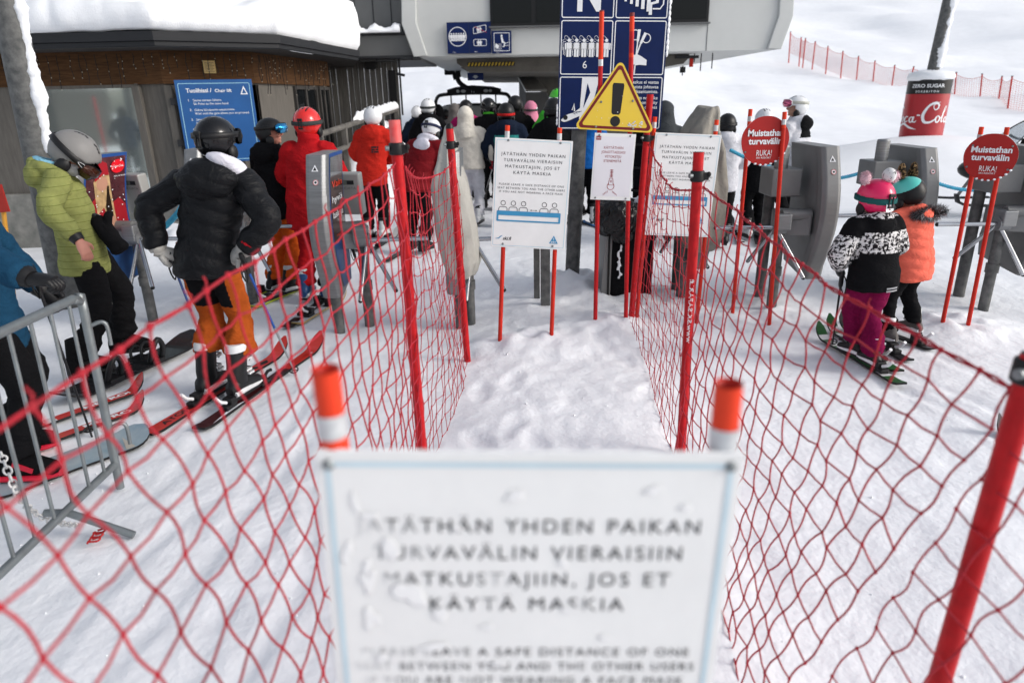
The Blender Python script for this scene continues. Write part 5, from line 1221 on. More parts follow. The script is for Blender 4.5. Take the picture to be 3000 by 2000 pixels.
a = ib3['arm']['L']; gp = wpos(pb3, a[2])+Vector((.06, .02, -.03))
pole('blue ski pole hanging behind the left hip of the black jacketed skier', gp, gnd(598, 1010), bluesh, black, alu)
a = iw8['arm']['R']; gp = wpos(pw8, a[2])
pole('pale ski pole in the red gloved hand of the skier in off white', gp, gnd(1455, 622), alu, black)
pole('second ski pole of the skier in off white, crossing the first', gp+Vector((.02, .05, 0)), gnd(1412, 596), alu, black)
a = ic1['arm']['L']; gp = wpos(pc1, a[2])
pole('short black ski pole planted left of the child in magenta trousers', gp+Vector((.03, 0, -.04)), gnd(2438, 1015), blk)
pole('short black ski pole between the two children', gp+Vector((.12, .05, -.04)), gnd(2482, 992), blk)
pole('red ski pole with a yellow basket beside the second gate', aty(1030, 720, gnd(1072, 850).y), gnd(1072, 850), plast('red pole shaft', (.55, .03, .02)), black, basket=lime)
a = il1['arm']['L']
pole('black ski pole slanting behind the barrier bars', aty(95, 790, gnd(270, 1275).y-.2), gnd(270, 1280), blk, black)
def snowboard(label, tail, nose, w_, top, draw=None, bindings=(), z=.03, up=.09):
    a = gnd(*tail); b = gnd(*nose); a.z = b.z = 0; d = b-a; ln = d.length; root = thing('snowboard', label, 'snowboard', (a.x, a.y, z), math.atan2(d.y, d.x)); mb = MB(); rs = []; N = 30; tp = []
    for i in range(N+1):
        t = i/N; e = min(t, 1-t); wd = w_*(.90+.12*abs(2*t-1))
        if e < .12: wd *= math.sqrt(max(.02, 1-((.12-e)/.12)**2*.98))
        zz = up*max(0, (.16-e)/.16)**1.6; x = ln*t
        rs.append([Vector((x, -wd/2, zz)), Vector((x, wd/2, zz)), Vector((x, wd/2, zz+.012)), Vector((x, -wd/2, zz+.012))]); tp.append((x, wd, zz+.0125))
    mb.rings(rs, black, True, False)
    for i in range(N):
        (x0, w0, z0), (x1, w1, z1) = tp[i], tp[i+1]; mb.add([(x0, -w0*.49, z0), (x0, w0*.49, z0), (x1, w1*.49, z1), (x1, -w1*.49, z1)], [(0, 3, 2, 1)], top, True)
    if draw: draw(Face(mb, (0, 0, .0125), (1, 0, 0), (0, 1, 0), .002), ln, w_)
    mb.build('deck', root)
    for t in bindings:
        m2 = MB(); x = ln*t; m2.box((x, 0, .025), (.12, .25, .025), black); m2.tube([(x-.055, -.09, .03), (x-.05, -.13, .13), (x, -.145, .20), (x+.05, -.13, .13), (x+.055, -.09, .03)], .02, black, 8, sub=3)
        for y, z_ in ((.08, .09), (-.03, .13)): m2.tube([(x-.06, y, .05), (x-.05, y+.01, z_), (x, y+.02, z_+.03), (x+.05, y+.01, z_), (x+.06, y, .05)], .012, black, 6, sub=2)
        m2.build('binding', root)
    return root
bdeck = plast('worn black snowboard deck', (.016, .016, .018), rough=.25, vs=14, col2=(.20, .21, .22), thr=(.62, .75)); icedeck = M('pale blue snowboard deck', (.22, .33, .40), .35, vs=7, col2=(.40, .46, .48), coat=.2)
snowboard('black snowboard under the feet of the person in lime green', (150, 1200), (572, 1008), .27, bdeck, None, (.33, .62))
def dI(f, ln, w_):
    st = plast('cream stripe', (.50, .46, .40))
    for q in (.80, .86): f.poly([(ln*q, -w_*.46), (ln*q+.05, -w_*.46), (ln*q+.12, w_*.40), (ln*q+.07, w_*.40)], st)
snowboard('pale blue snowboard with rounded nose lying beside the barrier', (-90, 1470), (436, 1276), .29, icedeck, dI, (), .015, .05)
# ================================================================ SIGNS
def W(mb, name, root, **k): return mb.build(name, root, loc=-Vector(root.location), **k)
def quad(TL, TR, BR, BL, y):
    """upright board on the plane y: centre of its lower edge, right and up directions, width, height"""
    p = [aty(q[0], q[1], y) for q in (TL, TR, BR, BL)]
    U = ((p[1]-p[0])+(p[2]-p[3]))/2; V = ((p[0]-p[3])+(p[1]-p[2]))/2; w_ = U.length; h = V.length; U.normalize(); V = (V-U*V.dot(U)).normalized()
    c = (p[0]+p[1]+p[2]+p[3])/4; return c-V*(h/2)-U*(w_/2), U, V, w_, h
SCR = []
def screw(mb, p, N, r=.009): m_ = MB(); m_.tube([p, p+N*.005], [r, r*.6], galv, 10); SCR.append(m_)
def screws(root):
    for m_ in SCR: W(m_, 'screw', root)
    SCR.clear()
def posts(root, pairs, y, ontop=None, r=.0165, bands=(0, .04, .085), m=redoff, mt=orangepost):
    for top, base in pairs:
        g = gnd(*base); b = Vector((g.x, y, -.15)); t = aty(top[0], top[1], y); d = (t-Vector((g.x, y, 0))).normalized(); b = Vector((g.x, y, 0))-d*.15; mb = MB()
        L = (t-b).length
        mb.tube([b, t-d*.16], r, m, 14, cap=False); mb.tube([t-d*.16, t-d*.001], r, mt, 14, cap=False); mb.tube([t-d*.002, t-d*.003, t-d*.03], [r, r*.8, r*.75], mt, 14); q = W(mb, 'post', root)
        if bands:
            mb = MB(); mb.tube([t-d*bands[2], t-d*bands[1]], r+.0012, tape, 14, cap=False); mb.build('reflective_band', q, loc=-Vector(root.location)*0)
PADW = .004
def distance_sign(name, label, TL, TR, BR, BL, y, pp, worn=False, r=.0165):
    O, U, V, w_, h = quad(TL, TR, BR, BL, y-.022)
    if worn: h = w_*1.42; O = O+V*0; O = aty(BL[0], BL[1], y-.022) if False else (aty(TL[0], TL[1], y-.022)-V*h)
    base = gnd(*pp[0][1]).lerp(gnd(*pp[1][1]), .5) if not worn else Vector((0, y, 0)); root = thing(name, label, 'sign', (base.x, y, 0), 0, 'keep your distance signs in the lift queue')
    if worn:
        for q, (top, _) in zip((0, 1), pp):
            t = aty(top[0], top[1], y); mb = MB(); b = Vector((t.x+.01*(1-2*q), y, -.1)); mb.tube([b, t-Vector((0, 0, .002))], r, orangepost, 24, cap=False); mb.tube([t, t-Vector((0, 0, .001)), t-Vector((0, 0, .05))], [r, r*.86, r*.84], redoff, 24, cap=False); mb.tube([t-Vector((0, 0, .05)), t-Vector((0, 0, .051))], [r*.84, .001], rubber, 24, cap=False)
            pq = W(mb, 'post', root); mb = MB(); mb.tube([t-Vector((0, 0, .094)), t-Vector((0, 0, .061))], r+.0009, tape, 24, cap=False); mb.build('reflective_band', pq)
    else: posts(root, pp, y, r=r)
    N = U.cross(V); mb = MB(); rot = Matrix((U, V, N)).transposed()
    mb.box(O+U*w_/2+V*h/2-N*.004, (w_, h, .008), whitepanel, rot); W(mb, 'board', root, bevel=.002)
    m1 = ink if not worn else fadeink
    mb = MB(); f = Face(mb, O, U, V); E = w_
    Y = lambda v: h-v*w_
    f.outline(.022*E, .022*E, E*(1-.022), h-.022*E, .02*E, .005*E if not worn else .0135*E, skyblue if not worn else paleblue)
    bd = .004 if not worn else .012
    for t, v, wd in (('JÄTÄTHÄN YHDEN PAIKAN', .215, .83), ('TURVAVÄLIN VIERAISIIN', .292, .755), ('MATKUSTAJIIN, JOS ET', .370, .71), ('KÄYTÄ MASKIA', .446, .49)):
        f.text(t, E*.5, Y(v), .041*E, m1, w=wd*E, sp=1.28)
    for t, v, wd in (('PLEASE LEAVE A SAFE DISTANCE OF ONE', .592, .85), ('SEAT BETWEEN YOU AND THE OTHER USERS', .640, .885), ('IF YOU ARE NOT WEARING A FACE MASK', .688, .84)):
        f.text(t, E*.5, Y(v), .027*E, m1, w=wd*E, sp=1.2)
    for cx_ in (.14, .275, .41, .685, .82):
        f.hoop(E*cx_, Y(.825), .030*E, .0075*E, ink, 1, 20); f.line([(E*(cx_-.055), Y(.925)), (E*(cx_-.055), Y(.895)), (E*(cx_-.04), Y(.875)), (E*(cx_+.04), Y(.875)), (E*(cx_+.055), Y(.895)), (E*(cx_+.055), Y(.925))], .0075*E, ink)
    f.line([(E*.51, Y(.905)), (E*.585, Y(.905))], .005*E, ink); f.poly([(E*.503, Y(.905)), (E*.518, Y(.893)), (E*.518, Y(.917))], ink, 2); f.poly([(E*.592, Y(.905)), (E*.577, Y(.917)), (E*.577, Y(.893))], ink, 2)
    f.ring(f.rr(E*.06, Y(1.065), E*.91, Y(.925), .012*E), f.rr(E*.085, Y(1.045), E*.885, Y(.985), .003*E), blueink, 2)
    f.text('ski.fi', E*.155, Y(1.315), .045*E, ink, al='l', shear=.3, bold=.02); f.line([(E*.055, Y(1.30)), (E*.10, Y(1.295)), (E*.125, Y(1.27)), (E*.15, Y(1.255))], [.004*E, .014*E, .014*E, .003*E], blueink)
    f.poly([(E*.78, Y(1.335)), (E*.90, Y(1.335)), (E*.84, Y(1.225))], blueink); f.text('SHKY', E*.84, Y(1.325), .022*E, signwhite, 2, w=.07*E, bold=.02); f.text('!', E*.84, Y(1.29), .035*E, signwhite, 2, bold=.02)
    pr = W(mb, 'lettering', root)
    mb = MB(); N2 = N
    for u, v in ((.03, .03), (.97, .03)) if worn else ((.17, .03), (.84, .03), (.16, 1.37), (.83, 1.37)): screw(mb, O+U*(u*E)+V*(h-v*E)+N2*.001, N2, .009 if not worn else .0085)
    screws(root)
    return root, O, U, V, w_, h, N
paleblue = plast('washed out blue line', (.52, .65, .72), rough=.5)
def fade_mat():
    m = bpy.data.materials.new('ink half covered by frost'); m.use_nodes = True; n = m.node_tree; L = n.links; b = n.nodes['Principled BSDF']; b.inputs['Roughness'].default_value = .55
    tc = n.nodes.new('ShaderNodeTexCoord'); sx = n.nodes.new('ShaderNodeSeparateXYZ'); L.new(tc.outputs['Object'], sx.inputs[0])
    t = n.nodes.new('ShaderNodeTexNoise'); t.inputs['Scale'].default_value = 17; t.inputs['Detail'].default_value = 5; L.new(tc.outputs['Object'], t.inputs['Vector'])
    r = n.nodes.new('ShaderNodeMapRange'); r.inputs[1].default_value = -.30; r.inputs[2].default_value = .0; r.inputs[3].default_value = .42; r.inputs[4].default_value = -.14; L.new(sx.outputs['X'], r.inputs[0])
    a = n.nodes.new('ShaderNodeMath'); a.operation = 'ADD'; L.new(t.outputs['Fac'], a.inputs[0]); L.new(r.outputs[0], a.inputs[1])
    q = n.nodes.new('ShaderNodeMapRange'); q.inputs[1].default_value = .52; q.inputs[2].default_value = .72; L.new(a.outputs[0], q.inputs[0])
    mx = n.nodes.new('ShaderNodeMix'); mx.data_type = 'RGBA'; mx.inputs['A'].default_value = (.015, .015, .017, 1); mx.inputs['B'].default_value = (.70, .71, .72, 1); L.new(q.outputs[0], mx.inputs['Factor']); L.new(mx.outputs['Result'], b.inputs['Base Color']); return m
fadeink = fade_mat()
S1 = distance_sign('distance_sign', 'crisp white distance sign with black text standing left of the steel post', (1446.5, 403.5), (1674.7, 412.6), (1658.6, 734), (1442, 721), gnd(1540, 1025).y, [((1487, 367), (1463.5, 1021)), ((1640, 374), (1615, 1030))])
yr = gnd(1955, 962).y
S2 = distance_sign('distance_sign', 'white distance sign seen through the right net, beside the yellow triangle', (1915, 388), (2104, 396), (2084, 695), (1894, 688), yr, [((1919, 342), (1865, 970)), ((2100, 351), (2045, 968))])
k1 = (aty(2155, 1340, 1.)-aty(920, 1330, 1.)).length; yn = S1[4]/k1
S3 = distance_sign('distance_sign', 'large blurred white distance sign in front, its text half covered by frost', (920, 1326), (2158, 1336), (2092, 2000), (968, 2000), yn, [((953, 1078), None), ((2136, 1120), None)], worn=True, r=.0180)
# frost and snow stuck on the near board
root, O, U, V, w_, h, N = S3; mb = MB(); rd = random.Random(11)
fr_m = M('stuck frost', (.80, .805, .81), .9, bump=.2, bs=90, spec=.1)
spots = [(.12, .17, .03, .010), (.48, .11, .035, .012), (.80, .09, .035, .010), (.88, .14, .022, .008), (.06, .28, .012, .04), (.10, .34, .02, .05), (.17, .27, .028, .04), (.20, .40, .05, .03), (.11, .47, .025, .03), (.29, .46, .03, .02), (.60, .44, .03, .01), (.25, .56, .05, .012), (.70, .53, .03, .008), (.40, .5, .02, .01), (.58, .30, .02, .012), (.33, .20, .02, .008), (.14, .60, .03, .015), (.085, .13, .012, .03), (.42, .62, .03, .008)]
for a, b, ra, rb in spots:
    for k in range(3):
        a2 = a+rd.uniform(-.5, .5)*ra; b2 = b+rd.uniform(-.6, .6)*rb; mb.ell(O+U*(a2*w_)+V*(h-b2*w_)+N*.00165, (ra*w_*rd.uniform(.35, .7), rb*w_*rd.uniform(.5, .9), .00022), fr_m, 14, 6, Matrix((U, V, N)).transposed() @ Matrix.Rotation(rd.uniform(-.5, .5), 3, 'Z'))
n = 50; rs = []
for i in range(n+1):
    a = w_*i/n; q = .0015+.0022*abs(math.sin(i*.9+math.sin(i*.37)*2))
    rs.append([O+U*a+V*(h+q*math.sin(t))-N*(.004-.0045*math.cos(t)) for t in [math.pi*j/5 for j in range(6)]])
mb.rings(rs, fr_m, True, True); tag(W(mb, 'frost', root), kind='stuff')
# ---- warning triangle and zip merge notice on one pair of poles
yt = gnd(1790, 976).y; ws = thing('warning_sign', 'yellow warning triangle with exclamation mark above a white notice on two tall red poles', 'sign', (gnd(1790, 976).x, yt, 0))
for top, base, bands in (((1763, 31), (1739, 966), ((0, .01, 'd'), (.01, .33, 'o'), (.33, .375, 't'), (.375, 3, 'r'))), ((1852, 38), (1838, 986), ((0, .025, 'd'), (.025, .125, 'o'), (.125, .27, 'r'), (.27, .30, 'o'), (.30, 3, 'r')))):
    g = gnd(*base); b = Vector((g.x, yt, 0)); t = aty(top[0], top[1], yt); d = (t-b).normalized(); L = (t-b).length; mb = MB()
    for a0, a1, c in bands:
        a1 = min(a1, L-.03)
        mb.tube([t-d*a1, t-d*a0], .0175+(.0008 if c == 't' else 0), {'d': M('dark red cap', (.18, .012, .012), .6), 'o': orangepost, 't': tape, 'r': redpost}[c], 14, cap=(c == 'd'))
    mb.tube([b-d*.12, b+d*.03], .019, rubber, 12); W(mb, 'post', ws)
tri = [aty(1805, 180, yt-.03), aty(1686, 374, yt-.03), aty(1913, 386, yt-.03)]
c = (tri[1]+tri[2])/2; U = (tri[2]-tri[1]).normalized(); V = Vector((0, 0, 1)); V = (V-U*V.dot(U)).normalized(); half = (tri[2]-tri[1]).length/2; hh = (tri[0]-c).dot(V); N = U.cross(V)
def tripoly(k, r):
    g = Vector((0, hh*.335)); P = [Vector((-half, 0)), Vector((half, 0)), Vector((0, hh))]; P = [g+(p-g)*k for p in P]; o = []
    for i in range(3):
        p = P[i]; a = (P[i-1]-p).normalized(); b = (P[(i+1) % 3]-p).normalized(); bi = (a+b).normalized(); half_a = a.angle(b)/2; dist = r/math.sin(half_a); ce = p+bi*dist
        s0 = ce+Vector((-a.y, a.x))*-r if False else None
        n1 = Vector((a.y, -a.x)); n1 = n1 if n1.dot(bi) < 0 else -n1; n2 = Vector((b.y, -b.x)); n2 = n2 if n2.dot(bi) < 0 else -n2
        a1 = math.atan2(n1.y, n1.x); a2 = math.atan2(n2.y, n2.x); da = (a2-a1+math.pi) % (2*math.pi)-math.pi
        o += [(ce.x+r*math.cos(a1+da*j/6), ce.y+r*math.sin(a1+da*j/6)) for j in range(7)]
    return o
yel2 = M('yellow sign face', (.76, .53, .035), .4, vs=5, col2=(.72, .50, .05)); dred = plast('dark red sign border', (.16, .010, .012), rough=.4)
mb = MB(); mb.prism(tripoly(1.06, .03), c, U, V, .006, yel2); W(mb, 'triangle_board', ws, bevel=.001)
mb = MB(); f = Face(mb, c, U, V); o_, i_ = tripoly(.985, .024), tripoly(.865, .014); f.ring(o_, i_, dred)
f.poly([(-.044, hh*.655), (-.038, hh*.69), (.038, hh*.69), (.044, hh*.655), (.034, hh*.255), (.024, hh*.225), (-.024, hh*.225), (-.034, hh*.255)], ink); f.circ(0, hh*.125, .038, ink)
rd = random.Random(4)
for k in range(26): f.circ(half*rd.uniform(.35, .72), hh*rd.uniform(.055, .14), rd.uniform(.003, .010), icy, 2, 7, rd.uniform(.002, .006))
for k in range(10): f.circ(half*rd.uniform(-.5, .2), hh*rd.uniform(.03, .6), rd.uniform(.001, .004), icy, 2, 6)
W(mb, 'warning_mark', ws)
mb = MB()
for a, b in ((-.40, .36), (.40, .40), (-.48, -.012), (.48, -.012)): screw(mb, c+U*(a*half)+V*(b*hh+.02)+N*.003, N, .009)
screws(ws)
O, U, V, w_, h = quad((1738, 390), (1857, 393), (1853, 589), (1734, 584), yt-.028); N = U.cross(V); rot = Matrix((U, V, N)).transposed()
mb = MB(); mb.box(O+U*w_/2+V*h/2-N*.004, (w_, h, .008), whitepanel, rot); W(mb, 'notice_board', ws, bevel=.002)
mb = MB(); f = Face(mb, O, U, V); pap = M('white paper', (.72, .71, .75), .6, var=.02, vs=6); rdk = plast('dark red print', (.30, .025, .03))
f.rect(.012, .03, w_-.012, h-.025, pap); E = w_
f.rect(.04*E, h-.16*E-.0, .16*E, h-.07*E-.0, rdk, 2); f.text('RUKA!', .10*E, h-.135*E, .04*E, signwhite, 3, w=.10*E)
for t, v, wd in (('KÄYTÄTHÄN', .36, .47), ('JONOTTAESSASI', .465, .58), ('VETOKETJU', .57, .40), ('ETENEMISTÄ', .675, .43)): f.text(t, E*.48, h-v*E, .062*E, rdk, 2, w=wd*E, sp=1.05)
for k in range(6): f.line([(E*(.44+.0*(k % 2)), h-(.86+.034*k)*E), (E*.52, h-(.86+.034*k)*E)], .014*E, rdk, 2)
f.line([(E*.48, h-.84*E), (E*.48, h-1.04*E)], .012*E, rdk, 2)
f.line([(E*.42, h-1.22*E), (E*.44, h-1.06*E), (E*.52, h-1.06*E), (E*.54, h-1.22*E), (E*.42, h-1.22*E)], .014*E, rdk, 2); f.outline(.465*E, h-1.16*E, .495*E, h-1.10*E, .003, .01*E, rdk, 2)
f.hoop(E*.48, h-1.25*E, .085*E, .014*E, rdk, 2, t0=125, t1=415)
for q in (-1, 1):
    for k in range(4): a = E*(.48+q*(.06+.032*k)); b = h-(1.36+.022*k)*E; f.line([(a-.012*E, b+.02*E*0), (a+.012*E*q+.0, b-.05*E)], .011*E, rdk, 2)
W(mb, 'notice_print', ws)
mb = MB()
for a, b in ((.11, .03), (.86, .03), (.12, .97), (.88, .97)): screw(mb, O+U*(a*w_)+V*(h*(1-b))+N*.002, N, .008)
screws(ws)
# ---- big blue rule sign on its steel post
yb_ = gnd(1675, 846).y-.1; g = gnd(1672, 846); bs_ = thing('lift_rules_sign', 'tall navy pictogram sign with white bordered panels on a thick steel post', 'sign', (g.x, yb_+.1, 0))
mb = MB(); tpx = aty(1697, 385, yb_+.1); mb.tube([(g.x, yb_+.1, -.2), tpx, tpx+Vector((0.01, 0, 2.4))], .073, darkgalv, 24); W(mb, 'post', bs_)
mb = MB(); a = aty(1877, 400, yb_+.12); b = aty(1877, 640, yb_+.12); mb.tube([(b.x, yb_+.12, -.2), (b.x, yb_+.12, .5), (a.x, yb_+.12, a.z), (a.x, yb_+.12, a.z+2.2)], .075, blackcloth, 20)
for k in range(5): mb.tube([(a.x, yb_+.12, .55+k*.22), (a.x, yb_+.12, .57+k*.22)], .078, black, 20)
W(mb, 'padded_post', bs_)
O, U, V, w_, h3_ = quad((1639, 0), (1961, 0), (1937, 382), (1636, 379), yb_-.02); N = U.cross(V); H_ = h3_*1.72
mb = MB(); mb.box(O+U*w_/2+V*H_/2-N*.01, (w_, H_, .02), navy, Matrix((U, V, N)).transposed()); W(mb, 'board', bs_, bevel=.003)
mb = MB(); f = Face(mb, O, U, V, .0016); s = w_; Wt = signwhite; rowh = h3_*.428
def cellbox(c, r): return (.012*s if c == 0 else .508*s), r*rowh+.010*s, (.492*s if c == 0 else .985*s), (r+1)*rowh-.008*s
for r in range(4):
    for c_ in range(2):
        a0, b0, a1, b1 = cellbox(c_, r); f.outline(a0, b0, a1, b1, .02*s, .009*s, Wt)
a0, b0, a1, b1 = cellbox(0, 1); cw = a1-a0; ch = b1-b0
for i in range(6):
    x = a0+cw*(.16+.145*i); y0 = b0+ch*.33; sz = ch*.34
    for q in (2, 1):
        f.circ(x-q*.014*s, y0+q*.012*s+sz*.90, sz*.105, Wt, 3-q); f.circ(x-q*.014*s, y0+q*.012*s+sz*.90, sz*.082, navy, 4-q); f.line([(x-q*.014*s-sz*.27, y0+q*.012*s+sz*.3), (x-q*.014*s-sz*.27, y0+q*.012*s+sz*.73), (x-q*.014*s-sz*.1, y0+q*.012*s+sz*.77)], .0045*s, Wt, 4-q)
        f.line([(x-q*.014*s-sz*.14, y0+q*.01*s), (x-q*.014*s-sz*.14, y0+q*.012*s+sz*.4)], .0045*s, Wt, 4-q)
    man(f, x, y0, sz, Wt, 4)
f.text('6', a0+cw*.48, b0+ch*.12, ch*.145, Wt)
a0, b0, a1, b1 = cellbox(1, 1); X = lambda u: a0+cw*u; Y = lambda v: b0+ch*v
f.line([(X(.33), Y(.0)), (X(.52), Y(.60))], .013*s, Wt); f.line([(X(.42), Y(.0)), (X(.455), Y(.62))], .012*s, Wt, 2)
f.line([(X(.455), Y(.62)), (X(.475), Y(.84))], [.022*s, .028*s], Wt, 2); f.line([(X(.515), Y(.58)), (X(.60), Y(.78))], [.022*s, .028*s], Wt, 3)
for q in ((.40, .74, .11), (.62, .68, .10)):
    f.hoop(X(q[0]), Y(q[1]), cw*q[2]*.8, .008*s, Wt, 1, 20)
f.poly([(X(.36), Y(.22)), (X(.38), Y(.36)), (X(.45), Y(.39)), (X(.54), Y(.35)), (X(.65), Y(.28)), (X(.65), Y(.18)), (X(.52), Y(.19)), (X(.44), Y(.18))], Wt, 4)
for k in range(4): f.circ(X(.375), Y(.22+.045*k), .014*s, Wt, 5, 12)
a0, b0, a1, b1 = cellbox(0, 0)
f.poly([(X(0)-0*s, 0)]*3, Wt) if False else None
f.poly([(a0+cw*.40, b0+ch*.02), (a0+cw*.44, b0+ch*.98), (a0+cw*.78, b0+ch*.98), (a0+cw*.66, b0+ch*.45), (a0+cw*.52, b0+ch*.30)], Wt)
f.poly([(a0+cw*.48, b0+ch*.40), (a0+cw*.55, b0+ch*.88), (a0+cw*.61, b0+ch*.70)], navy, 2)
P, _ = spline([Vector(q+(0,)) for q in ((.04, .16), (.14, .26), (.3, .32), (.46, .42), (.5, .30), (.3, .20), (.12, .13), (.04, .16))], [(1, 1)]*8, 4); f.poly([(a0+cw*p.x, b0+ch*p.y) for p in P[:-1]], Wt, 3)
f.circ(a0+cw*.13, b0+ch*.215, .022*s, ink, 4); f.line([(a0+cw*.26, b0+ch*.36), (a0+cw*.29, b0+ch*.48), (a0+cw*.31, b0+ch*.34)], [.01*s, .02*s, .012*s], Wt, 4)
for k in range(4): f.line([(a0+cw*(.24+.05*k), b0+ch*.33), (a0+cw*(.33+.04*k), b0+ch*(.28+.02*k))], .005*s, navy, 5)
a0, b0, a1, b1 = cellbox(1, 0)
for t, v in (('Laskettelukeskus ei vastaa', .875), ('hissilaitteista johtuvaa', .785), ('vaatteiden likaantumista.', .695), ('The company does not take', .575), ('any responsibility', .485), ('for dirty clothes', .395)): f.text(t, a1-.035*s, b0+ch*v, .030*s, Wt, al='r', bold=.008)
a0, b0, a1, b1 = cellbox(0, 2); f.text('N', a0+cw*.52, b0+ch*.14, ch*.62, Wt, bold=.03, w=cw*.45)
a0, b0, a1, b1 = cellbox(1, 2)
for k in range(5): x = a0+cw*(.18+.11*k); y0 = b0+ch*(.30-.045*k); f.line([(x, y0), (x, y0+ch*.26), (x+cw*.08, y0+ch*.32)], .022*s+.003*s*k, Wt, 1+k)
f.line([(a0+cw*.70, b0+ch*.17), (a0+cw*.84, b0+ch*.17), (a0+cw*.9, b0+ch*.25), (a0+cw*.9, b0+ch*.5)], .012*s, Wt, 7); f.line([(a0+cw*.66, b0+ch*.06), (a0+cw*.66, b0+ch*.26), (a0+cw*.78, b0+ch*.29), (a0+cw*.78, b0+ch*.5)], .03*s, Wt, 6)
W(mb, 'pictograms', bs_)
mb = MB()
for i in range(26):
    z = H_*(.35+.65*i/26); mb.ell(O+U*(w_+.004)+V*z-N*.01, (.012+.008*random.random(), .014, .03), snow_soft, 7, 5)
for i in range(9): mb.ell(O+U*(-.004)+V*(H_*(.02+.1*random.random()))-N*.01, (.010, .012, .02), snow_soft, 7, 5)
W(mb, 'snow', bs_)
# ---- round red signs
def round_sign(label, cpx, rpx, y, pp, yaw=0., rx=None):
    c = aty(cpx[0], cpx[1], y-.02); r = (aty(cpx[0], cpx[1]-rpx, y-.02)-c).length; gs = [gnd(*q[1]) for q in pp]; root = thing('round_sign', label, 'sign', ((gs[0].x+gs[1].x)/2, y, 0), 0, 'round red keep distance signs')
    U = Vector((math.cos(yaw), -math.sin(yaw), 0)); V = Vector((0.0, 0, 1)); V = (V+U*(-.0)).normalized(); N = U.cross(V)
    for top, base in pp:
        g = gnd(*base); t = aty(top[0], top[1], g.y); b = Vector((g.x, g.y, 0)); d = (t-b).normalized(); mb = MB(); mb.tube([b-d*.12, t-d*.12], .0165, redoff, 14, cap=False); mb.tube([t-d*.12, t], .0165, orangepost, 14); q = W(mb, 'post', root)
        mb = MB(); mb.tube([t-d*.095, t-d*.055], .0178, tape, 14, cap=False); mb.build('reflective_band', q)
    rr_ = plast('red round sign face', (.36, .013, .011), rough=.5, vs=3, var=.12)
    mb = MB(); P = [(r*math.cos(t)*(1+.01*math.sin(5*t)), r*math.sin(t)*(1+.008*math.sin(7*t))) for t in [2*math.pi*i/48 for i in range(48)]]
    ns = 6; vs = []; 
    mb.prism(P, c-N*.002, U, V, .005, rr_, signwhite); W(mb, 'disc', root, bevel=.001)
    mb = MB(); f = Face(mb, c, U, V, .0015); f.text('Muistathan', 0, r*.20, r*.26, signwhite, w=r*1.50, bold=.03); f.text('turvavälin', 0, r*-.13, r*.26, signwhite, w=r*1.40, bold=.03); f.text('RUKA!', 0, -r*.60, r*.24, signwhite, w=r*.64); f.text('SKI RESORT', 0, -r*.72, r*.075, signwhite, w=r*.62)
    W(mb, 'lettering', root); mb = MB()
    for a, b in ((-.72, .48), (.72, .48), (-.80, -.44), (.72, -.50)): screw(mb, c+U*(a*r)+V*(b*r)+N*.001, N, .008)
    for k in range(7): a = R(250+k*13); mb.ell(c+U*(r*.985*math.cos(a))+V*(r*.985*math.sin(a))+N*.002, (.012, .004, .008), icy, 7, 5)
    screws(root); tag(W(mb, 'snow_rim', root), kind='stuff'); return root
y1 = (gnd(2145, 925).y+gnd(2254, 955).y)/2
round_sign('round red sign with white text standing in front of the person in black', (2242, 413), 73, y1-.12, [((2199, 320), (2145, 928)), ((2299, 328), (2253, 955))])
y2 = gnd(2795, 975).y
round_sign('round red sign at the far right, turned towards the two children in helmets', (2901, 461), 68, y2-.08, [((2876, 372), (2756, 973)), ((2951, 373), (2832, 972))], yaw=R(38))
# ---- chair lift instructions on the lodge
b_ = thing('instruction_board', 'large blue chairlift instruction board fixed on brackets to the lodge wall', 'sign')
bl_ = M('blue instruction board', (.010, .085, .27), .4, var=.08, vs=4)
O, U, V, w_, h = quad((521, 238), (724, 234), (753, 484), (546, 476), 9.62)
U = Vector((math.cos(R(-18)), -math.sin(R(-18)), 0)); V = Vector((0, 0, 1)); N = U.cross(V); w_ *= 1.03
mb = MB(); mb.box(O+U*w_/2+V*h/2-N*.006, (w_, h, .012), bl_, Matrix((U, V, N)).transposed()); mb.build('board', b_, bevel=.003)
mb = MB(); f = Face(mb, O, U, V, .002); f.outline(.035*w_, .03*w_, .965*w_, h-.045*w_, .02, .008*w_, skyblue)
f.text('Tuolihissi /', .13*w_, h-.165*w_, .055*w_, signwhite, al='l', bold=.02, w=.33*w_); f.text('Chair lift', .50*w_, h-.165*w_, .042*w_, signwhite, al='l', w=.22*w_, bold=.015)
f.ring([(.83*w_, h-.20*w_), (.93*w_, h-.20*w_), (.88*w_, h-.085*w_)], [(.85*w_, h-.187*w_), (.91*w_, h-.187*w_), (.88*w_, h-.12*w_)], signwhite)
for i, (a, b) in enumerate((('Sauvat samaan käteen.', 'Ski Poles to the same hand.'), ('Odota lähtöportin avautumista.', 'Wait until the gate allows you to proceed.'), ('Siirry lähtöpaikalle.', 'Move to the waiting line.'), ('Pidä suksien kärjet ylhäällä.', 'Keep your ski tips up.'), ('Sulje turvakaari.', 'Close the safety bar.'), ('Avaa turvakaari.', 'Open the safety bar.'), ('Poistu ripeästi.', 'Leave the lift promptly.'))):
    y0 = h-(.28+.128*i)*w_; f.text('%d.' % (i+1), .14*w_, y0, .032*w_, signwhite, al='l'); f.text(a, .20*w_, y0, .030*w_, signwhite, al='l'); f.text(b, .20*w_, y0-.047*w_, .030*w_, signwhite, al='l')
mb.build('lettering', b_)
mb = MB()
for q in (.25, .75):
    for a in (-.03, .6): mb.box(O+U*(a*w_+.02)+V*(h*q)-N*.06, (.16, .05, .09), fascia, Matrix((U, N, V)).transposed())
mb.build('bracket', b_)
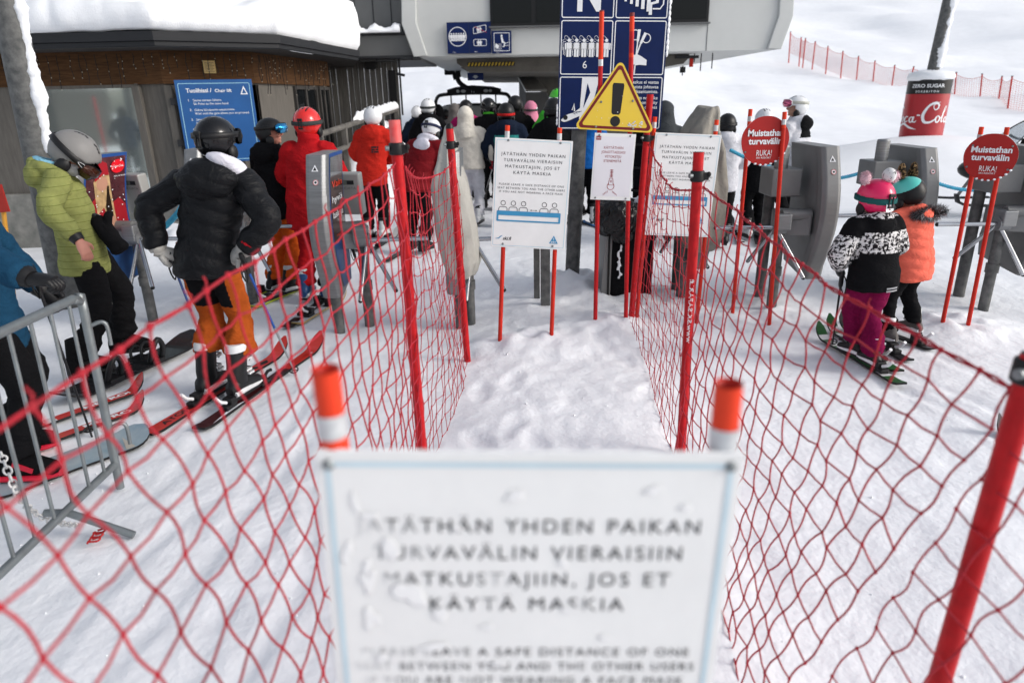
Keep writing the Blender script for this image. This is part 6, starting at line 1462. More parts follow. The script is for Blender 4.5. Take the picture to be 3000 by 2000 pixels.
# ---- red board on a yellow pole at the left edge
y = 5.7; rb = thing('red_board', 'red board on a yellow pole at the left edge behind the lime jacket', 'sign', (aty(12, 700, y).x, y, 0))
mb = MB(); a = aty(8, 600, y); b = aty(32, 800, y); d = (a-b).normalized(); mb.tube([a, b-d*.8], .018, M('yellow pole', (.55, .26, .03), .5, var=.1), 12); W(mb, 'pole', rb)
mb = MB(); O, U, V, w_, h = quad((-60, 545), (8, 540), (26, 620), (-45, 626), y-.03); N = U.cross(V); mb.box(O+U*w_/2+V*h/2, (w_, h, .012), plast('red board face', (.33, .02, .012)), Matrix((U, V, N)).transposed()); W(mb, 'board', rb, bevel=.002)
# ================================================================ RED NET FENCES
def net_span(name, root, A0, A1, B0, B1, sag=.04, cell=.1, seed=1, shear=(0, 0), wav=.012, cr=.0021):
    """knotted net between a top rope A0-A1 and the ground line B0-B1"""
    rd = random.Random(seed); L = (A1-A0).length; n = max(3, int(L/cell)); rows = max(4, int(round(((A0-B0).length+(A1-B1).length)/2/cell))); mb = MB(); G = []
    for i in range(n+1):
        t = i/n; col = []
        tp = A0.lerp(A1, t)-Vector((0, 0, sag*4*t*(1-t)))
        bt = B0.lerp(B1, t)
        w1 = rd.uniform(-1, 1)*.25*cell
        for j in range(rows+1):
            u = j/rows; p = tp.lerp(bt, u); p = p+(A1-A0).normalized()*(w1*u*.3+rd.uniform(-.09, .09)*cell*(1 if 0 < i < n else 0))+Vector((rd.uniform(-.1, .1)*cell+.02*math.sin(t*7+u*5), 0, rd.uniform(-.13, .13)*cell if j else 0)); col.append(p)
        G.append(col)
    al = (A1-A0).normalized()
    def strand(p, q, amp, r, ph):
        d = q-p; pts = []
        for k in range(5):
            t = k/4; pts.append(p+d*t+al*(amp*math.sin(math.pi*t)*ph))
        mb.tube(pts, r, netred, 5, False)
    for i in range(n+1):
        for j in range(rows):
            strand(G[i][j], G[i][j+1], wav*rd.uniform(.3, 1.2), cr, 1 if (i+j) % 2 else -1)
    for j in range(1, rows+1):
        for i in range(n):
            d = Vector((0, 0, -1))*rd.uniform(.0, .008); mid = (G[i][j]+G[i+1][j])/2+d; mb.tube([G[i][j], mid, G[i+1][j]], cr*.97, netred, 5, False)
    for i in range(n):                                    # doubled, knotted top rope
        p, q = G[i][0], G[i+1][0]
        for s_ in (-1, 1): mb.tube([p, (p+q)/2+Vector((.003*s_, 0, .003*s_)), q], .0030, netred, 6, False)
    for i in range(n+1):
        for j in range(rows+1):
            k = 1.5 if j == 0 else 1.; mb.ell(G[i][j], (.0052*k, .0058*k, .0056*k), netred, 6, 4)
        if rd.random() < .35: p = G[i][0]; mb.tube([p, p+Vector((rd.uniform(-.01, .01), 0, .018)), p+Vector((rd.uniform(-.015, .015), 0, .03))], .0024, netred, 4)
    o = mb.build(name, root, loc=-Vector(root.location)); return G
def net_post(root, x, y, top, low=-.15, r=.024, clampz=None, cap=False, lean=(0, 0), text=None, topmat=None):
    b = Vector((x, y, low)); t = Vector((top.x, top.y, top.z)); d = (t-b).normalized(); mb = MB()
    if topmat: mb.tube([t-d*.14, t], r, topmat, 20, cap=False); mb.tube([b, t-d*.14], r, redpost, 20, cap=False)
    else: mb.tube([b, t], r, redpost, 20, cap=False)
    mb.tube([t, t-d*.002, t-d*.06], [r, r*.87, r*.85], rubber if not topmat else topmat, 20)
    if text:
        f = Face(mb, b); a, c_ = frame_of(d); f.map = lambda u, v, l: b+d*u+((-Vector((0, 1, 0))*math.cos(v/r)+Vector((1, 0, 0))*math.sin(v/r)))*(r+.0006)
        f.text(text[0], text[1], -.012, .021, signwhite, w=text[2], bold=.02)
    q = W(mb, 'post', root)
    if cap: mb = MB(); mb.tube([t-d*.005, t+d*.012, t+d*.03], [r*1.06, r*1.0, r*.6], black, 16); mb.build('cap', q)
    if clampz:
        c = b+d*((clampz-b.z)/d.z); mb = MB(); mb.tube([c-d*.026, c-d*.022, c+d*.022, c+d*.026], [r*1.15, r*1.32, r*1.32, r*1.15], black, 18)
        mb.box(c+Vector((.036, -.012, 0)), (.030, .020, .036), black); mb.tube([c+Vector((-.030, -.02, .004)), c+Vector((-.045, -.025, .004))], .011, galv, 10); mb.ell(c+Vector((.05, -.018, .008)), (.011, .011, .014), rubber, 8, 6)
        mb.build('clamp', q, bevel=.002)
    return q
# left fence
lf = thing('net_fence', 'red knotted net fence along the left side of the empty corridor', 'fence', (-.45, 3.1, 0), 0, 'red net fences of the corridor')
yL1 = 3.1; b1 = aty(1246, 1420, yL1); L1t = aty(1155, 352, yL1); L1c = aty(1162, 436, yL1)
g2 = gnd(1371, 1062); L2t = aty(1317, 375, g2.y); L2c = aty(1325, 425, g2.y)
fade = M('sun bleached red pole', (.68, .055, .055), .45, vs=20, col2=(.66, .14, .13), bump=.05)
net_post(lf, aty(1243, 1380, yL1).x, yL1, L1t, -.1, .0255, L1c.z, topmat=fade)
net_post(lf, g2.x, g2.y, L2t, -.1, .0255, L2c.z, cap=True)
bot1 = Vector((aty(1243, 1380, yL1).x+.02, yL1-.02, .03)); bot2 = Vector((g2.x+.02, g2.y-.03, .04))
net_span('net', lf, Vector((L2c.x, L2c.y, L2c.z-.05)), Vector((L1c.x+.02, yL1, L1c.z-.08)), bot2, bot1, .10, .098, 3)
L0t = Vector((-.70, -.15, 1.50)); L0 = Vector((-.72, -.15, 0))
net_post(lf, L0.x, L0.y, Vector((L0.x, L0.y, 1.62)), -.1, .0255, 1.5)
pA = Vector((L1c.x, yL1-.02, L1c.z-.06)); dd = (aty(255, 1122, 1.0)-pA)
def rope_at(px, py, x):     # point of the viewing ray at the given x
    d = ray(px, py); return CAM+d*((x-CAM.x)/d.x)
q1 = rope_at(0, 1278, -.655); q2 = pA+(q1-pA)*((pA.y+.15)/(pA.y-q1.y))
net_span('net', lf, pA, q2, bot1+Vector((.01, -.03, 0)), Vector((-.40, .25, .03)), .0, .1, 8, wav=.009, cr=.0029)
# right fence
rf_ = thing('net_fence', 'red knotted net fence along the right side of the empty corridor', 'fence', (.95, 3.3, 0), 0, 'red net fences of the corridor')
yR1 = 3.35; R1t = aty(2047, 446, yR1); R1c = aty(2043, 516, yR1); R1b = aty(1995, 1330, yR1); R1x = R1t.x+(R1b.x-R1t.x)*(R1t.z/(R1t.z-R1b.z))
g4 = gnd(1845, 968); R2t = aty(1905, 277, g4.y); R2c = aty(1900, 405, g4.y)
net_post(rf_, R1x, yR1, R1t, -.1, .0255, R1c.z, text=('www.SKISAFARI.fi', .95, .34))
q = net_post(rf_, g4.x, g4.y, R2t, -.1, .0255, R2c.z)
mb = MB(); mb.tube([(g4.x, g4.y, .0), (g4.x, g4.y, .06)], .036, black, 14); mb.box((g4.x-.04, g4.y-.02, .03), (.05, .04, .05), black); W(mb, 'lower_clamp', rf_, bevel=.003)
B = Vector((.985, 1.25, 0)); Bt = aty(2990, 1108, B.y); Bt = Vector((B.x+.045, B.y, Bt.z+.05)); net_post(rf_, B.x-.01, B.y, Bt, -.1, .0245, Bt.z-.035)
net_span('net', rf_, Vector((R2c.x, R2c.y, R2c.z-.04)), Vector((R1c.x, yR1, R1c.z-.06)), Vector((g4.x, g4.y-.02, .03)), Vector((R1x-.03, yR1-.02, .03)), .12, .1, 4)
Bc = Vector((B.x+.02, B.y+.02, Bt.z-.08))
net_span('net', rf_, Vector((R1c.x+.02, yR1-.03, R1c.z-.05)), Bc, Vector((R1x-.03, yR1-.05, .03)), Vector((B.x-.24, B.y+.34, .03)), .03, .1, 5, wav=.009, cr=.0030)
N0 = Vector((1.16, -.4, 0)); net_post(rf_, N0.x, N0.y, Vector((N0.x, N0.y, 1.5)), -.1, .0245, 1.35)
net_span('net', rf_, Bc+Vector((.02, -.03, -.02)), Vector((N0.x, N0.y, 1.3)), Vector((B.x-.2, B.y+.26, .03)), Vector((N0.x-.2, N0.y+.3, .03)), .05, .1, 6, cr=.0026)
# ================================================================ TURNSTILE GATES
gb = plast('blue gate frame', (.015, .06, .22)); ribbed = plast('blue ribbed plastic', (.02, .07, .19), rough=.45); readerm = M('pale grey reader case', (.36, .355, .34), .5, .3, var=.06)
stick = signwhite
def gate(label, base, s, deco=None, ln=.66, hgt=(.40, 1.50), rot=0., reader=True, covered=None, arms=True, lamp=False, post2=(.36, -.05), flip=1):
    root = thing('turnstile_gate', label, 'ski lift gate', (base.x, base.y, 0), rot, 'ski pass gates'); z0, z1 = hgt; n = 22; T = .085; mb = MB()
    yn_ = lambda t: .04-.19*math.sin(math.pi*(t*.92+.06))+.05*(1-t); yf_ = lambda t: ln-.14*math.sin(math.pi*(t*.9+.08))-.10*max(0, (.18-t)/.18)
    rs = []
    for i in range(n+1):
        t = i/n; z = z0+(z1-z0)*t; zn = z-.05*(1-t)*0-(.09*(1-t) if t < .12 else 0); row = []
        a, b = yn_(t), yf_(t); sl = .05*t
        prof = [(-T*.62, a), (T*.62, a), (T*.95, a+.03), (T, a+.09), (T*.9, b), (-T*.9, b), (-T, a+.09), (-T*.95, a+.03)]
        for x, y in prof: row.append(Vector((x, y, z+(.045 if t > .96 else 0)*((y-a)/(b-a))*0-(.07*(1-(y-a)/(b-a)) if i == 0 else 0))))
        rs.append(row)
    mb.rings(rs, gategrey if s < 0 else brushed, True, False); hs_ = mb.build('housing', root, bevel=.008)
    f = None
    if covered is None:
        m2 = MB(); f = Face(m2, (0, 0, 0), step=.002)
        f.map = lambda u, v, l: Vector((s*(T*.95+.004+l), yn_(v)+.10+u*(yf_(v)-yn_(v)-.11), z0+(z1-z0)*v))
        def srect(u0, v0, u1, v1, m, l=1):
            k = max(2, int((v1-v0)*24))
            for i in range(k):
                a = v0+(v1-v0)*i/k; b = v0+(v1-v0)*(i+1)/k; f.poly([(u0, a), (u1, a), (u1, b), (u0, b)], m, l)
        if deco: deco(f, srect); m2.build('face_panel', root)
        m3 = MB(); W3 = lambda y, z: Vector((0, yn_((z-z0)/(z1-z0))-.003, z)); k = z1-.10; ff = Face(m3, W3(0, k)+Vector((-.03, 0, 0)), (1, 0, 0), (0, 0, 1)); ff.map = lambda a, b, l: Vector((a-.0, yn_((k+b-z0)/(z1-z0))-.002-l, k+b))
        ff.poly([(-.028, -.02), (.028, -.02), (0, .03)], stick); ff.poly([(-.014, -.013), (.014, -.013), (0, .014)], ink, 2); ff.circ(.005, -.10, .022, stick, 1, 16); ff.hoop(.005, -.10, .019, .004, plast('sticker red', (.5, .03, .03)), 2, 16); ff.circ(.005, -.10, .009, ink, 2, 10)
        m3.build('warning_sticker', root)
    mx = s*post2[0]; mb = MB(); zc = .78
    if s > 0: mb.tube([(s*.02, .12, -.15), (s*.02, .12, z0+.1)], .045, darkgalv, 14); mb.build('post', root)
    mb = MB(); mb.tube([(mx, post2[1]+.08, -.15), (mx, post2[1]+.08, zc)], .045, darkgalv, 14); mb.tube([(mx, post2[1]+.08, .34), (mx, post2[1]+.08, .42)], .055, darkgalv, 14); mb.build('post', root)
    if s < 0: mb = MB(); mb.tube([(mx*.9, .45, -.15), (mx*.9, .45, 1.1)], .05, darkgalv, 14); mb.build('post', root)
    mb = MB(); mb.box((mx*.62, post2[1]+.20, zc+.02), (abs(mx)*.9, .26, .20), gategrey if s < 0 else brushed, Matrix.Rotation(R(18*s), 3, 'Z')); mb.tube([(mx*.3, post2[1]+.08, zc+.10), (mx, post2[1]+.08, zc+.10)], .05, gategrey, 12); mb.build('mechanism_box', root, bevel=.015)
    if lamp:
        mb = MB(); mb.box((s*.30, .30, 1.14), (.26, .32, .24), gategrey); mb.tube([(s*.33, .24, 1.25), (s*.33, .24, 1.34)], .058, brushed, 18); mb.tube([(s*.33, .24, 1.34), (s*.33, .24, 1.44)], .058, M('clear lamp glass', (.30, .30, .29), .2, .3), 18)
        for q in range(4): mb.tube([(s*.33, .24, 1.35+.026*q), (s*.33, .24, 1.355+.026*q)], .0605, brushed, 18)
        mb.tube([(s*.33, .24, 1.44), (s*.33, .24, 1.455)], [.06, .05], brushed, 18); mb.build('antenna_box', root, bevel=.012)
    if reader:
        mb = MB(); cx_ = s*.12; mb.box((cx_, .60, 1.13), (.22, .10, .36), readerm, Matrix.Rotation(R(-9*s), 3, 'Z') @ Matrix.Rotation(R(6), 3, 'X')); o = mb.build('pass_reader', root, bevel=.012)
        mb = MB(); rm = Matrix.Rotation(R(-9*s), 3, 'Z') @ Matrix.Rotation(R(6), 3, 'X'); c0 = Vector((cx_, .60, 1.13)); ff = Face(mb, c0+rm @ Vector((0, -.052, 0)), rm @ Vector((1, 0, 0)), rm @ Vector((0, 0, 1)), .0015)
        ff.rect(-.062, .085, .062, .125, M('lcd display', (.14, .15, .13), .25)); ff.rect(.0, .09, .06, .12, ink, 2); ff.text('SKIDATA', 0, .045, .024, plast('grey print', (.12, .12, .12)), w=.15); mb.build('display', o)
    if arms:
        h0 = Vector((mx+s*.05, post2[1]+.05, zc))
        for d in ((s*1., .05, -.0), (s*.42, -.42, -.62), (-s*.10, -.30, -.75)) if s > 0 else ((s*1., .05, -.0), (-s*.45, -.12, -.75), (s*.15, .55, -.6)):
            mb = MB(); e = h0+Vector(d).normalized()*.52; mb.tube([h0, e], .0185, chrome, 14); mb.ell(e, (.019,)*3, rubber, 10, 6); mb.build('turnstile_arm', root)
        mb = MB(); mb.tube([h0-Vector((s*.08, 0, 0)), h0+Vector((s*.02, 0, 0))], .06, brushed, 16); mb.box(h0+Vector((-s*.05, .0, .05)), (.12, .13, .14), brushed); mb.build('turnstile_hub', root, bevel=.01)
    if covered: covered(root)
    return root
def deco_ad(f, sr):
    sr(0, .12, 1, 1, gb); sr(.04, .36, .96, .975, M('dark poster print', (.035, .006, .010), .25, vs=6, col2=(.10, .03, .035), coat=.4), 2)
    hair = M('poster blond', (.42, .28, .14), .35, var=.3, vs=20); red = plast('poster red', (.30, .012, .02), rough=.3); face = plast('poster skin', (.42, .22, .15), rough=.35)
    f.poly([(.06, .38), (.06, .62), (.3, .70), (.5, .60), (.80, .66), (.94, .60), (.94, .38)], red, 3); f.poly([(.25, .55), (.2, .80), (.35, .88), (.55, .86), (.62, .70), (.66, .48), (.5, .45), (.42, .6)], hair, 4)
    f.circ(.40, .78, .13, face, 5, 18, .055); f.poly([(.22, .80), (.22, .90), (.34, .955), (.48, .93), (.55, .84), (.4, .845)], red, 6)
    f.poly([(.46, .60), (.50, .70), (.56, .70), (.60, .58), (.60, .48), (.46, .48)], plast('dark bottle', (.02, .012, .008), rough=.15), 7); f.poly([(.50, .70), (.51, .76), (.545, .76), (.56, .70)], plast('dark bottle', (.02, .012, .008)), 7); f.poly([(.46, .50), (.62, .53), (.66, .46), (.48, .43)], face, 8)
    f.circ(.75, .90, .17, plast('disc red', (.62, .01, .02), rough=.3), 7, 20, .052); f.text('Coca-Cola', .75, .893, .018, signwhite, 8, w=.27, shear=.4); f.text('TASTE THE FEELING', .80, .82, .01, signwhite, 8, w=.28)
    rd = random.Random(3)
    for k in range(40): f.circ(rd.uniform(.07, .93), rd.uniform(.38, .96), rd.uniform(.008, .02), signwhite, 9, 6, rd.uniform(.003, .006))
    sr(.02, .0, .98, .34, ribbed, 2)
    for k in range(17): v = .01+.019*k; f.poly([(.02, v), (.98, v), (.98, v+.006), (.02, v+.006)], gb, 3)
    f.text('→', .55, .30, .02, orangepost, 4) if False else f.poly([(.45, .30), (.55, .34), (.65, .30), (.55, .31)], orangepost, 4)
def deco_txt(f, sr):
    sr(0, .12, 1, 1, gb); sr(.04, .36, .96, .975, M('dark brown poster', (.030, .012, .010), .12, vs=5, col2=(.07, .03, .022), coat=.6), 2); sr(.04, .84, .96, .975, M('painted poster reflection', (.35, .36, .38), .15, .6, var=.25, vs=6), 3)  # pale top band is a reflection painted onto the poster
    for t, v, m in (('Vain', .76, orangepost), ('hyviä', .655, signwhite), ('laskuja', .545, signwhite)): f.text(t, .48, v, .05, m, 4, w=.72)
    f.text('ruka.fi', .5, .40, .03, orangepost, 4, w=.5); sr(.02, .0, .98, .34, ribbed, 2)
    for k in range(17): v = .01+.019*k; f.poly([(.02, v), (.98, v), (.98, v+.006), (.02, v+.006)], gb, 3)
def deco_plain(f, sr): sr(.03, .05, .97, .97, gategrey); 
G1b = Vector((aty(232, 480, 6.2).x+.02, 6.0, 0))
gate('curved steel gate with a drink poster and a grey pass reader, beside the lime jacket', Vector((-3.66, 5.85, 0)), 1, deco_ad, ln=.62, rot=R(-12), post2=(.26, .22))
gate('curved steel gate mostly hidden behind the black puffer jacket', Vector((aty(548, 430, 6.5).x+.02, 6.5, 0)), 1, deco_ad, ln=.55)
gate('curved steel gate with orange and white poster words in front of the red suit', Vector((aty(962, 700, 5.5).x-.04, 5.5, 0)), 1, deco_txt, ln=.60, post2=(.25, .2))
tarpm = M('grey canvas cover', (.47, .46, .425), .75, vs=4, col2=(.36, .35, .32), bump=.3, bs=60, fold=.22, fs=5, spec=.2); tarpd = M('dark grey canvas', (.25, .235, .205), .8, var=.15, vs=5, bump=.3, bs=60, fold=.22, fs=5, spec=.2)
def cover(outl, m, seed, depth=.5):
    """canvas hood over a gate: stacked sections, pinched at the top, with folds"""
    def go(root):
        mb = MB(); rd = random.Random(seed); rs = []; n = 40
        for z, x0, x1, y0, y1 in outl:
            row = []; 
            for i in range(n):
                t = 2*math.pi*i/n; c, s_ = math.cos(t), math.sin(t); k = (abs(c)**3.2+abs(s_)**3.2)**(-1/3.2)
                fold = 1+.05*math.sin(5*t+seed)-.07*abs(math.sin(4.5*t+z*1.5+seed))+.03*math.sin(13*t+z*5)
                row.append(Vector(((x0+x1)/2+(x1-x0)/2*c*k*fold, (y0+y1)/2+(y1-y0)/2*s_*k*fold, z+.008*math.sin(7*t))))
            rs.append(row)
        P, Qr = [], []
        dense = []
        for i in range(len(rs)-1):
            for k in range(6): 
                u = k/6; dense.append([a.lerp(b, u) for a, b in zip(rs[i], rs[i+1])])
        dense.append(rs[-1]); mb.rings(dense, m, True, True)
        def dsp(P_): return .010*fbm(np.stack([P_[:, 0]*4, P_[:, 1]*4, P_[:, 2]*1.6+P_[:, 0]*2], 1), 2)+.009*(1-2*np.abs(fbm(P_*np.array([7, 7, 1.2]), 2)))
        fuse(mb, 'canvas_cover', root, .013, 3, dsp)
    return go
gC = gnd(1285, 985)
gate('gate under a pale grey canvas cover behind the left net', Vector((gC.x+.16, gC.y+.05, 0)), 1, None, ln=.56, reader=False, post2=(.10, .12), covered=cover([(.50, -.06, .17, -.08, .52), (.62, -.10, .21, -.18, .56), (.9, -.15, .19, -.21, .56), (1.25, -.16, .12, -.18, .54), (1.45, -.10, .06, -.08, .5), (1.62, -.055, .02, .05, .46), (1.69, -.045, .0, .1, .4)], tarpm, 2))
gD = aty(2062, 640, 6.3)
gate('gate under a brown grey canvas cover behind the right distance sign', Vector((aty(2062, 600, 6.3).x, 6.25, 0)), -1, None, ln=.6, reader=False, post2=(.12, .12), covered=cover([(.52, -.14, .17, -.05, .56), (.66, -.18, .19, -.18, .6), (1.1, -.20, .17, -.2, .6), (1.42, -.21, .15, -.16, .58), (1.58, -.18, .11, -.05, .55), (1.74, -.06, .11, .05, .5), (1.78, -.04, .10, .1, .45)], tarpd, 5))
gate('plain grey curved gate between the round red sign and the two children', Vector((aty(2432, 500, 5.95).x, 5.95, 0)), -1, deco_plain, lamp=True, reader=False, ln=.72, hgt=(.36, 1.45))
gate('plain grey curved gate with a pale round sticker standing behind the two children', Vector((aty(2720, 500, 6.45).x, 6.45, 0)), -1, deco_plain, lamp=True, reader=False, ln=.72, hgt=(.36, 1.38))
gate('plain grey curved gate at the right edge behind the second round red sign', Vector((4.66, 5.9, 0)), -1, deco_plain, lamp=True, reader=False, ln=.80, hgt=(.36, 1.40))
# ================================================================ SMALL THINGS
# steel posts without a gate
for lab, px, py, tp_ in (('short thin steel post with a jagged snow edge behind the left distance sign', 1573, 890, 700), ('short square steel post behind the left distance sign', 1598, 916, 700)):
    g = gnd(px, py); t = aty(px+2, tp_, g.y); mb = MB(); mb.box((g.x, g.y, (t.z-.1)/2), (.055 if px < 1580 else .085, .06, t.z+.3), darkgalv)
    if px < 1580:
        for k in range(14): mb.ell((g.x+.03, g.y-.01, t.z*k/14), (.010+.01*random.random(), .02, .03), snow_soft, 6, 4)
    tag(mb.build('steel_post', None, bevel=.004), lab, 'post')
# litter bin
g = gnd(1838, 884); bin_ = thing('litter_bin', 'black and grey litter bin with black sack and snowy top behind the notice poles', 'bin', (g.x, g.y, 0)); bz = .84
mb = MB(); mb.box((.03, .2, bz/2), (.40, .42, bz), blackcloth); mb.build('bin_body', bin_, bevel=.02)
mb = MB(); mb.prism([(-.27, 0), (-.175, 0), (-.165, bz-.04), (-.21, bz)], (0, -.015, 0), (1, 0, 0), (0, 0, 1), .45, gategrey); mb.box((-.195, -.02, bz/2), (.02, .012, bz-.1), rubber); mb.build('side_panel', bin_, bevel=.01)
sackm = plast('black sack plastic', (.010, .010, .011), rough=.22); mb = MB(); mb.ell((-.12, .02, bz+.02), (.22, .20, .15), sackm, 24, 14); mb.ell((-.22, -.02, bz-.03), (.12, .14, .14), sackm, 20, 12); mb.ell((-.08, -.05, bz-.11), (.12, .08, .14), sackm, 20, 12)
fuse(mb, 'sack', bin_, .012, 1, lambda P: .022*(1-2*np.abs(fbm(P*np.array([9, 9, 7]), 3)))+.008*fbm(P*26, 2))
mb = MB()
for k in range(26): mb.ell((random.uniform(-.22, .22), random.uniform(-.02, .35), bz+.05+random.uniform(0, .07)), (random.uniform(.05, .10), random.uniform(.05, .1), random.uniform(.03, .06)), snow_soft, 10, 7)
for k in range(16): mb.ell((-.10+random.uniform(-.02, .02), -.022, bz-.14-.03*k), (random.uniform(.012, .03), .012, random.uniform(.015, .03)), snow_soft, 8, 5)
fuse(mb, 'snow', bin_, .013, 2, lambda P: .010*fbm(P*22, 3))
# blue ropes
bluer = M('blue rope', (.03, .24, .40), .75, vs=22, col2=(.05, .38, .55), stretch=(1, 1, 1), bump=.6, bs=60)
def rope(label, pts, r=.024):
    P, _ = spline(pts, [(r, r)]*len(pts), 10); mb = MB()
    for ph in (0, 2.1, 4.2):
        q = []
        for i, p in enumerate(P):
            d = P[min(i+1, len(P)-1)]-P[max(i-1, 0)]; a, b = frame_of(d); q.append((p, a, b))
        fine = []
        for i in range(len(P)-1):
            for k in range(4):
                t = k/4; p = P[i].lerp(P[i+1], t); an = ph+(i*4+k)*.75; fine.append(p+(q[i][1]*math.cos(an)+q[i][2]*math.sin(an))*r*.5)
        mb.tube(fine, r*.58, bluer, 6)
    return tag(mb.build('rope'), label, 'rope')
rope('thick blue rope sagging over the snow in front of the lodge', [aty(x, y, d) for x, y, d in ((552, 560, 7.6), (540, 590, 7.6), (518, 628, 7.6), (469, 674, 7.6), (406, 696, 7.5), (340, 690, 7.3))], .032)
rope('blue rope strung behind the grey gates on the right', [aty(x, y, 8.0) for x, y in ((2140, 440), (2200, 468), (2330, 512), (2450, 522), (2540, 502), (2614, 485), (2700, 520), (2800, 552), (2900, 560))], .020)
mb = MB(); c = aty(2608, 488, 7.98); mb.tube([c+Vector((.07*math.cos(t), 0, .05*math.sin(t))) for t in [2*math.pi*i/14 for i in range(14)]], .014, plast('red carabiner', (.32, .03, .02)), 6, closed=True); mb.box(c+Vector((-.05, 0, -.03)), (.08, .05, .08), plast('red carabiner', (.32, .03, .02))); tag(mb.build('rope_clip'), 'red clip on the blue rope behind the grey gates', 'clip')
# steel crowd barrier
br = thing('crowd_barrier', 'galvanised steel crowd barrier at the left edge with a hand resting on it', 'barrier', (-2.15, 2.6, 0)); gE = gnd(352, 1428, .02); yE = gE.y
tE = aty(236, 862, yE); A1 = Vector((gE.x, gE.y, .06)); A1t = Vector((tE.x-.0, yE, tE.z))
pL = aty(0, 1690, 1.0); d = ray(0, 1692); t = (.14-CAM.z)/d.z; A0 = CAM+d*t; dirb = (Vector((A0.x, A0.y, 0))-Vector((A1.x, A1.y, 0))).normalized(); Lb = 1.9
zt_ = A1t.z-.06; lowz = .16
P0 = Vector((A1.x, A1.y, 0)); off = Vector((A1t.x-A1.x, 0, 0))
at_b = lambda u, z: P0+dirb*u+off*(z/A1t.z)+Vector((0, 0, z))
mb = MB(); mb.tube([at_b(0, .02), at_b(0, zt_-.02), at_b(.02, zt_+.03), at_b(.07, zt_+.05), at_b(.2, zt_+.055), at_b(Lb-.1, zt_+.055), at_b(Lb, zt_), at_b(Lb, .02)], .0205, galv, 14, sub=4); mb.tube([at_b(.0, lowz), at_b(Lb, lowz)], .019, galv, 12); W(mb, 'frame', br)
for k in range(13):
    u = .10+.135*k; mb = MB(); mb.tube([at_b(u, lowz), at_b(u, zt_+.05)], .0085, galv, 10); W(mb, 'bar', br)
for z in (.36, .90):
    mb = MB(); p = at_b(0, z); mb.tube([p, p+Vector((.05, .02, .02)), p+Vector((.075, .03, 0)), p+Vector((.075, .03, -.10))], .0095, galv, 10, sub=4); W(mb, 'hook', br)
for u in (.42, 1.5):
    mb = MB(); c = at_b(u, lowz-.01); nrm = Vector((-dirb.y, dirb.x, 0)); nrm = nrm if nrm.x > 0 else -nrm
    mb.tube([c-nrm*.10, c, c+nrm*.28+Vector((0, 0, -.13))], .018, galv, 10); W(mb, 'foot', br)
ch = thing('plastic_chain', 'white plastic chain with a red hook lying against the steel barrier', 'chain'); mb = MB(); whp = plast('white plastic', (.6, .6, .6))
pts = [gnd(x, y, z) for x, y, z in ((2, 1325, .55), (50, 1440, .40), (100, 1500, .18), (170, 1530, .07), (230, 1538, .04))]
P, _ = spline([Vector(p) for p in pts], [(1, 1)]*5, 7)
for i in range(len(P)-1):
    a, b = P[i], P[i+1]; d = (b-a).normalized(); s1, s2 = frame_of(d); s_ = s1 if i % 2 else s2; c = (a+b)/2; L = (b-a).length*.62
    mb.tube([c+d*(L*math.cos(t))+s_*(.014*math.sin(t)) for t in [2*math.pi*k/12 for k in range(12)]], .0045, whp, 5, closed=True)
mb.build('links', ch)
mb = MB(); rp = plast('red plastic hook', (.45, .02, .02)); c = gnd(285, 1560, .04)
for q, (dx, dy) in enumerate(((0, 0), (.008, -.034), (.014, -.068))):
    o = c+Vector((dx, dy, 0)); mb.tube([o+Vector((-.02, 0, 0)), o+Vector((.02, .004, .0)), o+Vector((.03, .014, .006)), o+Vector((.02, .024, .006)), o+Vector((-.008, .02, 0))], .0048, rp, 7, sub=3)
mb.tube([c+Vector((-.014, .008, 0)), c+Vector((0, -.08, 0))], .0045, rp, 7); mb.build('hook', ch)
# snowmobile at the right edge
sm = thing('snowmobile', 'black snowmobile with a clear windshield parked at the right edge', 'snowmobile', (0, 0, 0)); c = aty(2930, 398, 10.5); zb2 = hz(c.x, c.y)
X0, Y0, Z0 = c.x, c.y, c.z-1.0
mb = MB(); mb.rings([[Vector((X0+x+w2*math.cos(t)*1, Y0+.9*0+hh2*0+.35*math.cos(t)*0, Z0+z+hh2*math.sin(t)))+Vector((0, w2*.9*math.cos(t+1.57)*0, 0))+Vector((0, q*.28*math.copysign(1, math.sin(t))*0, 0)) for t in [2*math.pi*i/12 for i in range(12)] for q in (0,)] for x, z, w2, hh2 in ((0, .6, .05, .1), (.1, .62, .1, .2))], black) if False else None
for x, z, a, b, h2 in ((.15, .62, .55, .34, .22), (.75, .55, .55, .30, .22), (-.15, .52, .35, .30, .16)): mb.ell((X0+x, Y0, Z0+z), (a, b, h2), black, 18, 10)
mb.build('cowl', sm)
mb = MB(); mb.box((X0+1.1, Y0, Z0+.78), (1.0, .34, .18), rubber); mb.build('seat', sm, bevel=.05)
mb = MB(); mb.box((X0+.95, Y0, Z0+.22), (1.7, .40, .32), rubber); mb.build('track', sm, bevel=.12)
mb = MB()
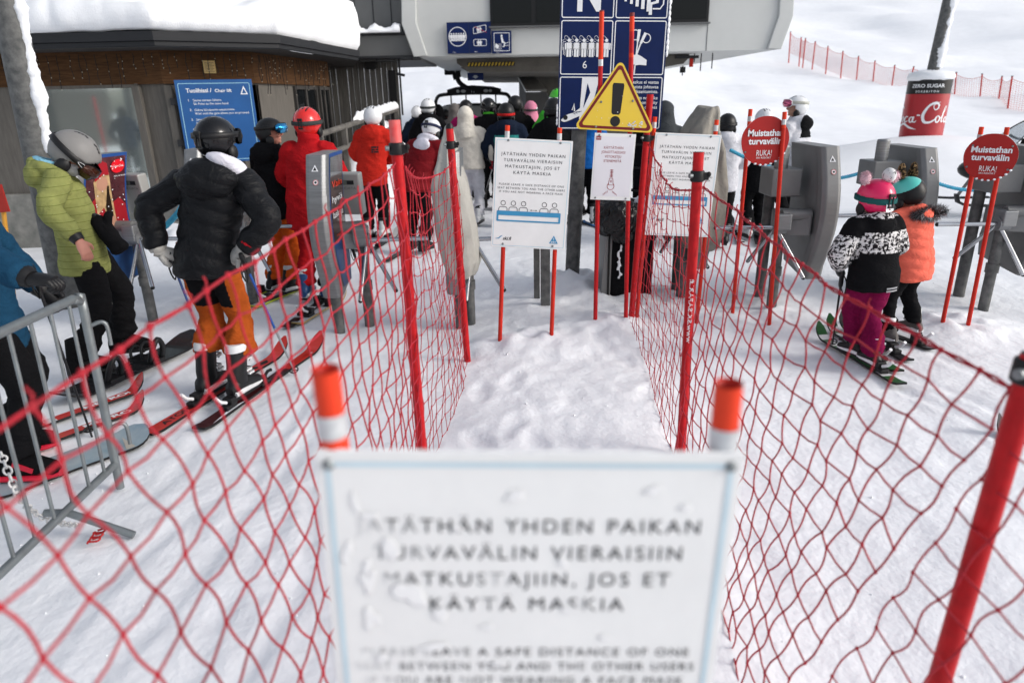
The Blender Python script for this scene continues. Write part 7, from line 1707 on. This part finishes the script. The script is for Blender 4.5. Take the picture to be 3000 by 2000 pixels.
gw = M('clear windshield plastic', (.62, .66, .68), .08, 0, coat=.3); gwb = gw.node_tree.nodes['Principled BSDF']; gwb.inputs['Transmission Weight'].default_value = .85; gwb.inputs['IOR'].default_value = 1.1
rs = [[Vector((X0+.05+.35*u-.10*v*v*1.4, Y0+.36*v*(1-.35*u), Z0+.78+.44*u*(1-.35*v*v))) for v in [(-1+2*k/10) for k in range(11)]] for u in [q/8 for q in range(9)]]
mb.v = [tuple(p) for r in rs for p in r]; mb.idx(gw)
for i in range(8):
    for j in range(10): mb.f.append([i*11+j, i*11+j+1, i*11+j+12, i*11+j+11]); mb.mi.append(0); mb.sm.append(True)
mb.tube(rs[-1], .008, rubber, 6, ref=(1, 0, 0)); ws_ = mb.build('windshield', sm); q = ws_.modifiers.new('t', 'SOLIDIFY'); q.thickness = .004
mb = MB(); mb.tube([(X0+.42, Y0-.38, Z0+.98), (X0+.38, Y0-.15, Z0+.94), (X0+.38, Y0+.15, Z0+.94), (X0+.42, Y0+.38, Z0+.98)], .018, rubber, 8, sub=2); mb.tube([(X0+.38, Y0, Z0+.94), (X0+.3, Y0, Z0+.7)], .03, rubber, 8); mb.build('handlebar', sm)
for q in (-1, 1): mb = MB(); mb.tube([(X0-.75, Y0+q*.42, Z0+.22), (X0-.6, Y0+q*.42, Z0+.06), (X0+.3, Y0+q*.42, Z0+.04)], [(.02, .06), (.02, .07), (.02, .06)], black, 8, sub=3); mb.tube([(X0-.2, Y0+q*.42, Z0+.05), (X0-.05, Y0+q*.26, Z0+.5)], .025, gategrey, 8); mb.build('front_ski', sm)
# ================================================================ set every thing's empty at its base
bpy.context.view_layer.update()
for o in list(sc.objects):
    if o.type == 'EMPTY' and o.parent is None and o.location.length < 1e-6 and o.children:
        P = []
        for c in o.children_recursive:
            if c.type == 'MESH': P += [c.matrix_world @ Vector(q) for q in c.bound_box]
        if not P: continue
        b = Vector(((min(p.x for p in P)+max(p.x for p in P))/2, (min(p.y for p in P)+max(p.y for p in P))/2, min(p.z for p in P)))
        o.location = b
        for c in o.children: c.location = Vector(c.location)-b
